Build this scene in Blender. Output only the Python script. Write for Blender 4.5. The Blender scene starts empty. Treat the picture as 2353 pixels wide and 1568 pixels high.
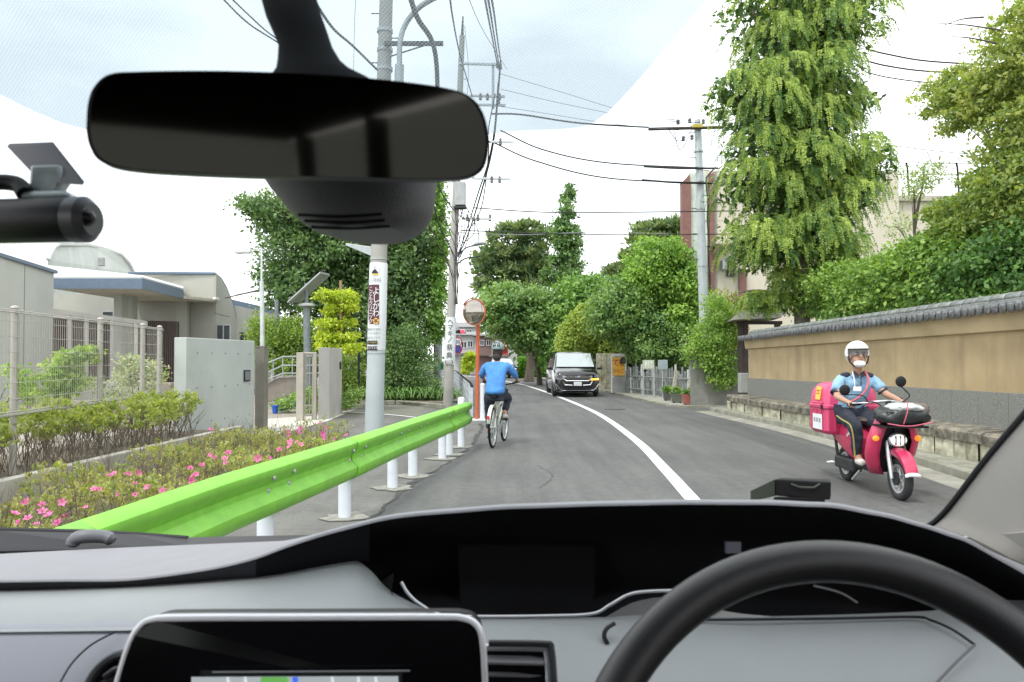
import bpy, math, random
import numpy as np
from mathutils import Vector, Matrix
random.seed(7); RNG = np.random.default_rng(7)
C = bpy.context.scene.collection
S = bpy.context.scene
R = math.radians
EYE = 1.45; KF = 1750.0; PITCH = math.atan(41/1750)
# ---------------- camera ----------------
cd = bpy.data.cameras.new('camera'); cam = bpy.data.objects.new('camera', cd); C.objects.link(cam)
cam.location = (0, 0, EYE); cam.rotation_euler = (R(90)+PITCH, 0, 0)
cd.sensor_width = 36; cd.lens = 36*KF/2353; cd.clip_start = 0.02; cd.clip_end = 2000
cd.dof.use_dof = True; cd.dof.focus_distance = 14.0; cd.dof.aperture_fstop = 14.0
S.camera = cam
# ---------------- sky, sun, exposure ----------------
W = bpy.data.worlds.new('World'); S.world = W; W.use_nodes = True
nt = W.node_tree; nt.nodes.clear()
SUN_EL, SUN_AZ = 58, 215
def wn(t): return nt.nodes.new(t)
sky = wn('ShaderNodeTexSky'); sky.sky_type = 'NISHITA'; sky.sun_disc = False
sky.sun_elevation = R(SUN_EL); sky.sun_rotation = R(SUN_AZ)
tc = wn('ShaderNodeTexCoord'); mp = wn('ShaderNodeMapping'); mp.inputs['Scale'].default_value = (1, 1, 2.6)
mp.inputs['Location'].default_value = (1.15, 0.2, 0.1)
nz = wn('ShaderNodeTexNoise'); nz.inputs['Scale'].default_value = 2.2; nz.inputs['Detail'].default_value = 6
cr = wn('ShaderNodeValToRGB'); cr.color_ramp.elements[0].position = 0.40; cr.color_ramp.elements[1].position = 0.56
cr.color_ramp.elements[0].color = (.72, .72, .72, 1)
mx = wn('ShaderNodeMix'); mx.data_type = 'RGBA'; mx.inputs[7].default_value = (14.6, 14.8, 15.2, 1)
bg = wn('ShaderNodeBackground'); bg.inputs['Strength'].default_value = 0.1
wo = wn('ShaderNodeOutputWorld')
L = nt.links.new
L(tc.outputs['Generated'], mp.inputs[0]); L(mp.outputs[0], nz.inputs[0]); L(nz.outputs[0], cr.inputs[0])
L(cr.outputs[0], mx.inputs[0]); L(sky.outputs[0], mx.inputs[6]); L(mx.outputs[2], bg.inputs[0]); L(bg.outputs[0], wo.inputs[0])
sl = bpy.data.lights.new('sun', 'SUN'); so = bpy.data.objects.new('sun', sl); C.objects.link(so)
sl.energy = 1.5; sl.angle = R(10); sl.color = (1, .96, .9)
az = R(SUN_AZ); el = R(SUN_EL)
sd = Vector((math.sin(az)*math.cos(el), math.cos(az)*math.cos(el), math.sin(el)))
so.rotation_euler = sd.to_track_quat('Z', 'Y').to_euler()
S.view_settings.view_transform = 'Standard'; S.view_settings.look = 'None'
S.view_settings.gamma = 1; S.view_settings.exposure = 0.62; S.view_settings.use_curve_mapping = False
S.cycles.max_bounces = 6; S.cycles.transparent_max_bounces = 12; S.cycles.diffuse_bounces = 3; S.cycles.glossy_bounces = 3
# ---------------- placing helpers ----------------
def ray(u, v):
    a = (u-1176.5)/KF; b = (784-v)/KF
    return Vector((a, math.cos(PITCH)-b*math.sin(PITCH), math.sin(PITCH)+b*math.cos(PITCH)))
def at(u, v, Y):
    d = ray(u, v); t = Y/d.y
    return Vector((d.x*t, Y, EYE+d.z*t))
def gnd(u, v, z=0.0):
    d = ray(u, v); t = (z-EYE)/d.z
    return Vector((d.x*t, d.y*t, z))
# ---------------- mesh helpers ----------------
ORG = {}
class MB:
    def __init__(s): s.v = []; s.f = []; s.m = []
    def add(s, vs, fs, mi=0):
        o = len(s.v); s.v += [tuple(x) for x in vs]; s.f += [tuple(i+o for i in f) for f in fs]; s.m += [mi]*len(fs); return s
    def box(s, c, d, rz=0, M=None, mi=0):
        x, y, z = d[0]/2, d[1]/2, d[2]/2
        vs = [Vector(p) for p in ((-x,-y,-z),(x,-y,-z),(x,y,-z),(-x,y,-z),(-x,-y,z),(x,-y,z),(x,y,z),(-x,y,z))]
        mm = Matrix.Translation(c) @ (M if M is not None else Matrix.Rotation(rz, 4, 'Z'))
        return s.add([mm@p for p in vs], [(0,3,2,1),(4,5,6,7),(0,1,5,4),(1,2,6,5),(2,3,7,6),(3,0,4,7)], mi)
    def hexa(s, b, t, mi=0):      # four bottom points, four top points
        return s.add(list(b)+list(t), [(0,3,2,1),(4,5,6,7),(0,1,5,4),(1,2,6,5),(2,3,7,6),(3,0,4,7)], mi)
    def tube(s, pts, r, n=8, cap=True, mi=0, flat=1.0):
        pts = [Vector(p) for p in pts]; k = len(pts); rs = r if isinstance(r, (list, tuple)) else [r]*k
        vs = []; ref = None
        for i, p in enumerate(pts):
            t = (pts[min(i+1, k-1)]-pts[max(i-1, 0)])
            t = t.normalized() if t.length > 1e-9 else Vector((0,0,1))
            if ref is None:
                ref = Vector((0,0,1)) if abs(t.z) < .9 else Vector((1,0,0))
            a = (ref - t*ref.dot(t))
            if a.length < 1e-6: a = Vector((0,1,0)).cross(t)
            a.normalize(); b = t.cross(a); ref = a
            for j in range(n):
                w = 2*math.pi*j/n; vs.append(p+(a*math.cos(w)*flat+b*math.sin(w))*rs[i])
        fs = [(i*n+j, i*n+(j+1)%n, (i+1)*n+(j+1)%n, (i+1)*n+j) for i in range(k-1) for j in range(n)]
        if cap: fs += [tuple(reversed(range(n))), tuple((k-1)*n+j for j in range(n))]
        return s.add(vs, fs, mi)
    def cyl(s, a, b, r0, r1=None, n=12, mi=0): return s.tube([a, b], [r0, r0 if r1 is None else r1], n, True, mi)
    def lathe(s, prof, o=(0,0,0), n=20, M=None, mi=0):
        mm = Matrix.Translation(o) @ (M if M is not None else Matrix())
        vs = [mm@Vector((r*math.cos(2*math.pi*j/n), r*math.sin(2*math.pi*j/n), z)) for r, z in prof for j in range(n)]
        k = len(prof)
        fs = [(i*n+j, i*n+(j+1)%n, (i+1)*n+(j+1)%n, (i+1)*n+j) for i in range(k-1) for j in range(n)]
        fs += [tuple(reversed(range(n))), tuple((k-1)*n+j for j in range(n))]
        return s.add(vs, fs, mi)
    def ell(s, c, r, n=16, m=10, M=None, mi=0):
        prof = [(math.sin(math.pi*i/m), -math.cos(math.pi*i/m)) for i in range(m+1)]
        prof[0] = (1e-3, -1); prof[-1] = (1e-3, 1)
        r = (r, r, r) if not isinstance(r, (tuple, list)) else r
        mm = (M if M is not None else Matrix()) @ Matrix.Diagonal((r[0], r[1], r[2], 1))
        return s.lathe(prof, c, n, mm, mi)
    def prism(s, poly, ext, mi=0):   # poly: 3D points, ext: vector
        n = len(poly); e = Vector(ext)
        vs = [Vector(p) for p in poly]+[Vector(p)+e for p in poly]
        fs = [tuple(range(n)), tuple(reversed(range(n, 2*n)))]+[(i, i+n, (i+1) % n+n, (i+1) % n) for i in range(n)]
        return s.add(vs, fs, mi)
    def quad(s, *p, mi=0): return s.add(p, [tuple(range(len(p)))], mi)
    def loft(s, rows, closed=False, mi=0):
        n = len(rows[0]); k = len(rows); vs = [p for r in rows for p in r]
        m = n if closed else n-1
        return s.add(vs, [(i*n+j, i*n+(j+1) % n, (i+1)*n+(j+1) % n, (i+1)*n+j) for i in range(k-1) for j in range(m)], mi)
    def build(s, name, mat, parent=None, smooth=False, bevel=0, local=False, solid=0, sub=0, seg=2, ang=40):
        me = bpy.data.meshes.new(name); me.from_pydata([tuple(v) for v in s.v], [], s.f)
        mats = mat if isinstance(mat, (list, tuple)) else [mat]
        for m_ in mats: me.materials.append(m_)
        if len(mats) > 1: me.polygons.foreach_set('material_index', s.m)
        o = bpy.data.objects.new(name, me)
        if parent is not None:
            org = ORG.get(parent.name, Vector((0,0,0))); ORG[o.name] = org
            if not local and org.length > 0: me.transform(Matrix.Translation(-org))
            o.parent = parent
        else:
            if not local:
                a = np.array(s.v); lo = a.min(0); hi = a.max(0)
                c = Vector(((lo[0]+hi[0])/2, (lo[1]+hi[1])/2, lo[2])); me.transform(Matrix.Translation(-c)); o.location = c; ORG[o.name] = c
        C.objects.link(o)
        bmn = me
        if smooth:
            me.polygons.foreach_set('use_smooth', [True]*len(me.polygons))
            if ang and ang < 180: me.set_sharp_from_angle(angle=R(ang))
        if bevel:
            b = o.modifiers.new('bevel', 'BEVEL'); b.width = bevel; b.segments = seg; b.limit_method = 'ANGLE'; b.angle_limit = R(40)
        if solid:
            q = o.modifiers.new('solid', 'SOLIDIFY'); q.thickness = solid; q.offset = 0
        if sub:
            q = o.modifiers.new('sub', 'SUBSURF'); q.levels = sub; q.render_levels = sub
        return o
def tag(o, label=None, cat=None, group=None, kind=None):
    if label: o['label'] = label
    if cat: o['category'] = cat
    if group: o['group'] = group
    if kind: o['kind'] = kind
    return o
def thing(name, label, cat, loc=(0,0,0), rz=0, group=None):
    o = bpy.data.objects.new(name, None); C.objects.link(o); o.location = loc; o.rotation_euler = (0, 0, rz)
    o.empty_display_size = .1
    ORG[o.name] = Vector(loc)
    return tag(o, label, cat, group)
KIDS = {}
def copy_tree(o, label=None, loc=None, rz=None, parent=None):
    c = o.copy(); C.objects.link(c)
    if parent is not None: c.parent = parent
    if loc is not None: c.location = loc; ORG[c.name] = Vector(loc)
    if rz is not None: c.rotation_euler = (0, 0, rz)
    if label: c['label'] = label
    for ch in o.children: copy_tree(ch, parent=c)
    return c
def catmull(P, n):
    P = [Vector(p) for p in P]
    if len(P) == 2: return [P[0].lerp(P[1], i/(n-1)) for i in range(n)]
    Q = [P[0]*2-P[1]]+P+[P[-1]*2-P[-2]]
    out = []; m = len(P)-1
    for i in range(n):
        t = i/(n-1)*m; k = min(int(t), m-1); t -= k
        a, b, c, d = Q[k:k+4]
        out.append(.5*((2*b)+(c-a)*t+(2*a-5*b+4*c-d)*t*t+(3*b-a-3*c+d)*t*t*t))
    return out
def interp(x, xs, ys): return float(np.interp(x, xs, ys))
def text(body, size, M, mat, parent, name='lettering', depth=.002, ax='CENTER', sx=1.0, spacing=1.0):
    cu = bpy.data.curves.new(name, 'FONT'); cu.body = body; cu.size = size; cu.align_x = ax; cu.align_y = 'CENTER'
    cu.extrude = depth; cu.space_line = spacing; cu.resolution_u = 2
    t = bpy.data.objects.new('tmp', cu); C.objects.link(t)
    bpy.context.view_layer.update()
    dg = bpy.context.evaluated_depsgraph_get()
    me = bpy.data.meshes.new_from_object(t.evaluated_get(dg)); bpy.data.objects.remove(t)
    me.name = name
    org = ORG.get(parent.name, Vector((0,0,0))) if parent else Vector((0,0,0))
    me.transform(Matrix.Translation(-org) @ M @ Matrix.Diagonal((sx, 1, 1, 1)))
    me.materials.clear(); me.materials.append(mat)
    o = bpy.data.objects.new(name, me); C.objects.link(o)
    if parent: o.parent = parent
    return o
def facing(p, n, up=(0,0,1)):      # matrix: local +Z along n, local +Y along up
    n = Vector(n).normalized(); u = Vector(up); x = u.cross(n).normalized(); y = n.cross(x)
    m = Matrix((x, y, n)).transposed().to_4x4(); m.translation = Vector(p); return m
# ---------------- materials ----------------
MATS = {}
def mat(name, col=(.5,.5,.5), rough=.6, metal=0, var=.12, scale=6, bump=0, bscale=None, col2=None, c2=(.45,.6), spec=.5, streak=None, coat=0, emit=None, alpha=None, dirt=None, mixscale=None):
    if name in MATS: return MATS[name]
    m = bpy.data.materials.new(name); m.use_nodes = True; MATS[name] = m
    t = m.node_tree; N = t.nodes; Lk = t.links.new; p = N['Principled BSDF']
    p.inputs['Roughness'].default_value = rough; p.inputs['Metallic'].default_value = metal
    p.inputs['Specular IOR Level'].default_value = spec
    if coat: p.inputs['Coat Weight'].default_value = coat; p.inputs['Coat Roughness'].default_value = .06
    tcn = N.new('ShaderNodeTexCoord'); geo = N.new('ShaderNodeNewGeometry')
    pos = geo.outputs['Position'] if mixscale == 'world' else tcn.outputs['Object']
    n1 = N.new('ShaderNodeTexNoise'); n1.inputs['Scale'].default_value = scale; n1.inputs['Detail'].default_value = 5
    Lk(pos, n1.inputs[0])
    hs = N.new('ShaderNodeMapRange'); hs.inputs[3].default_value = 1-var*1.6; hs.inputs[4].default_value = 1+var*1.6; hs.inputs[1].default_value = .25; hs.inputs[2].default_value = .75
    Lk(n1.outputs[0], hs.inputs[0])
    base = N.new('ShaderNodeMix'); base.data_type = 'RGBA'; base.inputs[6].default_value = (*col, 1); base.inputs[7].default_value = (*(col2 or col), 1); base.inputs[0].default_value = 0
    if col2:
        n2 = N.new('ShaderNodeTexNoise'); n2.inputs['Scale'].default_value = scale*.37; n2.inputs['Detail'].default_value = 7
        n2.inputs['Roughness'].default_value = .65
        src = pos
        if streak:
            mpn = N.new('ShaderNodeMapping'); mpn.inputs['Scale'].default_value = streak; Lk(src, mpn.inputs[0]); src = mpn.outputs[0]
        Lk(src, n2.inputs[0])
        r2 = N.new('ShaderNodeMapRange'); r2.inputs[1].default_value = c2[0]; r2.inputs[2].default_value = c2[1]
        Lk(n2.outputs[0], r2.inputs[0]); Lk(r2.outputs[0], base.inputs[0])
    mul = N.new('ShaderNodeVectorMath'); mul.operation = 'SCALE'
    Lk(base.outputs[2], mul.inputs[0]); Lk(hs.outputs[0], mul.inputs['Scale'])
    Lk(mul.outputs[0], p.inputs['Base Color'])
    if bump:
        n3 = N.new('ShaderNodeTexNoise'); n3.inputs['Scale'].default_value = bscale or scale*8; n3.inputs['Detail'].default_value = 4
        Lk(pos, n3.inputs[0])
        b = N.new('ShaderNodeBump'); b.inputs['Strength'].default_value = bump; b.inputs['Distance'].default_value = .01
        Lk(n3.outputs[0], b.inputs['Height']); Lk(b.outputs[0], p.inputs['Normal'])
    if emit:
        p.inputs['Emission Color'].default_value = (*emit[0], 1); p.inputs['Emission Strength'].default_value = emit[1]
    return m
def leafmat(name, c1, c2, tr=.3, hv=.25):
    if name in MATS: return MATS[name]
    c1 = [c1[0]*1.7, c1[1]*1.5, c1[2]*2.2]; c2 = [c2[0]*1.8, c2[1]*1.58, c2[2]*2.3]
    m = bpy.data.materials.new(name); m.use_nodes = True; MATS[name] = m
    t = m.node_tree; N = t.nodes; Lk = t.links.new; p = N['Principled BSDF']; out = N['Material Output']
    at_ = N.new('ShaderNodeAttribute'); at_.attribute_name = 'tint'
    mix = N.new('ShaderNodeMix'); mix.data_type = 'RGBA'; mix.inputs[6].default_value = (*c1, 1); mix.inputs[7].default_value = (*c2, 1)
    Lk(at_.outputs['Fac'], mix.inputs[0]); Lk(mix.outputs[2], p.inputs['Base Color'])
    p.inputs['Roughness'].default_value = .45; p.inputs['Specular IOR Level'].default_value = .35
    tb = N.new('ShaderNodeBsdfTranslucent')
    sc = N.new('ShaderNodeMix'); sc.data_type = 'RGBA'; sc.blend_type = 'MULTIPLY'; sc.inputs[0].default_value = 1; sc.inputs[7].default_value = (1.5, 1.5, .5, 1)
    Lk(mix.outputs[2], sc.inputs[6]); Lk(sc.outputs[2], tb.inputs[0])
    ms = N.new('ShaderNodeMixShader'); ms.inputs[0].default_value = tr
    Lk(p.outputs[0], ms.inputs[1]); Lk(tb.outputs[0], ms.inputs[2]); Lk(ms.outputs[0], out.inputs[0])
    return m
BLACK = mat('black plastic', (.010,.010,.012), .5, var=.05, spec=.3)
DKMETAL = mat('dark metal', (.04,.042,.045), .5, .4)
CABLE = mat('cable sheath', (.02,.02,.022), .6)
GALV = mat('galvanised steel', (.42,.45,.46), .45, .5, var=.08, scale=20)
WHITEP = mat('white paint', (.78,.8,.82), .4, var=.04)
CONC = mat('concrete', (.36,.365,.35), .85, var=.1, scale=2.5, bump=.3, bscale=40, col2=(.27,.275,.26), c2=(.4,.7))
# ================= ground, road, kerbs =================
def asphalt(name, c, c2, grain=220, big=.5):
    m = bpy.data.materials.new(name); m.use_nodes = True; t = m.node_tree; N = t.nodes; Lk = t.links.new; p = N['Principled BSDF']
    geo = N.new('ShaderNodeNewGeometry')
    def noise(s, d=3, r=.5, v=None):
        n = N.new('ShaderNodeTexNoise'); n.inputs['Scale'].default_value = s; n.inputs['Detail'].default_value = d; n.inputs['Roughness'].default_value = r
        src = geo.outputs['Position']
        if v:
            q = N.new('ShaderNodeMapping'); q.inputs['Scale'].default_value = v; Lk(src, q.inputs[0]); src = q.outputs[0]
        Lk(src, n.inputs[0]); return n.outputs[0]
    g = noise(grain, 2, .7); b = noise(big, 5); st = noise(1.0, 6, .6, (3.5, .22, 1))
    def rng(s, a, bb, lo, hi):
        r = N.new('ShaderNodeMapRange'); r.inputs[1].default_value = a; r.inputs[2].default_value = bb; r.inputs[3].default_value = lo; r.inputs[4].default_value = hi
        Lk(s, r.inputs[0]); return r.outputs[0]
    mx = N.new('ShaderNodeMix'); mx.data_type = 'RGBA'; mx.inputs[6].default_value = (*c, 1); mx.inputs[7].default_value = (*c2, 1)
    Lk(rng(b, .35, .65, 0, 1), mx.inputs[0])
    def mul(a, s):
        k = N.new('ShaderNodeVectorMath'); k.operation = 'SCALE'; Lk(a, k.inputs[0]); Lk(s, k.inputs['Scale']); return k.outputs[0]
    col = mul(mul(mx.outputs[2], rng(g, .3, .7, .6, 1.4)), rng(st, .3, .7, .80, 1.18))
    col = mul(mul(col, rng(noise(9, 4, .7), .3, .7, .86, 1.14)), rng(noise(45, 3, .8), .3, .7, .84, 1.16))
    Lk(col, p.inputs['Base Color']); p.inputs['Roughness'].default_value = .78; p.inputs['Specular IOR Level'].default_value = .35
    bp = N.new('ShaderNodeBump'); bp.inputs['Strength'].default_value = .5; bp.inputs['Distance'].default_value = .004
    Lk(g, bp.inputs['Height']); Lk(bp.outputs[0], p.inputs['Normal'])
    return m
ASPH = asphalt('road asphalt', (.125, .125, .121), (.098, .10, .098))
PAVE = asphalt('pavement asphalt', (.155, .153, .142), (.125, .123, .115), 160, 1.2)
SOIL = mat('bed soil', (.16, .135, .1), .95, var=.3, scale=9, bump=.6, bscale=60, mixscale='world', col2=(.09,.085,.06))
YARD = mat('yard paving', (.3, .27, .23), .9, var=.1, scale=3, mixscale='world')
LY = [-14, 0, 6.77, 8.6, 10.5, 12.4, 15.9, 18.1, 22, 28.2, 36, 46, 60, 80, 120]
LX = [-1.9, -1.5, -1.26, -1.14, -.9, -.68, -.62, -.78, -1.05, -1.63, -2.35, -3.4, -6, -12, -30]
RY = [-14, 0, 6, 8.2, 10.4, 12.7, 16, 18.8, 21.6]; RX = [3.9, 4.4, 4.72, 4.9, 5.12, 5.26, 5.27, 5.12, 5.0]
QY = [22.4, 23.5, 27.3, 33.8, 45, 58, 80, 120]; QX = [4.95, 4.65, 4.42, 4.03, 2.9, .9, -5, -22]
CY = [-14, 0, 4, 7.7, 10, 13.7, 20.3, 28.2, 37.3, 46, 60, 80, 120]; CX = [.6, 1.3, 1.6, 1.84, 2.0, 2.2, 2.25, 1.83, 1.12, .1, -2.6, -8.6, -26]
def smooth_fn(ys, xs):
    P = [Vector((y, x, 0)) for y, x in zip(ys, xs)]
    q = catmull(P, 240); a = np.array([[p.x, p.y] for p in q]); a = a[np.argsort(a[:, 0])]
    return lambda y: float(np.interp(y, a[:, 0], a[:, 1]))
LE = smooth_fn(LY, LX); RE = smooth_fn(RY, RX); QE = smooth_fn(QY, QX); CE = smooth_fn(CY, CX)
g = MB(); g.quad((-260, -60, 0), (260, -60, 0), (260, 500, 0), (-260, 500, 0))
tag(g.build('ground', mat('ground earth', (.15, .15, .12), .95, var=.2, scale=.6, mixscale='world')), kind='structure')
def strip(fa, fb, ys, z, name, m):
    s = MB(); s.loft([[(fa(y), y, z), (fb(y), y, z)] for y in ys]); return tag(s.build(name, m, smooth=True), kind='structure')
ys1 = list(np.linspace(-14, 22, 60)); ys2 = list(np.linspace(22, 120, 90))
strip(LE, lambda y: (RE(y) if y < 21.5 else 16.0), [y for y in ys1 if y < 21.4]+[21.49, 21.52, 22.41], .008, 'road', ASPH)
strip(LE, QE, list(np.linspace(22.41, 120, 90)), .008, 'road', ASPH)
strip(lambda y: -3.0 if y < 12.9 else -4.2 - (y-12.9)*.1, lambda y: LE(y), list(np.linspace(-14, 19.5, 50)), .004, 'pavement', PAVE)
strip(lambda y: LE(y)-1.5, lambda y: LE(y), list(np.linspace(19.51, 70, 50)), .004, 'pavement', PAVE)
# painted centre line with slightly worn paint
LINE = mat('road line paint', (.8, .81, .82), .6, var=.10, scale=40, col2=(.45,.455,.45), c2=(.56,.70), mixscale='world')
strip(lambda y: CE(y)-.08, lambda y: CE(y)+.08, list(np.linspace(-10, 110, 150)), .012, 'centre_line', LINE)
s = MB(); s.loft([[(LE(y)-1.3-(y-58)*.1, y, .012), (LE(y)+3.2, y+.1, .012)] for y in (62, 62.5)]); tag(s.build('stop_line', LINE), kind='structure')
# rough concrete seam along the left edge of the carriageway
s = MB()
rows = []
for y in np.linspace(3, 17, 160):
    j = .02*math.sin(y*9)+RNG.uniform(-.015, .015); w = .05+.03*math.sin(y*2.3)
    rows.append([(LE(y)-w+j, y, .0125), (LE(y)+.012+j, y, .0125)])
s.loft(rows); tag(s.build('road_edge_joint', mat('edge joint', (.055, .055, .05), .9, var=.3, scale=20)), kind='structure')
# mortar patch areas around guardrail feet are made with the guardrail
# gutter slabs and kerb stones on the far side, each its own piece
GUT = mat('gutter concrete', (.33, .325, .28), .9, var=.12, scale=3, bump=.3, bscale=50, col2=(.22,.215,.18), c2=(.35,.65))
KERB = mat('kerb concrete', (.30, .295, .25), .9, var=.15, scale=5, bump=.4, bscale=50, col2=(.18,.185,.13), c2=(.4,.65))
gt = thing('gutter', None, None, (4.8, 7, 0)); gt['kind'] = 'structure'
kb = thing('kerb', None, None, (5.2, 7, 0)); kb['kind'] = 'structure'
def wallx(y): return 6.29-.0245*y
y = 1.0
while y < 20.6:
    y2 = min(y+.6, 20.8); a, b = y+.006, y2-.006
    m = MB(); z0, z1 = -.05, .03
    m.hexa([(RE(a), a, z0), (RE(a)+.34, a, z0), (RE(b)+.34, b, z0), (RE(b), b, z0)], [(RE(a), a, .014), (RE(a)+.34, a, z1), (RE(b)+.34, b, z1), (RE(b), b, .014)])
    m.build('gutter_slab', GUT, gt, bevel=.006, seg=1)
    dz = RNG.uniform(-.004, .004)
    m = MB(); m.hexa([(RE(a)+.345, a, z0), (RE(a)+.5, a, z0), (RE(b)+.5, b, z0), (RE(b)+.345, b, z0)], [(RE(a)+.355, a, .13+dz), (RE(a)+.5, a, .13+dz), (RE(b)+.5, b, .13+dz), (RE(b)+.355, b, .13+dz)])
    m.build('kerb_stone', KERB, kb, bevel=.01, seg=1)
    y = y2
strip(lambda y: RE(y)+.5, lambda y: wallx(y)+.3, list(np.linspace(-6, 21.4, 30)), .11, 'verge_strip', KERB)
# far side: pavement behind low kerb stones where the planters stand
strip(lambda y: QE(y)+.14, lambda y: QE(y)+ (1.3 if y > 27 else 8), list(np.linspace(22.45, 60, 40)), .06, 'far_pavement', GUT)
kf = thing('kerb', None, None, (4.6, 23, 0)); kf['kind'] = 'structure'
y = 22.45
while y < 44:
    a, b = y+.01, y+.79; m = MB()
    m.hexa([(QE(a), a, -.05), (QE(a)+.14, a, -.05), (QE(b)+.14, b, -.05), (QE(b), b, -.05)], [(QE(a), a, .07), (QE(a)+.14, a, .08), (QE(b)+.14, b, .08), (QE(b), b, .07)])
    m.build('kerb_stone', KERB, kf); y += .8
for x in np.arange(5.0, 9.5, .8):
    m = MB(); m.box((x+.4, 22.42, .01), (.78, .12, .12)); m.build('kerb_stone', KERB, kf)
# iron manhole cover set flush in the road
p = gnd(1413, 942); m = MB(); m.lathe([(.01, .010), (.3, .010), (.3, .016), (.01, .016)], (p.x, p.y, 0), 24)
mh = m.build('manhole_cover', mat('cast iron', (.05, .05, .05), .7, var=.3, scale=30)); tag(mh, 'round iron manhole cover in the oncoming lane', 'manhole cover')
# small scraps lying on the asphalt
for (u, v, sz, lb, col) in ((1908, 1064, .05, 'white paper scrap lying in the oncoming lane behind the delivery scooter', (.8,.8,.78)), (1968, 1018+45, .04, None, (.7,.7,.6)), (1294, 1182-134, .03, None, (.7,.7,.7)), (2290, 500, 0, None, (0,0,0))):
    if not lb: continue
    p = gnd(u, v); m = MB(); m.add([(p.x-sz, p.y-.03, .013), (p.x+sz*.8, p.y-.05, .02), (p.x+sz, p.y+.05, .026), (p.x-sz*.6, p.y+.06, .014)], [(0,1,2,3)])
    tag(m.build('paper_scrap', mat('scrap'+str(u), col), solid=.002), lb, 'litter')

# fine cracks and an old trench repair in the carriageway
CRK = mat('crack filler', (.045, .045, .044), .9)
def crack(pts, w):
    s = MB(); f = catmull([Vector((x, y, .0125)) for x, y in pts], 50); rows = []
    for i, p in enumerate(f):
        q = f[min(i+1, 49)]-f[max(i-1, 0)]; n = Vector((-q.y, q.x, 0)).normalized(); j = RNG.uniform(-.02, .02); ww = w*RNG.uniform(.4, 1.4); rows.append([p+n*(j-ww), p+n*(j+ww)])
    s.loft(rows); tag(s.build('road_crack', CRK), kind='structure')
crack([(.3, 8.5), (.5, 9.4), (.35, 10.3)], .004); crack([(2.2, 16.5), (3.4, 16.9), (4.9, 16.6)], .006); 
s = MB(); s.loft([[(RE(y)-1.05, y, .0105), (RE(y)-.30, y, .0105)] for y in np.linspace(9.5, 21, 20)]); tag(s.build('trench_repair', asphalt('repair asphalt', (.104, .105, .102), (.088, .09, .09))), kind='structure')
# ================= tile-capped plaster wall on a stone base =================
OCH = mat('ochre plaster', (.42, .32, .18), .95, var=.10, scale=2.2, bump=.5, bscale=240, col2=(.31,.235,.135), c2=(.47,.70), streak=(3, 3, .25), mixscale='world')
OCH2 = mat('cornice plaster', (.46, .36, .21), .95, var=.12, scale=1.6, bump=.3, bscale=240, col2=(.33,.24,.13), c2=(.5,.75), mixscale='world')
GRAN = mat('grey granite', (.22, .222, .20), .85, var=.4, scale=90, bump=.3, bscale=200, col2=(.165,.17,.155), c2=(.3,.7), mixscale='world')
CAPS = mat('ledge stone', (.27, .245, .19), .95, var=.25, scale=14, bump=.8, bscale=50, col2=(.10,.095,.075), c2=(.38,.58), mixscale='world')
BLK = mat('stone block', (.52, .50, .38), .95, var=.22, scale=9, bump=1, bscale=30, col2=(.17,.17,.11), c2=(.45,.66), streak=(1, 1, .4), mixscale='world')
TILE = mat('grey roof tile', (.135, .14, .145), .55, var=.3, scale=18, bump=.3, bscale=60, col2=(.24,.245,.24), c2=(.5,.7), mixscale='world')
TILE2 = mat('ridge tile', (.20, .215, .205), .6, var=.22, scale=12, col2=(.29,.31,.28), c2=(.45,.7), bump=.3, bscale=60, mixscale='world')
dirv = Vector((-.0245, 1, 0)).normalized(); nrm = Vector((-dirv.y, dirv.x, 0))      # nrm points to the road
Y0, Y1 = -8.0, 20.3
def wp(y, off, z):      # off: metres behind the stone face (away from the road)
    return Vector((6.29-.0245*y, y, z*(1+(20.3-y)*.0059))) - nrm*off
wl = thing('plaster_wall', 'long ochre plaster wall with tiled ridge and stone base along the road', 'wall', tuple(wp(8, .5, 0)))
def slab(y0, y1, o0, o1, z0, z1, name, m, **k):
    b = MB(); b.hexa([wp(y0, o0, z0), wp(y0, o1, z0), wp(y1, o1, z0), wp(y1, o0, z0)], [wp(y0, o0, z1), wp(y0, o1, z1), wp(y1, o1, z1), wp(y1, o0, z1)])
    return b.build(name, m, wl, **k)
BF = .42     # the plaster face stands back from the stone face
slab(Y0, Y1-.3, BF, BF+.38, .3, 1.80, 'plaster_body', OCH)
# cornice that flares towards the eave
b = MB(); prof = [(BF-.002, 1.70), (BF-.06, 1.715), (BF-.10, 1.95), (BF+.5, 1.97), (BF+.5, 1.70)]
b.loft([[wp(y, o, z) for o, z in prof+[prof[0]]] for y in np.linspace(Y0, Y1-.22, 24)]); b.prism([wp(Y1-.22, o, z) for o, z in prof], dirv*.01)
b.build('cornice', OCH2, wl)
# granite facing panels
y = 1.2
slab(Y0, 1.2, BF-.035, BF+.02, .4, .95, 'granite_panel', GRAN)
while y < Y1-.35:
    y2 = min(y+.62, Y1-.3); slab(y+.004, y2-.004, BF-.035, BF+.02, .4, .95, 'granite_panel', GRAN, bevel=.003, seg=1); y = y2
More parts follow.
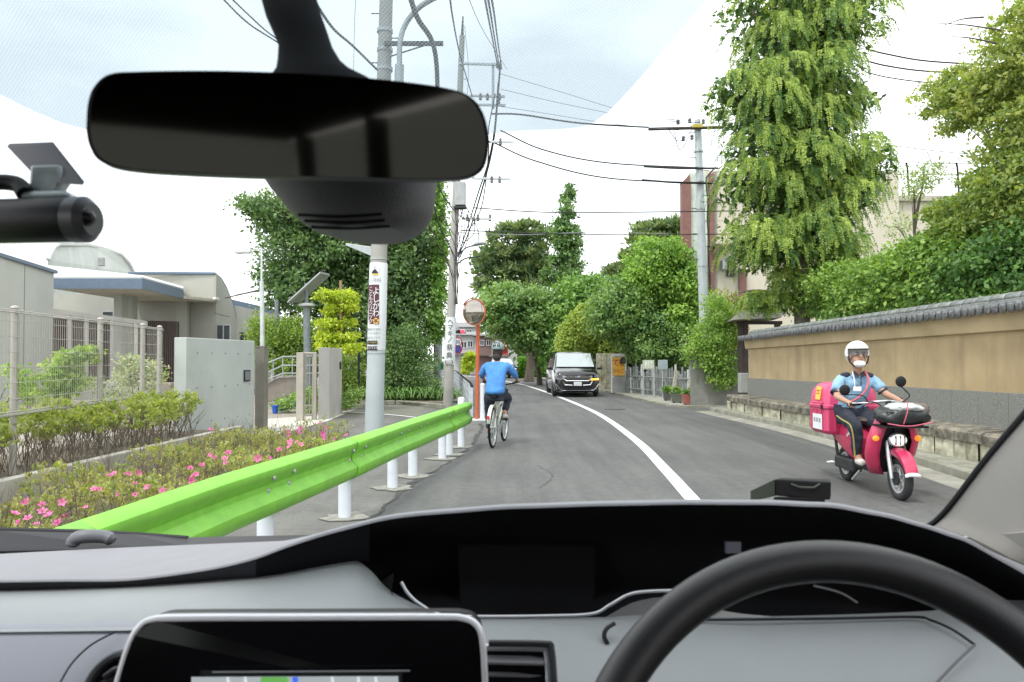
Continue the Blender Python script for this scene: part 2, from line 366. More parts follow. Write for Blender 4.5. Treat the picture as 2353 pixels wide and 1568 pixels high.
# ledge cap stones
y = 1.2; slab(Y0, 1.2, -.05, BF+.02, .33, .49, 'ledge_stone', CAPS)
while y < Y1:
    ln = RNG.uniform(.85, 1.25); y2 = min(y+ln, Y1+.05); h = RNG.uniform(-.012, .012); o = RNG.uniform(-.07, -.03)
    bb = MB(); n_ = 5
    rows = []
    for i in range(n_+1):
        yy = y+.008+(y2-y-.016)*i/n_; j = RNG.uniform(-.012, .012)
        rows.append([wp(yy, o+j, .335), wp(yy, o+j-.005, .44+h), wp(yy, o+.05+j, .475+h+j*.5), wp(yy, BF, .50+h), wp(yy, BF, .335), wp(yy, o+j, .335)])
    bb.loft(rows); bb.add(rows[0][:5], [(0,1,2,3,4)]); bb.add(rows[-1][:5], [(4,3,2,1,0)]); bb.build('ledge_stone', CAPS, wl); y = y2
# base blocks, uneven faces
y = 1.0; slab(Y0, 1.0, .01, .5, -.05, .33, 'base_stone', BLK)
while y < Y1:
    ln = RNG.uniform(.42, .72); y2 = min(y+ln, Y1)
    n_, k_ = 6, 5; o0 = RNG.uniform(-.012, .02); bb = MB(); rows = []
    for i in range(n_+1):
        yy = y+.008+(y2-y-.016)*i/n_; row = []
        for j in range(k_+1):
            zz = -.05+.378*j/k_; edge = .02 if i in (0, n_) or j == k_ else 0
            row.append(wp(yy, o0+edge+(RNG.uniform(-.022, .014) if not edge else 0), zz))
        rows.append([wp(yy, .4, -.05)]+row+[wp(yy, .4, .328)])
    bb.loft(rows); bb.build('base_stone', BLK, wl, smooth=True, ang=25); y = y2
slab(Y0, Y1-.05, .06, .5, -.05, .33, 'stone_core', SOIL)
# ---- roof: pans as a bed, then every eave tile and ridge tile a piece ----
b = MB()
prof = [(BF-.19, 1.975), (BF+.10, 2.01), (BF+.45, 1.985), (BF+.55, 1.96), (BF-.15, 1.95)]
b.loft([[wp(y, o, z) for o, z in prof+[prof[0]]] for y in (Y0, Y1-.15)]); b.prism([wp(Y1-.15, o, z) for o, z in prof], dirv*.01)
b.build('tile_bed', TILE, wl)
def tile_mesh():
    # curved pantile, 0.20 wide: concave pan plus a raised roll, with a hanging scalloped front lip
    v = MB(); n = 14; W_ = .156; rows = []
    sl_ = math.atan2(.05, .49)
    for i in range(5):
        s_ = i/4*.24
        row = []
        for j in range(n+1):
            t = j/n
            h = -.012*math.sin(math.pi*min(t/.8, 1)) if t < .8 else .03*math.sin(math.pi*(t-.8)/.2)
            row.append((t*W_, s_*math.cos(sl_), s_*math.sin(sl_)+h+.03))
        rows.append(row)
    lip = []
    for j in range(n+1):
        t = j/n; h = -.03*math.sin(math.pi*min(t/.62, 1)) if t < .62 else .035*math.sin(math.pi*(t-.62)/.38)
        lip.append((t*W_, -.004, (-.078*max(0, math.sin(math.pi*min(t/.84, 1)))**.6-.002) if t < .84 else .012))
    v.loft([lip]+rows); 
    return v
tm = tile_mesh(); me = bpy.data.meshes.new('eave_tile'); me.from_pydata(tm.v, [], tm.f); me.materials.append(TILE)
me.polygons.foreach_set('use_smooth', [True]*len(me.polygons)); me.set_sharp_from_angle(angle=R(45))
base = Vector(ORG[wl.name]); k = 0
Mt = Matrix((dirv, -nrm, Vector((0,0,1)))).transposed().to_4x4()
y = 2.0
while y < Y1-.25:
    o = bpy.data.objects.new('eave_tile', me); C.objects.link(o); o.parent = wl
    o.matrix_local = Matrix.Translation(wp(y, BF-.22+RNG.uniform(-.008, .008), 1.985+RNG.uniform(-.004, .004))-base) @ Mt @ Matrix.Rotation(RNG.uniform(-.02, .02), 4, 'Z')
    md = o.modifiers.new('solid', 'SOLIDIFY'); md.thickness = .014; md.offset = 0
    y += .156*.997; k += 1
# flat ridge courses (two thin layers) and half round cap tiles
y = 1.0
slab(Y0, 1.0, BF-.0, BF+.27, 2.0, 2.16, 'ridge_course', TILE2)
while y < Y1-.3:
    y2 = min(y+.3, Y1-.25)
    slab(y+.003, y2-.003, BF-.03, BF+.30, 2.0, 2.052+RNG.uniform(-.003,.003), 'ridge_tile', TILE, bevel=.006, seg=1)
    slab(y+.12, min(y2+.114, Y1-.25), BF-.005, BF+.275, 2.058, 2.10+RNG.uniform(-.003,.003), 'ridge_tile', TILE2, bevel=.006, seg=1)
    bb = MB(); rows = []
    for yy, e in ((y+.004, .006), (y+.05, 0), (y2-.004, 0)):
        rows.append([wp(yy, BF+.135-math.cos(a_)*(.115+e), 2.105+math.sin(a_)*(.085+e)) for a_ in np.linspace(0, math.pi, 9)])
    bb.loft(rows); bb.build('ridge_cap_tile', TILE2, wl, smooth=True, solid=.008); y = y2
# end gable of the wall roof
b = MB(); b.prism([wp(Y1-.14, BF-.22, 1.95), wp(Y1-.14, BF+.19, 2.17), wp(Y1-.14, BF+.58, 1.99), wp(Y1-.14, BF+.56, 1.95)], dirv*.05); b.build('gable_tile', TILE, wl)
# return of the stone base at the far corner
b = MB()
for i in range(4):
    p0 = wp(Y1-.02, .02+.5*i, 0); p1 = wp(Y1-.02, .5+.5*i, 0); e = dirv*.35
    bb = MB(); bb.hexa([p0, p1, p1+e, p0+e], [q+Vector((0,0,.32)) for q in (p0, p1, p1+e, p0+e)]); bb.build('base_stone', BLK, wl, bevel=.02)
    bb = MB(); bb.hexa([q+Vector((0,0,.335)) for q in (p0, p1, p1+e, p0+e)], [q+Vector((0,0,.49)) for q in (p0, p1, p1+e, p0+e)]); bb.build('ledge_stone', CAPS, wl, bevel=.02)
# ================= green guardrail =================
LIME = mat('lime green paint', (.21, .54, .055), .5, var=.07, scale=9, col2=(.18,.46,.05), c2=(.5,.8), mixscale='world')
POSTW = mat('pale blue white post paint', (.66, .70, .76), .5, var=.05, scale=8, col2=(.5,.52,.55), c2=(.6,.8))
PAD = mat('mortar pad', (.26, .255, .225), .95, var=.2, scale=20, bump=.5, bscale=80, mixscale='world')
GX = smooth_fn([-4, 1.5, 3.1, 4.57, 5.4, 6.95, 8.5, 9.4, 11, 12.6], [-2.2, -2.12, -1.97, -1.84, -1.72, -1.50, -1.32, -1.20, -.99, -.80])
gr = thing('guardrail', 'lime green two-wave guardrail on pale posts beside the pavement', 'guardrail', (GX(6), 6, 0))
prof = [(-.004, .736), (.004, .744), (.068, .712), (.078, .700), (.080, .685), (.072, .655), (.028, .60), (.020, .588), (.020, .548), (.028, .535), (.070, .496), (.080, .482), (.080, .465), (.072, .425), (.040, .384), (.026, .376), (.020, .38)]
def rail(y0, y1, off):
    b = MB(); rows = []
    for y in np.linspace(y0, y1, max(3, int((y1-y0)*3))):
        dx = (GX(y+.1)-GX(y-.1))/.2; n = Vector((1, -dx, 0)).normalized()
        rows.append([Vector((GX(y), y, z)) + n*(.055+o+off) for o, z in prof])
    b.loft(rows); return b.build('rail', LIME, gr, smooth=True, ang=30, solid=.004)
rail(-4, 3.35, .007); rail(3.1, 7.1, 0); rail(6.85, 11.3, .006); rail(11.1, 12.62, .012)
for y in (3.2, 5.4, 6.95, 8.54, 9.4, 11.03, 11.5, 12.5):
    x = GX(y)-.02
    b = MB(); hp_ = .80 if y > 12 else .685; b.lathe([(.057, -.05), (.057, hp_), (.052, hp_+.015), (.02, hp_+.025), (.001, hp_+.026)], (x, y, 0), 20); po = b.build('post', POSTW, gr, smooth=True)
    b = MB(); pts = [(x+math.cos(t)*RNG.uniform(.15, .30), y+math.sin(t)*RNG.uniform(.13, .25), .010) for t in np.linspace(0, 2*math.pi, 15)[:-1]]
    b.prism(pts, (0, 0, .008)); b.build('mortar_pad', PAD, gr)
    for dy in (-.16, .16):
        for z in (.548, .635):
            dx = (GX(y+dy+.1)-GX(y+dy-.1))/.2; n = Vector((1, -dx, 0)).normalized()
            p = Vector((GX(y+dy), y+dy, z))+n*(.055+(.022 if z < .6 else .066))
            b = MB(); b.ell(p, (.014, .020, .020), 10, 6); b.build('bolt', GALV, gr, smooth=True)
# ================= pale pipe fence continuing along the pavement =================
pf = thing('pipe_fence', 'pale grey low pedestrian fence beyond the orange mirror pole', 'fence', (LE(25)-.1, 25, 0))
FEN = mat('fence grey', (.52, .56, .58), .5, .2)
ys = np.arange(18.9, 52, .82)
for y in ys:
    b = MB(); b.box((LE(y)-.16, y, .37), (.05, .09, .76)); b.build('post', FEN, pf)
    b = MB(); b.box((LE(y)-.16, y, .765), (.07, .11, .03)); b.build('post_cap', BLACK, pf)
for z in (.70, .45, .2):
    b = MB(); b.tube([(LE(y)-.16, y, z) for y in np.linspace(18.9, 51.9, 50)], .018, 8); b.build('rail_pipe', FEN, pf, smooth=True)
b = MB(); b.lathe([(.055, 0), (.055, .85), (.03, .87), (.001, .872)], (-.70, 18.0, 0), 16); b.box((-.72, 17.95, .02), (.5, .35, .03))
tag(b.build('bollard', POSTW, smooth=True), 'single white bollard at the foot of the orange mirror pole', 'bollard')
# ================= planting bed kerb =================
PBED = mat('bed wall concrete', (.40, .385, .345), .9, var=.1, scale=3, bump=.3, bscale=40, col2=(.27,.255,.22), c2=(.5,.7), mixscale='world')
bw = thing('planter_wall', 'low concrete retaining kerb between the two azalea beds', 'retaining wall', (-4.75, 8, 0))
KX = smooth_fn([-3, 4.5, 7.2, 10.9, 13.3], [-4.8, -4.8, -4.8, -4.72, -4.62])
for y in np.arange(-2, 13.2, 1.2):
    a, c = y+.008, min(y+1.192, 13.2)
    b = MB(); b.hexa([(KX(a)-.12, a, 0), (KX(a), a, 0), (KX(c), c, 0), (KX(c)-.12, c, 0)], [(KX(a)-.12, a, .30), (KX(a), a, .30), (KX(c), c, .30), (KX(c)-.12, c, .30)])
    b.build('kerb_block', PBED, bw, bevel=.012)
s = MB(); s.loft([[(-4.8, y, .012), (-3.0 if y < 10 else -3.0-(y-10)*.15, y, .012)] for y in np.linspace(-3, 12.9, 12)]); tag(s.build('lower_bed_soil', SOIL), kind='structure')
s = MB(); s.loft([[(-6.3, y, .24), (KX(y)-.11, y, .24)] for y in np.linspace(-3, 13, 12)]); tag(s.build('upper_bed_soil', SOIL), kind='structure')
s = MB(); s.quad((-30, 9, .008), (-6.3, -3, .008), (-6.3, 30, .008), (-30, 34, .008)); s.quad((-6.3, 14, .008), (-4.3, 13.2, .008), (-4.6, 30, .008), (-6.3, 30, .008)); tag(s.build('school_yard', YARD), kind='structure')
# ================= mesh fence =================
FB = mat('fence beige paint', (.38, .365, .33), .5, .1, var=.06, scale=15)
FX = smooth_fn([5.5, 8, 10.3, 12.8], [-4.95, -5.18, -5.52, -5.86])
mf = thing('mesh_fence', 'beige welded wire mesh fence behind the yellow green hedge', 'fence', (-5.5, 9.5, 0))
fposts = [5.6, 8.0, 10.3, 11.95, 12.75]
for y in fposts:
    b = MB(); b.lathe([(.035, .1), (.035, 1.97)], (FX(y)-.05, y, 0), 12); b.ell((FX(y)-.05, y, 1.985), (.042, .042, .028), 12, 6); b.build('post', FB, mf, smooth=True)
for y0, y1 in zip(fposts[:-1], fposts[1:]):
    b = MB()
    n_ = int((y1-y0)/.055)
    for i in range(n_+1):
        y = y0+(y1-y0)*i/n_; x = FX(y)
        b.tube([(x, y, .9), (x, y, 1.90), (x+.03, y, 1.93), (x, y, 1.955)], .0026, 4, False)
    w = b.build('wire_panel', FB, mf); w['kind'] = 'stuff'
    for z in (.9, 1.03, 1.2, 1.36, 1.52, 1.68, 1.84, 1.93, 1.955):
        b = MB(); b.tube([(FX(y), y, z) for y in np.linspace(y0, y1, 6)], .0065 if z in (.9, 1.955, 1.93) else .0036, 5); b.build('horizontal_wire', FB, mf)
b = MB(); b.tube([(FX(y), y, .87) for y in np.linspace(5.5, 12.8, 20)], .016, 6); b.build('bottom_rail', FB, mf)
# ================= concrete gate wall =================
GWALL = mat('pale green grey concrete', (.44, .475, .45), .8, var=.05, scale=1.2, bump=.15, bscale=30, col2=(.36,.38,.36), c2=(.5,.75), mixscale='world')
a = Vector((-5.45, 12.75, 0)); c = Vector((-5.17, 15.3, 0)); d = (c-a).normalized(); n = Vector((-d.y, d.x, 0))
gw = thing('gate_wall', 'plain concrete wall with a square nameplate left of the school gate', 'wall', tuple((a+c)/2))
b = MB(); b.hexa([a, c, c+n*.22, a+n*.22], [p+Vector((0,0,1.81)) for p in (a, c, c+n*.22, a+n*.22)]); b.build('wall_slab', GWALL, gw, bevel=.012)
for i in range(5):
    for z in (.35, .95, 1.55):
        p = a+d*(.35+i*.5)+Vector((0, 0, z)); b = MB(); b.cyl(p-n*.004, p-n*.0005, .018, n=10); b.build('tie_hole', mat('tie hole plug', (.2,.21,.2)), gw)
p = c-d*.35+Vector((0,0,1.12)); Mn = facing(p-n*.012, -n)
b = MB(); b.add([Mn@Vector(q) for q in ((-.13,-.11,0),(.13,-.11,0),(.13,.11,0),(-.13,.11,0))], [(0,1,2,3)]); b.build('nameplate_rim', DKMETAL, gw, solid=.02)
Mn = facing(p-n*.026, -n); b = MB(); b.add([Mn@Vector(q) for q in ((-.105,-.085,0),(.105,-.085,0),(.105,.085,0),(-.105,.085,0))], [(0,1,2,3)]); b.build('nameplate', mat('nameplate grey', (.22,.235,.24), .4, .3), gw)
# dark bronze gate post at its end, sliding gate frame and far pier
BRZ = mat('bronze post', (.19, .18, .15), .6, .2, var=.1)
ALU = mat('bronze aluminium', (.40, .375, .32), .5, .3, var=.06)
gp = thing('gate_post', 'dark bronze square gate post at the end of the concrete wall', 'gate post', (-5.1, 15.6, 0))
b = MB(); b.box((-5.13, 15.62, .84), (.2, .2, 1.68), rz=-.1); b.build('post_body', BRZ, gp, bevel=.01)
b = MB(); b.box((-5.13, 15.62, 1.70), (.22, .22, .03), rz=-.1); b.build('post_cap', BRZ, gp)
gf = thing('sliding_gate', 'narrow open metal gate frame beside the concrete gate pier', 'gate', (-4.75, 17.3, 0))
def vbar(x, y, w, z0, z1, nme, m_, par, dz=0):
    b = MB(); b.box((x, y, (z0+z1)/2), (w, w, z1-z0)); return b.build(nme, m_, par, bevel=.006)
P1 = gnd(690, 968); P2 = gnd(722, 966)
vbar(P1.x, P1.y, .16, 0, 1.60, 'stile', ALU, gf); vbar(P2.x, P2.y, .10, 0, 1.60, 'stile', ALU, gf)
b = MB(); b.tube([(P1.x, P1.y, 1.57), (P2.x, P2.y, 1.57)], .035, 6); b.build('top_rail', ALU, gf)
for z in (.12, .35): 
    b = MB(); b.tube([(P1.x, P1.y, z), (P2.x, P2.y, z)], .02, 6); b.build('bottom_rail', ALU, gf)
for t in (.35, .65):
    b = MB(); q = P1.lerp(P2, t); b.tube([(q.x, q.y, .1), (q.x, q.y, 1.55)], .012, 6); b.build('gate_bar', ALU, gf)
PIER = mat('pier concrete', (.43, .42, .39), .85, var=.06, scale=2, bump=.2, bscale=40, col2=(.36,.35,.32), c2=(.5,.7), mixscale='world')
q0 = gnd(731, 966); q1 = gnd(756, 964); q2 = gnd(785, 952)
pr = thing('gate_pier', 'short concrete gate pier with an intercom on its side', 'gate pier', tuple(q0))
bk = (q1-q0).cross(Vector((0,0,-1))).normalized()
b = MB(); up = Vector((0,0,1.72)); poly = [q0, q1, q2, q2+Vector((-.25, .28, 0)), q0+Vector((.0, .7, 0))]
b.prism(poly, up); b.build('pier_block', PIER, pr, bevel=.01)
pn = (q2-q1).cross(Vector((0,0,1))).normalized(); mid = q1.lerp(q2, .82)+Vector((0,0,1.28)); Mn = facing(mid+pn*.02, pn)
b = MB(); b.box((0,0,0), (.1, .2, .035), M=Mn); b.build('intercom', DKMETAL, pr, bevel=.005)
s = MB(); e0, e1, e2, e3 = gnd(592, 1012), gnd(752, 970), gnd(795, 952), gnd(600, 965)
s.quad(*[Vector((p.x, p.y, .014)) for p in (e0, e1, e2, e3)]); tag(s.build('entrance_paving', mat('pale entrance paving', (.55, .53, .47), .85, var=.06, mixscale='world')), kind='structure')
# kerb line of the forecourt and the green bed behind the pole
b = thing('kerb', None, None, tuple(gnd(900, 950))); b['kind'] = 'structure'
pts = [gnd(787, 945), gnd(840, 938), gnd(900, 930), gnd(960, 934), gnd(1012, 940)]; fine = catmull(pts, 14)
for i in range(13):
    p, q = fine[i], fine[i+1]; dd = (q-p).normalized(); nn = Vector((-dd.y, dd.x, 0)); m = MB(); q = q-dd*.015
    m.hexa([p, q, q+nn*.14, p+nn*.14], [x+Vector((0,0,.13)) for x in (p, q, q+nn*.14, p+nn*.14)]); m.build('kerb_stone', KERB, b, bevel=.01, seg=1)
pts = [gnd(787, 948), gnd(900, 955), gnd(1012, 968)]
s = MB(); s.loft([[p+Vector((0,0,.012)), p+Vector((0,.14,.012))] for p in catmull(pts, 12)]); tag(s.build('forecourt_line', LINE), kind='structure')
s = MB(); s.quad(*[Vector((p.x, p.y, .09)) for p in (gnd(787,945), gnd(900,929), gnd(1012,939), Vector((-2.6, 33, 0)), Vector((-10, 33, 0)), Vector((-6, 23, 0)))]); tag(s.build('tree_bed_soil', SOIL), kind='structure')
# thin dark fence standard by the pole
tf = thing('wire_fence', 'thin dark wire fence between the gate pier and the clinic pole', 'fence', tuple(gnd(826, 938)))
p = gnd(824, 936); b = MB(); b.tube([p, p+Vector((0,0,1.75))], .03, 8); b.build('post', BLACK, tf)
q = gnd(792, 930)+Vector((0,.5,0))
for z in (.3, .9, 1.3, 1.7):
    b = MB(); b.tube([p+Vector((0,0,z)), q+Vector((0,0,z))], .006, 5); b.build('wire', BLACK, tf)
# ================= ramp with railings, blue planters =================
rp = thing('ramp', 'concrete wheelchair ramp with metal handrails inside the gate', 'ramp', tuple(at(640, 905, 24)))
RW = mat('ramp wall', (.25, .22, .19), .9, var=.1, mixscale='world')
def ext(poly, Y, dY, nme, m_, par, **k):
    b = MB(); b.prism([at(u, v, Y) for u, v in poly], (0, dY, 0)); return b.build(nme, m_, par, **k)
ext([(590, 932), (590, 893), (640, 868), (700, 866), (700, 905), (640, 918)], 24, .2, 'ramp_wall', RW, rp)
ext([(590, 890), (640, 864), (700, 862), (700, 867), (640, 869), (590, 895)], 23.97, .3, 'ramp_coping', PIER, rp)
for (a_, b_) in (((590, 845), (650, 820)), ((590, 868), (650, 840)), ((590, 882), (650, 858)), ((650, 820), (735, 818)), ((650, 840), (735, 840)), ((650, 858), (735, 858))):
    b = MB(); b.tube([at(*a_, 23.9), at(*b_, 23.9)], .022, 6); b.build('handrail', GALV, rp, smooth=True)
for u, v0, v1 in ((605, 838, 888), (628, 828, 874), (650, 818, 866), (672, 820, 864), (692, 820, 862)):
    b = MB(); b.tube([at(u, v0, 23.92), at(u, v1, 23.92)], .02, 6); b.build('baluster', GALV, rp, smooth=True)
dg_ = thing('play_frame', 'white rails and black pad behind the ramp handrails', 'railing', tuple(at(700, 870, 27)))
for v in (812, 823, 848, 856):
    b = MB(); b.tube([at(592, v, 27), at(790, v, 27)], .03, 6); b.build('rail', WHITEP, dg_)
for u in (664, 690, 716, 722, 745): b = MB(); b.tube([at(u, 812, 27), at(u, 912, 27)], .035, 6); b.build('rail_post', WHITEP if u != 690 else BLACK, dg_)
BLUEP = mat('blue plastic', (.02, .10, .5), .35, var=.05)
for i, (u, v) in enumerate(((632, 952), (644, 946), (652, 944), (660, 941), (668, 940), (676, 937))):
    p = gnd(u, v); b = MB(); b.lathe([(.06, .02), (.085, .2), (.095, .2), (.095, .23), (.07, .23), (.05, .2), (.001, .19)], (p.x, p.y, 0), 14)
    lb = ('blue plastic flower pot nearest the gate, first of the row', 'second blue plastic pot from the front of the row', 'third blue plastic pot in the row inside the gate', 'fourth blue plastic pot in the row inside the gate', 'fifth blue plastic pot in the row inside the gate', 'last blue plastic pot of the row by the gate frame')[i]
    tag(b.build('flower_pot', BLUEP, smooth=True), lb, 'flower pot', 'blue pots inside the gate')
# ================= school building =================
SCW = mat('school concrete wall', (.41, .41, .365), .9, var=.05, scale=.8, bump=.1, bscale=20, col2=(.33,.315,.28), c2=(.5,.7), streak=(1, 1, .3), mixscale='world')
SCL = mat('school pale wall', (.46, .475, .44), .9, var=.04, scale=.6, mixscale='world', col2=(.42,.42,.38), c2=(.5,.75))
FASC = mat('blue grey fascia', (.12, .165, .23), .6, var=.06)
ROOFP = mat('pale metal roof', (.58, .60, .58), .5, .1, var=.05, scale=2, mixscale='world')
SOFF = mat('soffit cream', (.55, .52, .44), .9)
DKG = mat('dark window glass', (.05, .06, .065), .12, var=.1, spec=.8)
LOUV = mat('louvre brown', (.16, .125, .12), .7, var=.1)
sb = thing('school_building', 'low concrete school building with blue grey canopy fascia and curved roof edge', 'building', tuple(at(300, 912, 27)))
A0, A1 = Vector((-12.2, 16.5, 0)), Vector((-13.66, 22.65, 0)); up = Vector((0, 0, 4.0))
b = MB(); b.prism([A0, A1, A1+Vector((-7, 0, 0)), A0+Vector((-7, 0, 0))], up); b.build('wing_wall', SCL, sb)
b = MB(); b.prism([A0+up+Vector((.06, -.1, 0)), A1+up+Vector((.06, .1, 0)), A1+up+Vector((-7, .1, 0)), A0+up+Vector((-7, -.1, 0))], (0, 0, .09)); b.build('wing_coping', FASC, sb)
for t in (.3, .65):
    p = A0.lerp(A1, t); b = MB(); b.box(p+Vector((.005, 0, 2)), (.012, .03, 3.96), rz=.233); b.build('wall_joint', mat('joint line', (.25,.25,.23)), sb)
F0, F1, F2 = at(112, 650, 24), at(326, 653, 24), at(420, 673, 28)
zt, zb = 3.99, 3.66
def v3(p, z): return Vector((p.x, p.y, z))
b = MB(); b.loft([[v3(F0, zb), v3(F1, zb), v3(F2, zb)], [v3(F0, zt), v3(F1, zt), v3(F2, zt)]]); b.build('canopy_fascia', FASC, sb, solid=.06)
b = MB(); b.prism([v3(F0, zb+.02), v3(F1, zb+.02), v3(F2, zb+.02), Vector((F1.x+.2, 30, zb+.02)), Vector((F0.x, 31, zb+.02))], (0,0,.1)); b.build('soffit', SOFF, sb)
b = MB(); r0, r1, r2 = v3(F0, zt+.03), v3(F1, zt+.03), v3(F2, zt+.03)
b.loft([[r0, r1, r2], [at(104, 611, 28), at(329, 635, 28), at(422, 660, 30)]]); b.build('canopy_roof', ROOFP, sb, solid=.05)
def wallq(u0, v0, u1, v1, Ya, Yb, nme, m_, th=.25, zb_=-.02):
    a, c = at(u0, v0, Ya), at(u1, v1, Yb); b = MB()
    dd = (Vector((c.x, c.y, 0))-Vector((a.x, a.y, 0))).normalized(); nn = Vector((-dd.y, dd.x, 0))*th
    b.hexa([v3(a, zb_), v3(c, zb_), v3(c, zb_)+nn, v3(a, zb_)+nn], [a, c, c+nn, a+nn]); return b.build(nme, m_, sb)
wallq(100, 675, 430, 677, 29.5, 29.5, 'recess_wall', SCW)
wallq(296, 629, 494, 629, 30.2, 30.0, 'main_wall', SCW)
wallq(262, 669, 280, 669, 26.2, 26.2, 'column', SCL, .4)
wallq(282, 672, 304, 672, 27.0, 27.0, 'inner_column', SCL, .4)
# curved side face
b = MB(); pts = [(494, 629, 30), (506, 640, 30.8), (518, 660, 31.6), (530, 690, 32.4), (541, 728, 33.2)]
top = [at(*p) for p in pts]; b.loft([[v3(p, 0) for p in top], top]); b.build('side_wall', SCW, sb, solid=.1)
b = MB(); b.tube([at(296, 628, 30)]+[at(400, 628, 30)]+top, .06, 6); b.build('roof_edge', FASC, sb)
b = MB(); q = [at(494, 720, 29.95), at(543, 732, 33.3)]; b.tube(q, .03, 5); b.build('panel_joint', mat('joint line'), sb)
wallq(536, 694, 640, 722, 33.5, 40, 'rear_wing_wall', SCW)
ext([(531, 688), (640, 713), (640, 724), (531, 700)], 33.3, .3, 'rear_wing_fascia', FASC, sb)
for (u0, v0, u1, v1, Y, nn) in ((498, 747, 530, 782, 29.9, 2), (551, 764, 585, 786, 33.4, 3), (236, 716, 262, 728, 29.4, 1)):
    a, c = at(u0, v1, Y), at(u1, v0, Y); f = MB(); ww = (c.x-a.x)/nn
    for i in range(nn+1): f.box((a.x+i*ww, Y, (a.z+c.z)/2), (.05, .08, c.z-a.z+.05))
    for z in (a.z, c.z): f.box(((a.x+c.x)/2, Y-.005, z), (c.x-a.x+.05, .08, .05))
    wf = f.build('window', GALV, sb)
    for i in range(nn): g_ = MB(); g_.box((a.x+(i+.5)*ww, Y, (a.z+c.z)/2), (ww-.05, .02, c.z-a.z-.04)); g_.build('pane', DKG, wf)
# vertical louvres behind the pergola, 25 px apart slats are single pieces
z0, z1 = at(0, 905, 26).z, at(0, 730, 26).z
for i, u in enumerate(np.linspace(122, 405, 62)):
    p = at(u, 800, 26.4+(u-122)*.008); b = MB(); b.box((p.x, p.y, (z0+z1)/2), (.035, .09, z1-z0)); b.build('louvre_slat', LOUV, sb)
b = MB(); a, c = at(118, 800, 26.7), at(410, 800, 29.1); b.hexa([v3(a, z0), v3(c, z0), v3(c, z0)+Vector((0,.05,0)), v3(a, z0)+Vector((0,.05,0))], [v3(a, z1), v3(c, z1), v3(c, z1)+Vector((0,.05,0)), v3(a, z1)+Vector((0,.05,0))]); b.build('screen_backing', mat('screen dark', (.09,.085,.08)), sb)
b = MB(); b.box(at(497, 687, 29.6), (.12, .35, .1)); b.box(at(492, 690, 29.8), (.08, .1, .08)); b.build('security_camera', WHITEP, sb, bevel=.02)
b = MB(); b.tube([at(422, 672, 28), at(424, 690, 29.6), v3(at(424, 690, 29.8), 0.1)], .05, 8); b.build('downpipe', SCL, sb)
# pergola
pg = thing('pergola', 'pale pergola beam on slim posts in front of the louvred wall', 'pergola', tuple(at(220, 912, 23)))
for k, (du, dv) in enumerate(((0, 0), (8, 9))):
    b = MB(); p, q = at(112+du, 707+dv, 20.5+k), at(335, 738+dv*.3, 24.5+k*.3); b.hexa([p, q, q+Vector((0,.12,0)), p+Vector((0,.12,0))], [x+Vector((0,0,-.12)) for x in (p, q, q+Vector((0,.12,0)), p+Vector((0,.12,0)))]); b.build('beam', PIER, pg)
for u, v, Y in ((199, 725, 22.4), (258, 734, 23.4), (313, 742, 24.2), (160, 722, 21.5)):
    p = at(u, v-6, Y); b = MB(); b.tube([(p.x, p.y, 0), p], .06, 8); b.build('post', PIER, pg)
# raised beds and steps inside the fence
ib = thing('planter_box', 'low beige planter walls in the yard behind the mesh fence', 'planter', tuple(gnd(290, 930)))
for (u0, u1, v0, v1, Y) in ((170, 345, 878, 905, 21), (345, 392, 880, 925, 19), (60, 345, 922, 940, 18)):
    a, c = at(u0, v0, Y), at(u1, v0, Y); b = MB(); zz = max(a.z, .3); b.box(((a.x+c.x)/2, Y+.2, zz/2), (c.x-a.x, .4, zz)); b.build('planter_wall', RW if Y < 20 else PIER, ib, bevel=.02)
# vaulted hall behind
hv = thing('vaulted_hall', 'pale stained hall with a barrel vaulted roof behind the school', 'building', tuple(at(210, 900, 46)))
pl = [(108, 700, 41), (110, 597, 41), (116, 583, 41.3), (124, 570, 41.7), (136, 561, 42), (199, 562, 45), (240, 571, 47), (278, 585, 48.5), (296, 604, 49.3), (308, 628, 50), (312, 700, 50.3)]
ring = [at(*p) for p in pl]
HW = mat('stained hall wall', (.56, .585, .55), .85, var=.06, scale=.5, col2=(.36,.40,.37), c2=(.52,.68), streak=(1.2, 1.2, .12), mixscale='world')
b = MB(); b.add(ring, [tuple(range(len(ring)))]); b.build('gable_wall', HW, hv)
off = Vector((-16, -2.5, 0)); b = MB(); b.loft([ring, [p+off for p in ring]]); b.build('vault_roof', mat('hall roof panels', (.62,.62,.58), .6, var=.05), hv, smooth=True, ang=60)
b = MB(); b.tube(ring[1:10], .12, 6); b.build('roof_rim', ROOFP, hv)
for u, v in ((162, 582), (233, 602)):
    b = MB(); b.box(at(u, v, 44), (.35, .2, .5)); b.build('wall_vent', mat('vent grey', (.3,.31,.3)), hv, bevel=.03)
# ================= street lights on the school side =================
sl_ = thing('street_light', 'slim grey school yard light with a flat white lamp head', 'street light', (-7.25, 22, 0))
b = MB(); b.tube([(-7.2, 22, 0), (-7.22, 22, 2.6), (-7.25, 22, 3.7)], [.075, .065, .06], 10); b.tube([(-7.25, 22, 3.7), (-7.26, 22, 4.62), (-7.5, 22, 4.64)], .03, 8); b.build('pole', mat('light grey pole', (.55,.58,.58), .5, .2), sl_, smooth=True)
b = MB(); b.box(at(558, 577, 22), (.48, .2, .11)); b.build('lamp_head', WHITEP, sl_, bevel=.03)
b = MB(); b.box(at(558, 582, 22), (.4, .15, .02)); b.build('lamp_glass', mat('lamp glass', (.6,.6,.55), .2), sl_)
sp = thing('solar_light', 'grey solar powered lamp post with a tilted dark panel', 'solar lamp', tuple(gnd(707, 925)))
SPY = 24.0; base = at(708, 925, SPY)
SGR = mat('solar post grey', (.20, .23, .24), .6, .2)
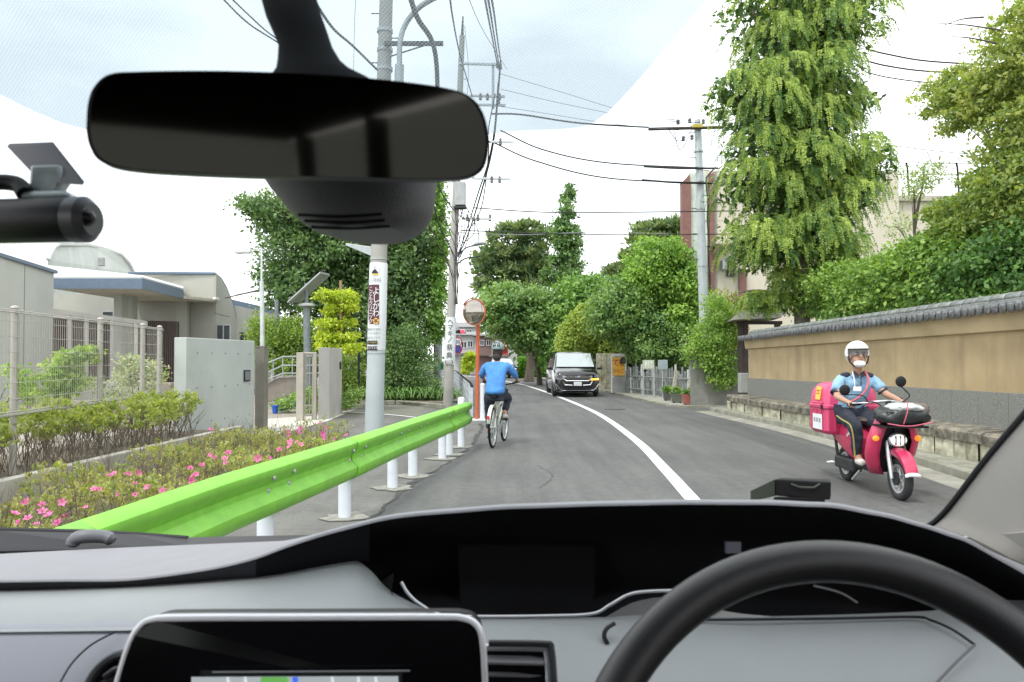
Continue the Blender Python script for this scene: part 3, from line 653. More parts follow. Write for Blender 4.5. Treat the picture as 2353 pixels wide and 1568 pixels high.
b = MB(); b.tube([Vector((base.x, SPY, 0)), at(704, 700, SPY)], [.12, .11], 12); b.build('post', SGR, sp, smooth=True)
b = MB(); b.tube([at(704, 704, SPY), at(704, 652, SPY)], .06, 10); b.build('panel_stem', SGR, sp)
b = MB(); c = at(704, 701, SPY); b.lathe([(.001, -.05), (.26, -.04), (.27, .0), (.2, .05), (.001, .06)], c, 20); b.build('lamp_disc', mat('lamp disc pale', (.5,.52,.5), .5), sp, smooth=True)
pc = [at(661, 695, SPY-.4), at(735, 628, SPY-.4), at(757, 633, SPY+.5), at(690, 694, SPY+.6)]
b = MB(); b.prism(pc, (0, .02, .05)); b.build('solar_panel', mat('panel underside', (.36, .37, .33), .6), sp)
b = MB(); b.tube(pc+[pc[0]], .022, 5); b.build('panel_rim', GALV, sp)
wp_ = thing('signpost', 'slim grey and white post standing behind the ramp', 'post', tuple(at(633, 912, 26)))
b = MB(); b.tube([v3(at(632, 900, 26), 0), at(636, 690, 26)], .07, 8); b.build('post_body', SGR, wp_)
b = MB(); b.tube([v3(at(625, 900, 25.9), 0), at(627, 765, 25.9)], .05, 8); b.build('white_pipe', WHITEP, wp_)
# ================= utility poles =================
PCON = mat('pole concrete', (.36, .355, .33), .85, var=.08, scale=3, bump=.3, bscale=30, col2=(.28,.27,.24), c2=(.45,.7), streak=(1, 1, .2))
PSIGN = mat('sign white', (.70, .73, .74), .45, var=.02)
PBLUE = mat('pale blue pole wrap', (.42, .47, .48), .6, var=.06, scale=2)
JBLK = mat('print black', (.02, .018, .02), .5, var=0); JWHT = mat('print white', (.8, .8, .8), .5, var=0)
MAROON = mat('print maroon', (.09, .02, .035), .5, var=0); YEL = mat('print yellow', (.75, .55, .08), .5, var=0); GRYP = mat('print grey', (.3, .33, .35), .5, var=0); GOLD = mat('print gold', (.5, .38, .15), .5, var=0)
UY = 13.7
up_ = thing('utility_pole', 'concrete utility pole wrapped with the maroon clinic advertisement', 'utility pole', (-2.48, UY, 0))
def lean(z, x0, x1, ztop): return x0+(x1-x0)*z/ztop
ux = lambda z: -2.48+.19*z/7.9
ur = lambda z: .165-.045*z/8
b = MB(); b.tube([(ux(z), UY, z) for z in np.linspace(0, 11, 12)], [ur(z) for z in np.linspace(0, 11, 12)], 20); b.build('shaft', PCON, up_, smooth=True)
zs = 1.45+(825-605)/1750*UY; ze = 1.45+(825-805)/1750*UY
b = MB(); b.tube([(ux(z), UY, z) for z in (0.02, ze-.006)], [ur(0)+.004, ur(ze)+.004], 20); b.build('lower_wrap', PBLUE, up_, smooth=True)
b = MB(); rr = ur(zs)+.014
b.tube([(ux(z), UY, z) for z in (ze, ze+.03, zs-.03, zs)], [rr*.97+.006, rr+.006, rr, rr*.97], 28); b.build('advert_wrap', PSIGN, up_, smooth=True)
def onpole(u, v):     # matrix on the front of the wrap facing the road users
    z = 1.45+(825-v)/1750*UY; return facing((ux(z)+(u)*.0057, UY-rr-.012, z), (0, -1, 0))
adv = thing('tmp', None, None)
def plate(x, z, w, h, m_, nme, y=None, dd=.004):
    b = MB(); yy = UY-rr-.008 if y is None else y
    n_ = 6; rows = []
    for i in range(n_+1):
        xx = x+w*(i/n_-.5); a_ = max(-1, min(1, (xx-ux(z))/(rr+.008))); yv = UY-math.sqrt(max(0, 1-a_*a_))*(rr+.008)-dd
        rows.append([(xx, yv, z-h/2), (xx, yv, z+h/2)])
    b.loft(rows); return b.build(nme, m_, up_)
def zof(v): return 1.45+(825-v)/1750*UY
def xof(u): return (u-1176.5)/1750*(UY-.15)
plate(xof(858), zof(701), 26*.0077, 90*.0078, MAROON, 'advert_panel')
def bend(o, off=.004):
    me = o.data; ox = ORG[up_.name]
    for v in me.vertices:
        xw = v.co.x+ox.x; zw = v.co.z+ox.z; a_ = max(-1, min(1, (xw-ux(zw))/(rr+.01)))
        v.co.y += (UY-math.sqrt(max(0, 1-a_*a_))*(rr+.01)-off) - (UY-rr-.01-off)
def ptext(s_, u, v, size, m_, sx=1.0, sp_=1.0, off=.009):
    M_ = facing((xof(u), UY-rr-.01-off, zof(v)), (0, -1, 0)); o = text(s_, size, M_, m_, up_, sx=sx, spacing=sp_, depth=.0012); bend(o, off); return o
for ch, v in zip('よしかわ', (672, 689, 706, 722)): ptext(ch, 864, v, .155, JWHT, .9)
for ch, v in zip('こどもクリニック', (666, 677, 688, 699, 709, 719, 729, 740)): ptext(ch, 851.5, v, .092, JWHT, .95)
fl = MB()
for i in range(5):
    a_ = 2*math.pi*i/5+.3; c = Vector((xof(864)+.03*math.cos(a_), UY-rr-.02, zof(739)+.03*math.sin(a_))); fl.lathe([(.001, 0), (.028, 0), (.028, .002), (.001, .002)], c, 12, facing((0,0,0), (0,-1,0)))
fl.build('flower_mark', mat('print orange', (.75,.42,.12), .5, var=0), up_)
ptext('小児科', 860, 646, .085, GRYP); 
ic = MB(); cx, cz, yy = xof(861), zof(627), UY-rr-.014
ic.prism([(cx-.055, yy, cz-.03), (cx+.055, yy, cz-.03), (cx+.055, yy, cz-.01), (cx+.02, yy, cz+.04), (cx-.02, yy, cz+.04), (cx-.055, yy, cz-.01)], (0, .003, 0)); ic.build('house_mark', JBLK, up_)
ic = MB(); ic.box((cx, yy, cz-.045), (.14, .003, .02)); ic.build('yellow_bar', YEL, up_)
ic = MB(); ic.tube([(cx-.005, yy, cz+.04), (cx-.005, yy, cz+.075), (cx-.035, yy, cz+.105)], .005, 5); ic.tube([(cx-.005, yy, cz+.075), (cx+.03, yy, cz+.105)], .005, 5); ic.tube([(cx+.075, yy, cz-.03), (cx+.085, yy, cz+.06)], .004, 5); ic.build('tree_mark', GRYP, up_)
ptext('西東京市本町', 856, 758, .05, GRYP); ptext('ココカラ館1F', 856, 767, .05, GRYP); ptext('☎452-7373', 856, 777, .055, GRYP)
plate(xof(855), zof(788), 25*.0078, 9*.0078, JBLK, 'address_band'); plate(xof(855), zof(801), 25*.0078, 9*.0078, JBLK, 'address_band')
ptext('この先信号右', 855, 788, .044, GOLD); ptext('歩いて1分', 855, 801, .05, JWHT)
for v in (596, 812, 560):
    z = zof(v); b = MB(); b.lathe([(ur(z)+.004, -.012), (ur(z)+.012, -.01), (ur(z)+.012, .01), (ur(z)+.004, .012)], (ux(z), UY, z), 20); b.build('steel_band', GALV, up_, smooth=True)
b = MB(); z = zof(570); p = Vector((ux(z)-.1, UY, z)); q = at(795, 562, UY); b.hexa([p+Vector((0,-.03,-.16)), q+Vector((0,-.03,-.02)), q+Vector((0,.03,-.02)), p+Vector((0,.03,-.16))], [p+Vector((0,-.03,.02)), q+Vector((0,-.03,.02)), q+Vector((0,.03,.02)), p+Vector((0,.03,.02))]); b.box((p.x-.03, UY, z-.25), (.03, .1, .5)); b.build('bracket_arm', GALV, up_, bevel=.005)
# upper fittings: cross arm, brace, bands
za = 1.45+(825-103)/1750*UY
b = MB(); b.box((ux(za)+.55, UY-.17, za), (1.05, .07, .07)); b.build('cross_arm', DKMETAL, up_, bevel=.005)
b = MB(); b.tube([(ux(za)+.75, UY-.17, za-.03), (ux(za)+.12, UY-.14, za-.22)], .015, 6); b.build('arm_brace', DKMETAL, up_)
for dz in (-.05, -.4, -.8, .3): b = MB(); b.lathe([(ur(za)+.02, -.03), (ur(za)+.02, .03)], (ux(za), UY, za+dz), 16); b.build('steel_band', GALV, up_)
for i in range(9):
    z = za-1.2+i*.45; s_ = 1 if i % 2 else -1; b = MB(); b.tube([(ux(z), UY-.05, z), (ux(z)+s_*(ur(z)+.13), UY-.05, z)], .011, 5); b.build('step_bolt', DKMETAL, up_)
bpy.data.objects.remove(adv)
# swan neck road lamp tube strapped beside the pole
lt = thing('road_lamp', 'pale grey swan neck lamp tube strapped to the clinic pole', 'street lamp', (-1.93, UY-.25, 5.2))
b = MB(); YL = UY-.22
b.tube([at(916, 300, YL), at(917, 185, YL), at(918, 150, YL)], .082, 12); b.build('lower_sleeve', GALV, lt, smooth=True)
b = MB(); pth = catmull([at(918, 150, YL), at(919, 100, YL), at(930, 60, YL), at(955, 25, YL-.1), at(990, 0, YL-.3), at(1040, -22, YL-.8)], 24)
b.tube(pth, .048, 12); b.build('swan_neck', GALV, lt, smooth=True)
b = MB(); b.ell(at(1070, -30, YL-1.2), (.18, .4, .09), 16, 8); b.build('lamp_head', GALV, lt, smooth=True)
# second pole with transformer box
VY = 23.0
u2 = thing('utility_pole', 'concrete utility pole with a grey transformer box and a white name sign', 'utility pole', (-1.94, VY, 0))
vx = lambda z: -1.94+.42*z/11.3
vr = lambda z: .15-.07*z/11.4
def z2(v): return 1.45+(825-v)/1750*VY
b = MB(); b.tube([(vx(z), VY, z) for z in np.linspace(0, 11.3, 10)], [vr(z) for z in np.linspace(0, 11.3, 10)], 16); b.build('shaft', PCON, u2, smooth=True)
b = MB(); b.tube([(vx(11.3), VY, 11.25), (vx(11.9), VY, 11.9)], [.05, .02], 8); b.build('top_pin', DKMETAL, u2)
b = MB(); b.box(at(1058, 447, VY-.1), (.32, .35, .72)); b.build('transformer_box', mat('transformer grey', (.36,.38,.38), .6), u2, bevel=.03)
b = MB(); b.box(at(1057, 478, VY-.15), (.38, .3, .05)); b.build('box_shelf', DKMETAL, u2)
zt_ = z2(730); zb2 = z2(838)
b = MB(); b.tube([(vx(z), VY, z) for z in (zb2, zt_)], [vr(zb2)+.02]*2, 20); b.build('name_sign', PSIGN, u2, smooth=True)
for ch, v in zip('へマキノ祭典', (741, 754, 768, 782, 800, 818)):
    M_ = facing((vx(z2(v))-.0, VY-vr(2)-.03, z2(v)), (0, -1, 0)); text(ch, .21, M_, JBLK, u2, sx=.9)
b = MB(); zz = z2(833); b.box((vx(zz), VY-vr(1)-.022, zz), (.24, .01, .1)); b.build('address_plate', JBLK, u2)
b = MB(); zz = z2(833); b.box((vx(zz), VY-vr(1)-.03, zz+.02), (.2, .01, .02)); b.box((vx(zz), VY-vr(1)-.03, zz-.02), (.2, .01, .02)); b.build('address_print', JWHT, u2)
for v, u0, u1 in ((148, 1055, 1140), (222, 1080, 1160), (242, 1050, 1162), (327, 1090, 1180), (412, 1085, 1173), (504, 1062, 1128)):
    p, q = at(u0, v, VY-.12), at(u1, v+2, VY-.3); b = MB(); b.hexa([p, q, q+Vector((0,.06,0)), p+Vector((0,.06,0))], [x+Vector((0,0,.06)) for x in (p, q, q+Vector((0,.06,0)), p+Vector((0,.06,0)))]); b.build('cross_arm', GALV, u2)
INS = mat('insulator', (.16,.15,.15), .35)
for u, v in ((1143, 148), (1148, 222), (1120, 222), (1104, 222), (1146, 236), (1130, 412), (1148, 412), (1074, 500), (1098, 500), (1126, 500), (1150, 325), (1112, 327)):
    p = at(u, v, VY-.22); b = MB(); b.lathe([(.02, -.12), (.05, -.1), (.05, -.06), (.025, -.05), (.05, -.03), (.05, .01), (.025, .02), (.045, .05), (.02, .1)], p, 8); b.build('insulator', INS, u2, smooth=True)
b = MB(); b.tube([at(1133, 145, VY-.2), at(1133, 250, VY-.2)], .04, 6); b.build('arm_riser', GALV, u2)
for (pts) in ([(1052, 590), (1068, 572), (1090, 563)], [(1052, 606), (1070, 594), (1092, 591), (1108, 588)]):
    b = MB(); b.tube(catmull([at(u, v, VY-.3) for u, v in pts], 8), .022, 6); b.build('lamp_arm', DKMETAL, u2, smooth=True)
b = MB(); b.tube(catmull([at(1082, 567, VY-.35), at(1100, 560, VY-.5), at(1118, 559, VY-.6)], 6), [.03, .08, .11, .12, .1, .03], 10, flat=.5); b.build('lamp_head', GALV, u2, smooth=True)
for i in range(12):
    z = 5+i*.45; s_ = 1 if i % 2 else -1; b = MB(); b.tube([(vx(z), VY-.05, z), (vx(z)+s_*(vr(z)+.14), VY-.05, z)], .01, 5); b.build('step_bolt', DKMETAL, u2)
for i in range(4):
    b = MB(); n_ = 16; pts = []
    u0 = 1040+i*5
    for j in range(n_): 
        t = j/(n_-1); pts.append(at(1048+12*math.sin(t*7+i*2)*(1-t)+6*(1-t)-2*t+i*2, 470+t*230, VY-.16))
    b.tube(pts, .013, 5); b.build('service_cable', CABLE, u2, smooth=True)
# smaller posts with adverts left of it
s3 = thing('utility_pole', 'slender grey pole with green banner seen left of the name sign pole', 'pole', tuple(at(1008, 905, 29)))
b = MB(); b.tube([v3(at(1008, 900, 29), 0), at(1012, 760, 29)], .1, 10); b.build('shaft', PBLUE, s3)
b = MB(); b.box(at(1016, 842, 28.85), (.12, .03, .26)); b.build('green_banner', mat('banner green', (.05,.32,.12), .6), s3)
b = MB(); b.box(at(1004, 815, 28.85), (.14, .03, .9)); b.build('white_banner', PSIGN, s3)
for i, ch in enumerate('小児歯科'): text(ch, .14, facing(at(1004, 800+i*9.5, 28.82), (0,-1,0)), JBLK, s3)
# ================= pale steel pole on the far side =================
WY = 25.0
u4 = thing('utility_pole', 'pale blue grey steel utility pole in front of the cream building', 'utility pole', (6.35, WY, 0))
wx = lambda z: 6.38-.24*z/9.2
WS = mat('pale blue steel', (.47, .52, .54), .55, .2, var=.05, scale=3, col2=(.38,.42,.43), c2=(.5,.7))
b = MB(); b.tube([(wx(z), WY, z) for z in np.linspace(0, 9.2, 8)], [.17-.05*z/9.2 for z in np.linspace(0, 9.2, 8)], 18); b.build('shaft', WS, u4, smooth=True)
for dx, z1_ in ((.2, 3.2), (.27, 3.3), (.34, 2.6)):
    b = MB(); b.tube([(wx(0)+dx, WY-.1, 0), (wx(z1_)+dx, WY-.1, z1_)], .03, 8); b.build('conduit', WS, u4, smooth=True)
b = MB(); b.tube([(wx(z)+.2+.02*math.sin(z*5), WY-.12, z) for z in np.linspace(3, 7.4, 24)]+[(wx(7.6)+.5, WY-.1, 7.75)], .022, 6); b.build('service_cable', CABLE, u4)
for i in range(17):
    z = 2.2+i*.42; s_ = 1 if i % 2 else -1; b = MB(); b.tube([(wx(z), WY-.05, z), (wx(z)+s_*(.3), WY-.05, z)], .012, 5); b.build('step_bolt', DKMETAL, u4)
for z in (4.5, 6.4, 7.3, 8.3): b = MB(); b.lathe([(.16, -.03), (.16, .03)], (wx(z), WY, z), 14); b.build('steel_band', GALV, u4)
b = MB(); p, q = at(1490, 297, WY-.2), at(1662, 293, WY-.2); b.tube([p, q], .055, 8); b.build('cross_arm', mat('rusty brown arm', (.07,.05,.045), .7), u4)
b = MB(); b.box(at(1601, 292, WY-.15), (.34, .3, .12)); b.build('yellow_sleeve', mat('yellow sleeve', (.5,.42,.08), .5), u4, bevel=.02)
b = MB(); b.lathe([(.1,0),(.1,.15),(.02,.17)], (wx(9.2), WY, 9.2), 12); b.build('pole_cap', GALV, u4)
for u, v in ((1558, 280), (1585, 277), (1616, 279), (1570, 318), (1590, 315)):
    p = at(u, v, WY-.2); b = MB(); b.lathe([(.02, -.1), (.06, -.08), (.06, -.03), (.03, -.02), (.06, .0), (.06, .05), (.02, .08)], p, 8); b.build('insulator', INS, u4, smooth=True)
for p_ in ([(1540, 278), (1570, 283), (1610, 281)], [(1535, 297), (1560, 325), (1590, 300)], [(1548, 300), (1562, 345), (1585, 312)]):
    b = MB(); b.tube(catmull([at(u, v, WY-.3) for u, v in p_], 12), .012, 5); b.build('jumper_wire', CABLE, u4)
# ================= overhead cables =================
def cable(pts, r, label, seg=26, grp='overhead cables', m_=CABLE):
    b = MB(); b.tube(catmull([at(*p) for p in pts], seg), r, 5); o = b.build('overhead_cable', m_, smooth=True); return tag(o, label, 'cable', grp)
THIN = mat('weathered wire', (.22, .24, .25), .6)
cable([(1130, 262, 23), (1200, 264, 23.4), (1330, 283, 24), (1490, 293, 24.8)], .028, 'thick cable running from the transformer pole to the dark cross arm')
cable([(1150, 300, 23), (1250, 345, 23.5), (1400, 375, 24.2), (1640, 387, 25)], .022, 'upper sagging cable crossing above the road towards the steel pole')
cable([(1128, 325, 23), (1230, 370, 23.4), (1400, 410, 24), (1660, 422, 25)], .022, 'lower sagging cable crossing above the road towards the steel pole')
cable([(1480, 383, 24.4), (1560, 387, 24.7), (1650, 387, 25)], .034, 'thick black sleeve section on the upper sagging cable')
cable([(1475, 414, 24.3), (1560, 420, 24.7), (1655, 422, 25)], .034, 'thick black sleeve section on the lower sagging cable')
cable([(1090, 478, 23), (1250, 488, 23.5), (1450, 488, 24), (1700, 485, 25)], .018, 'straight level cable crossing the sky above the pointed tree')
cable([(1060, 530, 23), (1300, 538, 25), (1480, 540, 26), (1760, 537, 26)], .018, 'lowest level cable crossing in front of the pine crown')
cable([(1052, 535, 23), (1200, 540, 26), (1400, 533, 30), (1560, 540, 34)], .014, 'thin wire just under the lowest level cable', m_=THIN)
cable([(1150, 170, 22.7), (1300, 215, 23.5), (1450, 260, 24.2), (1570, 278, 24.9)], .008, 'thin upper wire sloping down to the steel pole top', m_=THIN)
cable([(1150, 205, 22.7), (1300, 240, 23.5), (1450, 268, 24.2), (1590, 279, 24.9)], .008, 'thin lower wire sloping down to the steel pole top', m_=THIN)
cable([(1150, 245, 22.7), (1260, 262, 23), (1400, 284, 24), (1560, 300, 24.9)], .008, 'third thin wire sloping down to the steel pole', m_=THIN)
for i, (u0, u1, w) in enumerate(((1112, 1143, 0), (1119, 1146, 0), (1127, 1151, 0))):
    cable([(u0-8, -60, 8.0), (u0+8, 30, 12), ((u0+u1)/2+4, 90, 17), (u1+2, 160, 22.8)], .017, ('first', 'second', 'third')[i]+' of three parallel cables dropping to the transformer pole arm')
cable([(1150, 140, 22.6), (1143, 230, 22.6), (1133, 330, 23.5), (1112, 420, 26), (1075, 540, 31), (1046, 600, 36)], .03, 'long dark cable curving down past the transformer pole')
cable([(1145, 190, 22.6), (1136, 300, 23), (1120, 380, 24.5), (1100, 440, 27), (1062, 560, 32), (1048, 590, 35)], .026, 'second long dark cable curving beside the first one')
cable([(1138, 215, 22.6), (1122, 300, 22.8), (1122, 360, 22.8), (1108, 470, 24), (1085, 520, 24)], .018, 'loose drop cable hanging beside the transformer pole')
cable([(1028, -60, 9), (1040, 40, 13), (1058, 130, 18), (1085, 222, 22.8)], .016, 'single dark cable crossing behind the mirror towards the transformer pole')
cable([(935, -30, 11), (958, 40, 12), (990, 90, 13), (1003, 150, 14), (1006, 260, 15)], .045, 'thick lashed cable bundle curving down beside the swan neck tube', m_=mat('cable bundle', (.09,.085,.085), .8, var=.3, scale=30))
cable([(720, 0, 9), (765, 65, 10.5), (810, 105, 12), (866, 160, 13.5)], .020, 'dark cable sloping from the mirror stem to the clinic pole')
cable([(505, -10, 8), (560, 45, 8.6), (610, 80, 9), (700, 130, 10.5), (866, 200, 13.5)], .010, 'upper wire of the twin drop wires beside the mirror stem')
cable([(525, -10, 8), (575, 38, 8.6), (630, 85, 9), (720, 140, 10.5), (866, 210, 13.5)], .009, 'lower wire of the twin drop wires beside the mirror stem')
for i, (x0, y0, x1, y1) in enumerate(((1060, 0, 1145, 300), (1090, -10, 1150, 180), (1070, -10, 1092, 90))): pass
cable([(818, -20, 9), (814, 80, 11), (812, 200, 13)], .004, 'hair thin vertical wire beside the clinic pole', m_=THIN)
cable([(1070, -20, 10), (1110, 70, 14), (1165, 160, 20)], .006, 'hair thin wire rising between the two utility poles', m_=THIN)
cable([(1068, 60, 16), (1075, 200, 20), (1048, 420, 22.9)], .006, 'fine stay wire beside the transformer pole', m_=THIN)
cable([(1000, 420, 14), (1040, 480, 18), (1068, 505, 22.8)], .012, 'drop wire crossing above the transformer box')
cable([(998, 480, 14), (1015, 530, 17), (1045, 590, 22.8)], .014, 'drop wire reaching the pole above the street lamp')
cable([(985, 520, 13), (1010, 560, 16), (1042, 640, 22.8)], .012, 'lowest drop wire reaching the transformer pole')
cable([(225, 548, 30), (400, 526, 32), (560, 505, 34), (640, 498, 36)], .010, 'upper thin wire above the low school roof', m_=THIN)
cable([(225, 520, 30), (400, 500, 32), (560, 482, 34)], .008, 'topmost thin wire above the low school roof', m_=THIN)
cable([(300, 600, 40), (450, 584, 38), (600, 568, 36), (760, 545, 34)], .016, 'wire passing behind the yard light head', m_=THIN)
cable([(300, 614, 40), (430, 600, 38), (600, 577, 36), (760, 550, 34)], .016, 'wire passing just under the yard light head', m_=THIN)
cable([(545, 676, 45), (620, 668, 45), (700, 660, 45)], .02, 'wire above the rear school wing', m_=THIN)
for i, (v0, v1, r_) in enumerate(((125, 150, .03), (152, 170, .03), (178, 195, .022))):
    cable([(1990, v0-12, 25), (2040, v0, 25.2), (2130, (v0+v1)/2+3, 25.5), (2280, v1, 26)], r_, ('upper', 'middle', 'lower')[i]+' black cable running from the vine covered tree to the maple')
cable([(2040, 375-42, 30), (2130, 345, 30), (2280, 360, 31)], .015, 'thin cable above the roof fence behind the trees')
cable([(2130, 348, 30), (2140, 372, 30), (2142, 378, 30)], .015, 'short wire dropping to the roof fence')

for i in range(6):
    u0 = 1038+i*4; pts = [(1000-i*9, 395+i*30, 15+i), (1025, 470+i*28+14*math.sin(i*2), 19+i*.5), (1048+3*math.sin(i), 520+i*30, 22.85)]
    cable(pts, .009, ('first', 'second', 'third', 'fourth', 'fifth', 'sixth')[i]+' from the top of the drop wires fanning into the transformer pole')
for i, (a_, b_) in enumerate((((1068, 470), (1100, 560)), ((1075, 480), (1052, 600)), ((1090, 500), (1062, 560)))):
    cable([(a_[0], a_[1], 22.8), ((a_[0]+b_[0])/2+12, (a_[1]+b_[1])/2+8, 22.8), (b_[0], b_[1], 22.85)], .014, ('short loop of cable hanging below the transformer box', 'slack cable curling down the transformer pole', 'small slack loop between the insulators and the lamp arm')[i])
# ================= curve mirror =================
OR_ = mat('orange paint', (.50, .115, .045), .45, var=.06, scale=5)
cm = thing('traffic_mirror', 'round convex traffic mirror on an orange pole at the pavement edge', 'traffic mirror', (-.8, 18.0, 0))
b = MB(); b.tube([(-.83, 18.0, 0), (-.80, 18.0, 2.45)], .045, 12); b.build('pole', OR_, cm, smooth=True)
mc = at(1089, 718, 17.7); Mm = facing(mc, (-.55, -1, -.06))
b = MB(); b.lathe([(.001, .05), (.1, .046), (.2, .034), (.28, .014), (.30, 0)], (0,0,0), 36, Mm); mm = bpy.data.materials.new('mirror glass'); mm.use_nodes = True
pp = mm.node_tree.nodes['Principled BSDF']; pp.inputs['Metallic'].default_value = 1; pp.inputs['Roughness'].default_value = .03; pp.inputs['Base Color'].default_value = (.36, .33, .29, 1)
b.build('mirror_face', mm, cm, smooth=True, ang=80)
b = MB(); b.lathe([(.30, .008), (.306, .008), (.312, -.02), (.30, -.05), (.001, -.09)], (0,0,0), 36, Mm); b.build('orange_rim', OR_, cm, smooth=True)
b = MB(); Mh = facing(mc+Vector((0, 0, .02)), (-.55, -1, -.06))
b.loft([[Mh@Vector((math.cos(a_)*r_, math.sin(a_)*r_, z_)) for a_ in np.linspace(.5, math.pi-.5, 12)] for r_, z_ in ((.312, -.02), (.318, .035))]); b.build('visor', OR_, cm, smooth=True, solid=.006)
b = MB(); b.box(Mm@Vector((0, -.2, -.1)), (.1, .12, .12)); b.build('clamp', DKMETAL, cm)
# ================= road signs far down the street =================
SY = 34.0
rs = thing('road_sign', 'two round red rimmed road signs stacked on one pole', 'road sign', tuple(v3(at(1055, 890, SY), 0)))
b = MB(); b.tube([v3(at(1057, 880, SY), 0), at(1056, 765, SY)], .03, 8); b.build('pole', GALV, rs)
RED = mat('sign red', (.55, .03, .03), .45, var=.02); SBL = mat('sign blue', (.03, .08, .4), .45, var=.02)
def roundsign(u, v, inner, bar):
    c = at(u, v, SY-.06); Mf = facing(c, (0, -1, 0))
    b = MB(); b.lathe([(.001, 0), (.2, 0), (.2, .012), (.001, .012)], (0,0,0), 28, Mf); d_ = b.build('sign_disc', RED, rs)
    b = MB(); b.lathe([(.001, .013), (.155, .013), (.155, .018), (.001, .018)], (0,0,0), 28, Mf); b.build('inner_disc', inner, d_)
    if bar: b = MB(); b.box((0, 0, .021), (.03, .34, .004), M=Matrix()); b2 = MB(); b2.v = [tuple(Mf@Matrix.Rotation(R(45), 4, 'Z')@Vector(v)) for v in b.v]; b2.f = b.f; b2.m = b.m; b2.build('diagonal_bar', RED, d_)
    return d_
d1 = roundsign(1052, 786, WHITEP, False); text('30', .22, facing(at(1052, 786, SY-.09), (0,-1,0)), SBL, rs)
roundsign(1052, 803, SBL, True)
b = MB(); b.box(at(1042, 795, SY), (.12, .04, .8)); b.build('post_banner', mat('banner white', (.6,.6,.6)), rs)
# traffic light
tl = thing('traffic_light', 'horizontal traffic light showing red above the far crossing', 'traffic light', tuple(at(1052, 765, 60)))
b = MB(); b.box(at(1055, 762, 60), (1.1, .2, .36)); b.build('housing', mat('light housing', (.3,.31,.32)), tl, bevel=.1)
for i, u in enumerate((1046, 1054, 1063)):
    b = MB(); c = at(u, 762, 59.85); b.lathe([(.001, 0), (.14, 0), (.14, .03), (.001, .05)], c, 14, facing((0,0,0), (0,-1,0)))
    b.build('lens', mat('lit red lens', (.8,.02,.02), .4, emit=((1,.03,.05), 2.5)) if i == 2 else BLACK, tl)
b = MB(); b.tube([at(1055, 755, 60), at(1000, 752, 60), at(1000, 760, 60)], .06, 6); b.tube([at(1000, 752, 60), v3(at(1000, 760, 60), 0)], .09, 8); b.build('mast', GALV, tl)
# ================= far houses =================
def house(Y, u0, u1, vtop, col, label, roofcol=(.2,.2,.21), depth=8, wins=(), gable=True, name='house', storey=True):
    a, c = at(u0, vtop, Y), at(u1, vtop, Y); z = a.z
    h = thing(name, label, 'house', ((a.x+c.x)/2, Y, 0))
    b = MB(); b.box(((a.x+c.x)/2, Y+depth/2, z/2), (c.x-a.x, depth, z)); b.build('wall', mat('house wall %s' % (col,), col, .9, var=.05, mixscale='world', scale=.6), h)
    rm = mat('house roof %s' % (roofcol,), roofcol, .7, var=.12, scale=4)
    b = MB(); o = .5
    if gable:
        r = (c.x-a.x)*.22; x0, x1, y0, y1 = a.x-o, c.x+o, Y-o, Y+depth+o; xm = (x0+x1)/2
        b.add([(x0,y0,z),(x1,y0,z),(x1,y1,z),(x0,y1,z),(x0+r*1.4,(y0+y1)/2,z+r),(x1-r*1.4,(y0+y1)/2,z+r)], [(0,3,2,1),(0,1,5,4),(2,3,4,5),(1,2,5),(3,0,4)])
    else: b.box(((a.x+c.x)/2, Y+depth/2, z+.12), (c.x-a.x+.5, depth+.5, .24))
    b.build('roof', rm, h)
    if storey: b = MB(); b.box(((a.x+c.x)/2, Y-.4, z*.52), (c.x-a.x+.4, .9, .15)); b.build('canopy', rm, h)
    for (wu0, wv0, wu1, wv1) in wins:
        p, q = at(wu0, wv1, Y-.04), at(wu1, wv0, Y-.04); f = MB(); t_ = .05
        for zz in (p.z, q.z): f.box(((p.x+q.x)/2, Y-.04, zz), (q.x-p.x+t_, .1, t_))
        for xx in (p.x, (p.x+q.x)/2, q.x): f.box((xx, Y-.045, (p.z+q.z)/2), (t_, .1, q.z-p.z))
        w = f.build('window', WHITEP, h); g_ = MB(); g_.box(((p.x+q.x)/2, Y-.02, (p.z+q.z)/2), (q.x-p.x-.02, .03, q.z-p.z-.02)); g_.build('pane', DKG, w)
    return h
house(72, 1046, 1096, 770, (.5,.5,.48), 'white house with grey roof beyond the traffic light', wins=((1060, 786, 1072, 800), (1075, 784, 1086, 798)))
house(85, 1030, 1100, 752, (.45,.45,.44), 'grey gabled house rising behind the white house', wins=((1072, 758, 1084, 766),), storey=False)
house(66, 1098, 1132, 772, (.24,.16,.15), 'dull red walled shop house behind the cyclist', (.16,.13,.13), wins=((1103, 782, 1112, 794), (1118, 782, 1128, 794)))
hp = house(64, 1130, 1168, 775, (.55,.5,.44), 'cream shop house with a small red sign', (.2,.2,.2), wins=((1140, 784, 1156, 790),))
b = MB(); b.box(at(1160, 800, 63.4), (.5, .1, 1.1)); b.build('shop_sign', RED, hp)
text('米', .5, facing(at(1160, 795, 63.3), (0,-1,0)), JWHT, hp); text('魚', .5, facing(at(1160, 806, 63.3), (0,-1,0)), JBLK, hp)
house(92, 1165, 1250, 765, (.4,.4,.38), 'grey house mostly hidden behind the roadside trees', wins=(), storey=False)
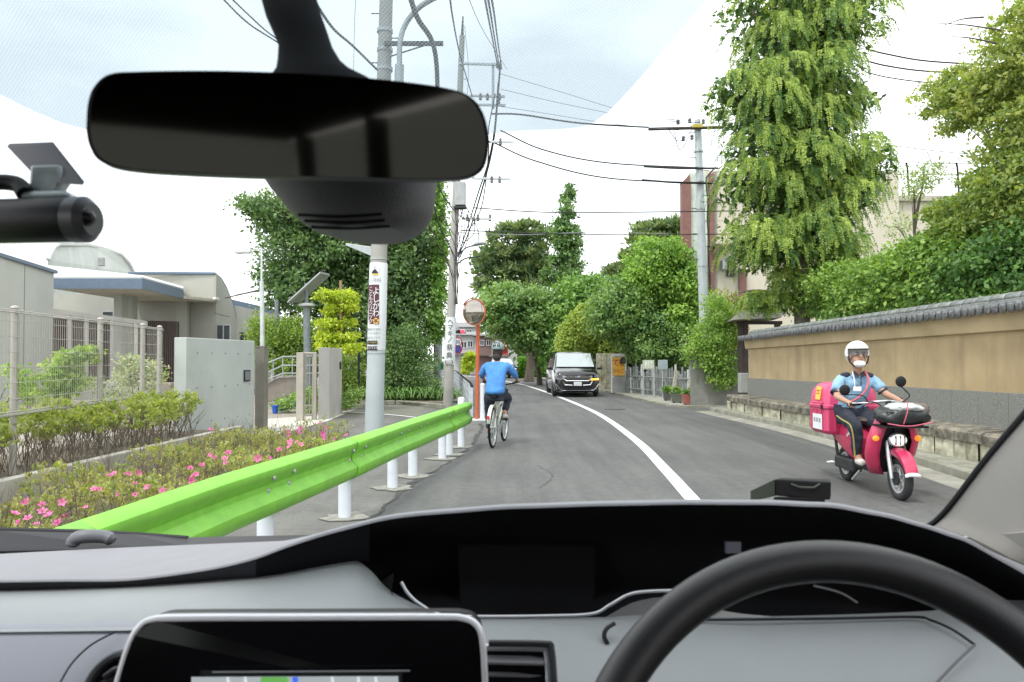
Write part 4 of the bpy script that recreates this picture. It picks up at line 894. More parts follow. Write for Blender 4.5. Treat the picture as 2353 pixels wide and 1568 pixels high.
# ================= cream building on the right with maroon trims =================
CRM = mat('cream render', (.56, .52, .42), .9, var=.04, scale=.7, bump=.1, bscale=60, col2=(.47,.435,.35), c2=(.5,.75), mixscale='world')
MRN = mat('maroon tile strip', (.21, .10, .085), .7, var=.12, scale=8, mixscale='world')
cb = thing('apartment_building', 'cream apartment building with maroon corner strips behind the trees', 'building', (12, 30, 0))
BY = 31.0
x0 = at(1620, 500, BY).x; ztop = at(1600, 392, BY).z; zlow = at(2050, 458, BY).z
b = MB(); b.box(((x0+at(2060, 0, BY).x)/2, BY+1.3, ztop/2), (at(2060,0,BY).x-x0, 2.6, ztop)); b.build('tower_wall', CRM, cb)
b = MB(); b.box((at(2180, 0, BY).x-1, BY+6, zlow/2), (9, 11.5, zlow)); b.build('wing_wall', CRM, cb)
b = MB(); b.box((at(2180, 0, BY).x-1, BY+6, zlow+.06), (9.4, 11.9, .22)); b.build('parapet_coping', mat('coping beige', (.40,.37,.31)), cb)
def vs(u0, u1, v0, v1, Y, nme, m_, th=.12):
    a, c = at(u0, v1, Y), at(u1, v0, Y); b = MB(); b.box(((a.x+c.x)/2, Y, (a.z+c.z)/2), (c.x-a.x, th, c.z-a.z)); return b.build(nme, m_, cb)
vs(1566, 1585, 421, 640, BY-.2, 'corner_strip', MRN, .4); vs(1585, 1622, 400, 690, BY-.1, 'pale_return', mat('pale green return', (.50,.55,.47)), .3)
vs(1632, 1640, 400, 900, BY-.1, 'downpipe_strip', MRN, .14); vs(1700, 1714, 620, 900, BY-.1, 'wall_strip', MRN, .14)
vs(1640, 1646, 395, 900, BY-.06, 'wall_joint', mat('joint line'), .02)
b = MB(); b.prism([at(1566, 421, BY-.38), at(1585, 400, BY-.38), at(1585, 421, BY-.38)], (0, .4, 0)); b.build('parapet_slope', MRN, cb)
b = MB(); b.prism([at(1640, 560, BY-1), at(1680, 543, BY-1), at(1700, 543, BY-1), at(1700, 560, BY-1)], (0, 1, 0)); b.build('window_hood', CRM, cb)
for (u0, v0, u1, v1) in ((1672, 598, 1688, 634), (1810, 590, 1850, 640), (2010, 640, 2050, 668)):
    a, c = at(u0, v1, BY-.03), at(u1, v0, BY-.03); f = MB()
    for zz in (a.z, c.z): f.box(((a.x+c.x)/2, BY-.05, zz), (c.x-a.x+.08, .12, .07))
    for xx in (a.x, (a.x+c.x)/2, c.x): f.box((xx, BY-.055, (a.z+c.z)/2), (.07, .12, c.z-a.z))
    w = f.build('window', DKMETAL, cb); g_ = MB(); g_.box(((a.x+c.x)/2, BY-.02, (a.z+c.z)/2), (c.x-a.x, .03, c.z-a.z)); g_.build('pane', DKG, w)
b = MB(); b.box(at(1663, 610, BY-.2), (.2, .35, .4)); b.build('vent_box', GALV, cb, bevel=.03)
# darker ground floor
vs(1640, 1705, 765, 905, BY-3, 'ground_floor_wall', mat('ground floor grey', (.28,.28,.25), .9), .3)
# roof fence on the low wing
b = MB()
rf = thing('roof_fence', 'black wire fence with angled posts on the low roof', 'fence', tuple(at(2100, 460, BY+.5)))
for u in (2088, 2203):
    b = MB(); b.tube([at(u+1, 456, BY+.3), at(u-3, 385, BY+.3), at(u-6, 374, BY+.3)], .045, 6); b.build('fence_post', BLACK, rf)
for v in (375, 400, 430): b = MB(); b.tube([at(2050, v, BY+.3), at(2300, v+2, BY+.3)], .014, 5); b.build('fence_wire', THIN if v == 430 else BLACK, rf)
# small roofed gate at the wall end
gtw = thing('gate_shelter', 'small thatched looking gate roof on dark timber posts behind the wall end', 'gate', tuple(v3(at(1750, 900, 22.3), 0)))
TIM = mat('dark timber', (.06, .045, .04), .8, var=.2)
WY2 = 22.3
b = MB(); b.prism([at(1685, 735, WY2-.6), at(1706, 712, WY2), at(1810, 708, WY2), at(1795, 730, WY2-.6)], (0, .8, -.05)); b.build('roof', mat('grey gate roof', (.25,.25,.2), .9, var=.2), gtw)
b = MB(); b.box(at(1745, 742, WY2-.1), (1.3, .12, .1)); b.build('beam', TIM, gtw)
for u in (1702, 1712, 1786): b = MB(); p = at(u, 740, WY2-.1); b.box((p.x, p.y, p.z/2), (.14, .14, p.z)); b.build('post', TIM, gtw)
b = MB(); a = at(1700, 900, WY2+.5); b.box((a.x-.7, WY2+.6, .9), (1.5, .08, 1.8)); b.build('side_panel', mat('gate side panel', (.22,.22,.2), .9), gtw)
lm = thing('gate_lamp', 'small white globe on a short stone post at the wall end', 'lamp', tuple(v3(at(1712, 900, 21.2), .6)))
p = at(1712, 866, 21.25); b = MB(); b.ell(p, .09, 14, 10); b.build('globe', mat('white globe', (.8,.8,.78), .3), lm, smooth=True)
b = MB(); b.box((p.x-.04, 21.25, .78), (.26, .26, .55)); b.build('stone_post', CONC, lm, bevel=.02)
# ================= hedge, poster board, fence and planters across the road =================
def objs_planter(u, v, w, h, col, label):
    p = gnd(u, v, .06); t = thing('planter_box', label, 'planter', tuple(p), 0, 'planters along the far kerb')
    m_ = mat('planter %s' % (col,), col, .7, var=.1)
    b = MB(); x, y = p.x, p.y
    b.loft([[(x-w/2*s_, y-w/3*s_, z), (x+w/2*s_, y-w/3*s_, z), (x+w/2*s_, y+w/3*s_, z), (x-w/2*s_, y+w/3*s_, z)] for s_, z in ((.82, .08), (1, .06+h), (1.05, .06+h), (1.05, .09+h), (.95, .09+h), (.9, .04+h))], closed=True)
    b.build('tub', m_, t)
    b = MB(); b.quad((x-w*.45, y-w*.3, .05+h), (x+w*.45, y-w*.3, .05+h), (x+w*.45, y+w*.3, .05+h), (x-w*.45, y+w*.3, .05+h)); b.build('soil', SOIL, t)
    for sx_ in (-1, 1): b = MB(); b.box((x+sx_*w*.3, y-w*.2, .075), (.06, .06, .04)); b.build('foot', BLACK, t)
    return t, p
PL = [objs_planter(1535, 921, .30, .24, (.09,.09,.085), 'dark planter box, first of three along the far kerb'), objs_planter(1555, 926, .34, .26, (.12,.135,.11), 'grey green planter box between the dark one and the red one'), objs_planter(1583, 930, .40, .28, (.33,.11,.09), 'terracotta red planter box beside the pale steel pole')]
pb = thing('notice_board', 'white framed board with an orange poster on a concrete base', 'notice board', tuple(gnd(1421, 900)))
NY = 31.5
a, c = at(1407, 820, NY), at(1436, 894, NY)
b = MB(); b.box((a.x-.03, NY, a.z/2+.05), (.05, .1, a.z)); b.build('board_post', WHITEP, pb); b = MB(); b.box((c.x+.03, NY, a.z/2+.05), (.05, .1, a.z)); b.build('board_post', WHITEP, pb)
b = MB(); b.box(((a.x+c.x)/2, NY, a.z+.07), (c.x-a.x+.09, .12, .06)); b.build('board_top', WHITEP, pb)
p, q = at(1407, 822, NY), at(1436, 863, NY); b = MB(); b.box(((p.x+q.x)/2, NY, (p.z+q.z)/2), (q.x-p.x-.02, .04, p.z-q.z)); b.build('poster', mat('poster orange', (.85,.45,.06), .6, var=.03), pb)
for ch, u, v, s_ in (('て', 1415, 835, .34), ('を', 1428, 835, .28), ('つ', 1412, 853, .17), ('な', 1421, 853, .17), ('ご', 1430, 853, .17)): text(ch, s_, facing(at(u, v, NY-.035), (0,-1,0)), mat('poster red print', (.45,.05,.02), .6, var=0), pb)
b = MB(); b.box(((a.x+c.x)/2, NY+.1, .36), (c.x-a.x-.02, .3, .62)); b.build('base_block', CONC, pb)
b = MB(); cc = at(1432, 829, NY-.3); b.lathe([(.001, 0), (.1, 0), (.13, .01), (.14, 0), (.13, -.02), (.001, -.04)], cc, 20, facing((0,0,0), (.2,-1,0)))
tag(b.build('round_mirror', mat('mirror dark', (.06,.06,.06), .2), smooth=True), 'small round black garage mirror in front of the orange poster', 'mirror')
lw = thing('boundary_wall', 'weathered block wall behind the silver black minivan', 'wall', tuple(v3(at(1400, 890, 34), 0)))
WYW = 34.5; cols = np.linspace(1368, 1437, 7); zz = at(0, 812, WYW).z
for i in range(6):
    for j in range(5):
        a, c = at(cols[i], 0, WYW), at(cols[i+1], 0, WYW); o = (.5 if j % 2 else 0)*(c.x-a.x); b = MB()
        x0_, x1_ = a.x+.008, c.x-.008
        b.box(((x0_+x1_)/2, WYW+RNG.uniform(-.005,.005), zz/5*(j+.5)), (x1_-x0_, .3, zz/5-.012)); b.build('wall_block', BLK, lw)
b = MB(); a, c = at(1368, 0, WYW), at(1437, 0, WYW); b.box(((a.x+c.x)/2, WYW+.02, zz/2), (c.x-a.x-.03, .27, zz-.02)); b.build('mortar_core', CONC, lw)
for i, u in enumerate((1397, 1410)):
    p = gnd(u, 900-(i==0)*3); b = MB(); b.lathe([(.12, 0), (.12, .05), (.05, .06), (.04, .72), (.02, .74), (.001, .745)], (p.x, p.y, 0.05), 12)
    tag(b.build('bollard', WHITEP, smooth=True), ('white bollard nearer the minivan of the pair before the block wall', 'white bollard nearer the orange poster board of the pair')[i], 'bollard', 'white bollards by the poster board')
for i, (u, w) in enumerate(((1490, .42), (1523, .34))):
    Yb = 27.5 if i == 0 else 27; p = at(u, 845, Yb); t = thing('information_board', ('pale framed notice board with three sheets on two posts', 'plain grey sign plate on one post among the timber stakes')[i], 'sign', (p.x, Yb, 0))
    hh = .34; b = MB(); b.box((p.x, Yb, p.z+.1), (w, .05, hh)); b.build('plate', mat('board %d' % i, ((.42,.47,.38), (.28,.33,.34))[i], .6, var=.05), t, bevel=.01)
    for dx in ((-.18, .18) if i == 0 else (0,)): b = MB(); b.tube([(p.x+dx, Yb+.03, 0), (p.x+dx, Yb+.03, p.z+.1)], .022, 8); b.build('leg', GALV, t)
    if i == 0:
        for dx in (-.1, 0, .1): b = MB(); b.box((p.x+dx, Yb-.03, p.z+.1), (.075, .012, .26)); b.build('sheet', mat('sheet pale', (.6,.62,.5)), t)
# picket of grey stakes (fence) along the pavement
pk = thing('stake_fence', 'row of uneven grey stakes along the far pavement', 'fence', tuple(gnd(1500, 915)))
STK = mat('grey stake', (.22,.235,.23), .8, var=.2); STW = mat('pale stake', (.5,.52,.5), .7, var=.1)
k = 0
for u in np.arange(1440, 1600, 5.2):
    Yp = 31 - (u-1440)*.034; p = at(u+RNG.uniform(-1, 1), 900, Yp+.3); h_ = RNG.uniform(.9, 1.25); b = MB(); b.tube([(p.x, p.y, 0), (p.x+RNG.uniform(-.03,.03), p.y, h_)], .035+.015*(k % 3 == 0), 6); b.build('stake', STW if k % 5 == 2 else STK, pk); k += 1
for z in (.25, .75):
    b = MB(); b.tube([at(1440, 0, 31.3)*Vector((1,1,0))+Vector((0,0,z)) if False else Vector((at(1440,900,31.3).x, 31.3, z)), Vector((at(1598, 900, 25.9).x, 25.9, z))], .025, 6); b.build('stake_rail', STK, pk)
sw = thing('boundary_wall', 'low dark block wall behind the grey stakes', 'wall', tuple(v3(at(1500, 900, 32), 0)))
a, c = Vector((at(1437, 900, 33).x, 33.4, 0)), Vector((at(1700, 900, 26.2).x, 26.9, 0)); n_ = 16
for i in range(n_):
    p, q = a.lerp(c, i/n_), a.lerp(c, (i+.97)/n_); b = MB(); b.hexa([p, q, q+Vector((0,.2,0)), p+Vector((0,.2,0))], [x+Vector((0,0,.55)) for x in (p, q, q+Vector((0,.2,0)), p+Vector((0,.2,0)))]); b.build('wall_block', mat('dark block', (.16,.155,.13), .95, var=.2, scale=6), sw)
# props of the young trees
for i, (u0, v0, u1, v1, Y) in enumerate(((1543, 915, 1552, 850, 24.6), (1549, 915, 1556, 852, 24.8), (1578, 912, 1590, 850, 24.4), (1586, 912, 1596, 850, 24.6), (1640, 930, 1650, 870, 22.9), (1628, 925, 1630, 880, 23.2))):
    b = MB(); p = at(u0, v0, Y); p.z = .05; b.tube([p, at(u1, v1, Y)], .035, 8)
    lb = ('leaning prop pole closest to the dark planter', 'twin prop pole beside the dark planter', 'pale leaning prop pole behind the red planter', 'second pale leaning prop behind the red planter', 'leaning bamboo prop beside the pale steel pole', 'short upright prop beside the pale steel pole')[i]
    tag(b.build('prop_pole', mat('prop wood', (.4,.38,.3), .8)), lb, 'support pole', 'tree props')
wb = thing('outbuilding', 'small pale building glimpsed under the roadside trees', 'house', tuple(v3(at(1550, 870, 33), 0)))
b = MB(); a = at(1530, 838, 33); c = at(1640, 838, 33); b.box(((a.x+c.x)/2, 35, a.z/2), (c.x-a.x, 4, a.z)); b.build('wall', mat('pale outbuilding', (.55,.53,.46)), wb)
b = MB(); b.box(((a.x+c.x)/2, 35, a.z+.06), (c.x-a.x+.5, 4.5, .12)); b.build('roof', GALV, wb)
for j in range(4): b = MB(); b.box(((a.x+c.x)/2, 32.99, .4+j*.28), (c.x-a.x, .02, .02)); b.build('siding_joint', mat('joint line'), wb)
# ================= vegetation =================
def leafmesh(name, P, D, Wd, size, ratio, tint, m_, parent, fold=.0):
    """one diamond leaf per point: P base, D direction, Wd side direction"""
    P = np.asarray(P, dtype=np.float64); n = len(P); s = np.asarray(size).reshape(-1, 1)
    a = P; b = P+D*s*.45+Wd*s*ratio; c = P+D*s; d = P+D*s*.45-Wd*s*ratio
    V = np.stack([a, b, c, d], 1).reshape(-1, 3)
    org = np.array(ORG.get(parent.name, Vector((0,0,0)))) if parent else V.mean(0)*np.array([1,1,0])
    V = V-org
    me = bpy.data.meshes.new(name); me.vertices.add(n*4); me.vertices.foreach_set('co', V.astype(np.float32).ravel())
    me.loops.add(n*4); me.loops.foreach_set('vertex_index', np.arange(n*4, dtype=np.int32))
    me.polygons.add(n); me.polygons.foreach_set('loop_start', np.arange(0, n*4, 4, dtype=np.int32))
    me.update(calc_edges=True)
    at_ = me.attributes.new('tint', 'FLOAT', 'FACE'); at_.data.foreach_set('value', np.clip(tint, 0, 1).astype(np.float32))
    me.materials.append(m_); o = bpy.data.objects.new(name, me); C.objects.link(o)
    if parent: o.parent = parent
    else: o.location = org
    return o
def unit(a): return a/np.maximum(np.linalg.norm(a, axis=1, keepdims=True), 1e-9)
def lobe(u, v, Y, ru, rv, rd=None):
    c = at(u, v, Y); rx = ru*Y/KF; rz = rv*Y/KF
    return (np.array(c), np.array([rx, rd if rd else rx, rz]))
def crown(name, lobes, nclump, per, cr, size, m_, parent, ratio=.3, flat=.6, droop=-.2, shell=(.72, 1.0), front=.35, inner=.25, tone=None, up=.6, clip=False, bumpy=1.0, gaps=.35):
    ar = np.array([(l[1][0]*l[1][2])+(l[1][0]*l[1][1]) for l in lobes]); ar = ar/ar.sum()
    idx = RNG.choice(len(lobes), nclump, p=ar)
    c = np.array([lobes[i][0] for i in idx]); r = np.array([lobes[i][1] for i in idx])
    dr = RNG.normal(size=(nclump, 3)); dr[:, 1] -= front*RNG.random(nclump)*1.5; dr = unit(dr)
    rad = RNG.uniform(shell[0], shell[1], nclump); inn = RNG.random(nclump) < inner; rad[inn] = RNG.uniform(.2, .8, inn.sum())
    w_ = np.sin(dr[:, 0]*5.1+idx*1.7)*np.sin(dr[:, 2]*6.3+idx*2.3)+.6*np.sin(dr[:, 0]*11+dr[:, 2]*9+idx)
    rad = rad*(1+bumpy*.13*w_)
    cc = c+dr*r*rad[:, None]; tclump = RNG.normal(.42, .3, nclump)+.12*w_  # bulges tinted lighter, hollows darker: highlights and voids put into leaf colour
    if gaps:
        k_ = 2.2/max(float(r.mean()), .3); q_ = cc*k_*2.2; nn_ = np.sin(q_[:, 0]*1.3+q_[:, 2])*np.sin(q_[:, 1]*1.1-q_[:, 2]*1.7+1)+.5*np.sin(q_[:, 2]*2.9+q_[:, 0]*2.1)
        kp = (nn_ > -gaps) | (RNG.random(nclump) < .25); cc = cc[kp]; dr = dr[kp]; tclump = tclump[kp]+.18*nn_[kp]; nclump = int(kp.sum())  # clumps beside gaps tinted darker, shade put into the colour
    K = per; P = np.repeat(cc, K, 0)+RNG.normal(size=(nclump*K, 3))*np.array([cr, cr, cr*flat])*.55
    O = np.repeat(dr, K, 0); n = len(P)
    D = unit(RNG.normal(size=(n, 3))*.8+O*.5+np.array([0, 0, droop])); Nn = unit(RNG.normal(size=(n, 3))*.6+O*.5+np.array([0, -.2, up])); Wd = unit(np.cross(D, Nn))
    t = np.repeat(tclump, K)+RNG.normal(0, .18, n)
    if tone is not None: t += tone
    s = size*RNG.uniform(.4, 1.55, n)
    keep = P[:, 2] > .05
    if clip: keep &= (P[:, 0] > 6.29-.0245*P[:, 1]+1.0) | (P[:, 2] > 2.85)
    if clip: keep &= P[:, 0] > 6.29-.0245*P[:, 1]+.4
    return leafmesh(name, P[keep], D[keep], Wd[keep], s[keep], ratio, t[keep], m_, parent)
BARK = mat('bark', (.10, .08, .06), .95, var=.25, scale=12, bump=.8, bscale=40, streak=(1,1,.2), col2=(.16,.14,.11), c2=(.45,.65))
BARK2 = mat('grey bark', (.17, .15, .13), .95, var=.25, scale=10, bump=.8, bscale=40)
def trunk(parent, base, top, r0, lobes=(), nb=6, m_=BARK):
    b = MB(); base = Vector(base); top = Vector(top); pts = []
    for i in range(8):
        t = i/7; p = base.lerp(top, t); p += Vector((math.sin(t*5+base.x)*r0*.6, math.cos(t*4)*r0*.5, 0)) if 0 < i < 7 else Vector(); pts.append(p)
    b.tube(pts, [r0*(1.25 if i == 0 else 1-.75*i/7) for i in range(8)], 9)
    o = b.build('trunk', m_, parent, smooth=True)
    b = MB()
    for l in list(lobes)[:nb]:
        t = RNG.uniform(.35, .85); s = base.lerp(top, t); e = Vector(l[0]); m = s.lerp(e, .5)+Vector((0, 0, (e-s).length*.12)); pp = catmull([s, m, e], 7)
        b.tube(pp, [r0*.45*(1-i/8) for i in range(7)], 6)
        for q in range(3):
            s2 = pp[3+q]; e2 = e+Vector(tuple(RNG.normal(size=3)*np.array(l[1])*.6)); b.tube(catmull([s2, s2.lerp(e2, .5)+Vector((0,0,.1)), e2], 5), [r0*.16*(1-i/6) for i in range(5)], 4)
    if lobes: b.build('branches', m_, parent, smooth=True)
def tree(name, label, cat, base, top, r0, lobes, nclump, per, cr, size, c1, c2, mname, group=None, nb=6, bark=BARK, **k):
    t = thing(name, label, cat, tuple(base), 0, group)
    if r0: trunk(t, base, top, r0, lobes, nb, bark)
    crown('crown', lobes, nclump, per, cr, size, leafmat(mname, c1, c2, k.pop('tr', .3)), t, **k)
    return t
G = lambda u, v, Y: v3(at(u, v, Y), 0)
def lb(lst, Y, rd=None): return [lobe(u, v, Y+(dy[0] if dy else 0), ru, rv, rd) for u, v, ru, rv, *dy in lst]
# big dark tree on the school corner
tree('broadleaf_tree', 'large dense dark green tree filling the corner behind the clinic pole', 'tree', G(880, 905, 29), at(830, 520, 29), .42,
     lb([(640, 500, 60, 45), (690, 570, 90, 90), (630, 500, 36, 30), (800, 560, 130, 110), (900, 600, 110, 130), (965, 540, 55, 110), (720, 670, 90, 80), (845, 720, 120, 90), (955, 700, 55, 110), (645, 650, 45, 60), (592, 482, 22, 14), (760, 480, 90, 70), (905, 480, 80, 60), (900, 800, 90, 60)], 28.5, 2.2),
     4200, 26, .36, .135, (.032, .078, .02), (.115, .205, .05), 'dark leaf', nb=9, inner=.3, gaps=.25, bumpy=1.5)
tree('ivy_column', 'bright green climber growing up beside the concrete poles', 'climber', G(1005, 905, 30), at(1008, 520, 30), .12,
     lb([(1005, 470, 16, 60), (1010, 560, 15, 60), (1008, 650, 14, 60), (1000, 740, 16, 50)], 27.5, .4), 420, 20, .22, .13, (.06, .14, .02), (.14, .27, .04), 'bright leaf')
tree('round_shrub', 'rounded mid green shrub behind the strap leaved clump', 'shrub', G(945, 925, 26.3), at(940, 850, 26.3), .07,
     lb([(935, 800, 55, 45), (915, 850, 45, 45), (960, 850, 45, 50), (975, 885, 35, 35), (905, 890, 40, 30), (940, 770, 25, 25)], 26.3, .9), 1300, 20, .22, .07, (.045, .105, .022), (.12, .21, .055), 'shrub leaf')
tree('layered_pine', 'small yellow green cloud pruned tree above the gate pier', 'tree', G(775, 920, 21), at(782, 645, 21), .07,
     lb([(775, 683, 42, 9), (750, 678, 16, 7), (800, 680, 20, 8), (770, 713, 26, 9), (805, 706, 12, 6), (760, 745, 34, 10), (800, 740, 14, 8), (780, 775, 42, 10), (745, 770, 20, 8), (800, 800, 30, 10), (760, 795, 30, 10)], 21, .5), 620, 22, .13, .085, (.17, .26, .02), (.34, .44, .04), 'lime leaf', tr=.4, nb=10, up=1)
b = MB(); b.tube([G(783, 920, 20.9), at(783, 645, 20.9)], .04, 7); tag(b.build('tree_stake', mat('stake wood', (.3,.2,.12), .8)), 'brown stake tied behind the cloud pruned tree', 'stake')
tree('low_bushes', 'yellow green bushes around the solar lamp post', 'shrub', G(680, 920, 26.5), at(680, 800, 26.5), .06,
     lb([(650, 770, 45, 40), (700, 770, 50, 45), (625, 790, 35, 40), (740, 820, 40, 45), (800, 860, 45, 50), (665, 830, 60, 30), (820, 900, 30, 30), (600, 760, 20, 40)], 26.3, .9), 1900, 20, .25, .085, (.09, .17, .025), (.20, .31, .05), 'yellow green leaf', tr=.4)
tree('flower_bed', 'low leafy planting around the blue pots inside the gate', 'plants', gnd(680, 938), gnd(680, 938, .2), 0, [lobe(u, v, 20.5, 22, 10, .5) for u, v in ((645, 930), (670, 925), (695, 915), (705, 900), (720, 940), (800, 925), (815, 905))], 260, 16, .14, .07, (.08, .17, .03), (.2, .32, .07), 'bed leaf')
# strap-leaved clump
def straps(name, label, cx, cy, z0, rx, ry, n, ln, m_):
    t = thing(name, label, 'plants', (cx, cy, z0)); b = MB()
    for i in range(n):
        x = cx+RNG.uniform(-rx, rx); y = cy+RNG.uniform(-ry, ry); a = RNG.uniform(0, 2*math.pi); l_ = ln*RNG.uniform(.6, 1.1); w = .022; h = l_*RNG.uniform(.55, .9)
        d = Vector((math.cos(a), math.sin(a), 0)); sd_ = Vector((-d.y, d.x, 0))*w; rows = []
        for k in range(6):
            q = k/5; p = Vector((x, y, z0))+d*(l_*.75*q)+Vector((0, 0, h*(1.9*q-1.75*q*q))); ww = 1-.85*q**2; rows.append([p-sd_*ww, p+sd_*ww])
        b.loft(rows)
    b.build('leaves', m_, t)
STR = mat('strap leaf', (.12, .23, .05), .4, var=.3, scale=2, mixscale='world')
c = gnd(945, 928); straps('strap_leaf_clump', 'clump of arching strap leaves along the kerb behind the pole', c.x+.1, c.y+.75, .1, 1.25, .55, 620, .95, STR)
# far centre
PINE = ((.035, .085, .025), (.14, .20, .055))
tree('pine_tree', 'broad layered pine left of the pointed tree', 'tree', G(1215, 880, 48), at(1205, 545, 48), .28,
     lb([(1205, 532, 60, 13), (1165, 553, 50, 13), (1240, 552, 35, 12), (1150, 590, 60, 14), (1215, 585, 50, 14), (1118, 606, 28, 10), (1135, 632, 48, 14), (1195, 625, 55, 14), (1240, 610, 30, 14), (1150, 662, 55, 14), (1110, 655, 18, 8), (1215, 655, 45, 14)], 48, 2.2), 760, 26, .30, .34, *PINE, 'pine needle', ratio=.16, flat=.3, droop=.7, nb=12, up=.4, inner=.05)
tree('pine_tree', 'dark pine top rising behind the bright trees near the cream building', 'tree', G(1500, 880, 46), at(1500, 545, 46), .25,
     lb([(1505, 528, 55, 11), (1545, 522, 28, 11), (1480, 552, 35, 10), (1455, 590, 30, 10), (1430, 625, 40, 12), (1470, 640, 40, 14), (1540, 560, 35, 14)], 46, 2), 600, 22, .36, .32, *PINE, 'pine needle', ratio=.16, flat=.35, droop=.7, nb=7)
tree('conifer_tree', 'tall narrow pointed tree rising above the others', 'tree', G(1292, 880, 43), at(1305, 440, 43), .2,
     lb([(1307, 440, 7, 14), (1303, 462, 12, 12), (1312, 450, 6, 6), (1304, 488, 20, 12), (1298, 512, 25, 14), (1310, 535, 24, 14), (1298, 560, 30, 16), (1308, 585, 28, 16), (1315, 612, 32, 20), (1290, 635, 46, 22), (1312, 650, 42, 20), (1275, 600, 14, 10), (1325, 560, 14, 9), (1285, 530, 14, 8)], 43, .9), 720, 22, .22, .17, (.045, .105, .028), (.13, .235, .055), 'conifer leaf', nb=11, inner=.3, bumpy=2.0)
tree('broadleaf_tree', 'wide mid green roadside tree beneath the pine', 'tree', G(1240, 875, 42), at(1210, 700, 42), .15,
     lb([(1180, 695, 70, 40), (1160, 735, 50, 35), (1130, 700, 30, 40), (1230, 715, 70, 50), (1215, 765, 60, 35), (1260, 770, 55, 45)], 41, 2.4), 2300, 24, .42, .19, (.05, .125, .025), (.17, .28, .07), 'mid leaf', inner=.3, gaps=.2, bumpy=1.6)
tree('broadleaf_tree', 'rounded light green tree right of the pointed tree trunk', 'tree', G(1340, 875, 40), at(1340, 700, 40), .13,
     lb([(1330, 690, 60, 50), (1370, 665, 38, 32), (1310, 750, 60, 50), (1380, 720, 45, 50), (1290, 800, 50, 40), (1400, 690, 25, 40)], 40, 2.2), 2000, 24, .4, .18, (.05, .13, .022), (.15, .28, .05), 'fresh leaf', inner=.3, gaps=.2, bumpy=1.6)
for (lbl, lst, cols) in (('bright green tree crowding the kerb in front of the cream building', [(1500, 600, 50, 50), (1545, 640, 55, 65), (1475, 650, 45, 50), (1585, 690, 30, 60), (1560, 730, 60, 60), (1530, 585, 40, 35)], ((.06, .15, .02), (.20, .35, .045))),
                         ('darker green tree spreading low over the grey stakes', [(1430, 700, 50, 55), (1412, 740, 45, 38), (1470, 750, 70, 60), (1530, 790, 60, 50), (1480, 805, 36, 22), (1390, 720, 35, 50), (1590, 790, 40, 40)], ((.045, .115, .025), (.165, .28, .06)))):
    tree('broadleaf_tree', lbl, 'tree', G(lst[2][0], 890, 32), at(lst[0][0], lst[0][1]+40, 32), .11, lb(lst, 31.5, 1.7), 3000, 24, .32, .13, *cols, 'leaf '+lbl[:6], inner=.3, gaps=.2, bumpy=1.7)
# clipped wavy topiary
t = thing('topiary_hedge', 'smooth rounded clipped hedge like stacked waves behind the minivan', 'hedge', tuple(G(1330, 860, 36)))
TL = lb([(1300, 790, 20, 48), (1318, 770, 20, 50), (1338, 755, 22, 55), (1362, 745, 24, 60), (1390, 765, 26, 60), (1290, 815, 14, 40)], 36, .8)
crown('clipped_foliage', TL, 2600, 14, .07, .11, leafmat('topiary leaf', (.15, .24, .035), (.27, .37, .06), .3), t, shell=(.97, 1.0), inner=.02, front=.6, flat=1.2, droop=-.8, bumpy=0, gaps=0)
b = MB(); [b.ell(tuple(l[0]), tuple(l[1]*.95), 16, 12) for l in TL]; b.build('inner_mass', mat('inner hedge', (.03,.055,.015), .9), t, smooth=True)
# clipped box hedge
t = thing('clipped_hedge', 'long low clipped green hedge at the far bend', 'hedge', tuple(G(1228, 868, 57)))
a, c = at(1193, 868, 57), at(1266, 828, 57); n = 9000
P = np.stack([RNG.uniform(a.x, c.x+1, n), 57+RNG.uniform(0, 1.2, n), RNG.uniform(.05, c.z, n)], 1); f = RNG.random(n) < .6; P[f, 1] = 57+RNG.normal(0, .05, f.sum()); q = ~f; P[q, 2] = c.z+RNG.normal(0, .05, q.sum())
D = unit(RNG.normal(size=(n, 3))+np.array([0, -.3, .5])); Wd = unit(np.cross(D, RNG.normal(size=(n, 3)))); leafmesh('foliage', P, D, Wd, RNG.uniform(.15, .3, n), .35, RNG.random(n), leafmat('hedge leaf', (.06, .16, .02), (.13, .28, .035)), t)
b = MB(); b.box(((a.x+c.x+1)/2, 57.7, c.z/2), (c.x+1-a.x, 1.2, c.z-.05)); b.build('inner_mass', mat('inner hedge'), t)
tree('round_bush', 'small bright round bush beyond the orange pole', 'shrub', G(1077, 860, 50), at(1077, 840, 50), 0, lb([(1077, 835, 13, 14), (1080, 820, 10, 10), (1072, 848, 12, 10)], 50, .4), 160, 18, .15, .16, (.13, .25, .02), (.25, .4, .04), 'lime leaf')
# dark woods closing the view behind the roadside trees
WDM = leafmat('woods leaf', (.025, .06, .015), (.065, .125, .03))
o = crown('woods', lb([(1245, 785, 50, 38), (1330, 790, 80, 70), (1380, 780, 80, 80), (1440, 770, 90, 90), (1540, 760, 90, 110), (1600, 780, 60, 110), (1300, 720, 80, 40)], 62, 3), 2200, 16, .9, .5, WDM, None, inner=.3)
tag(o, kind='stuff')
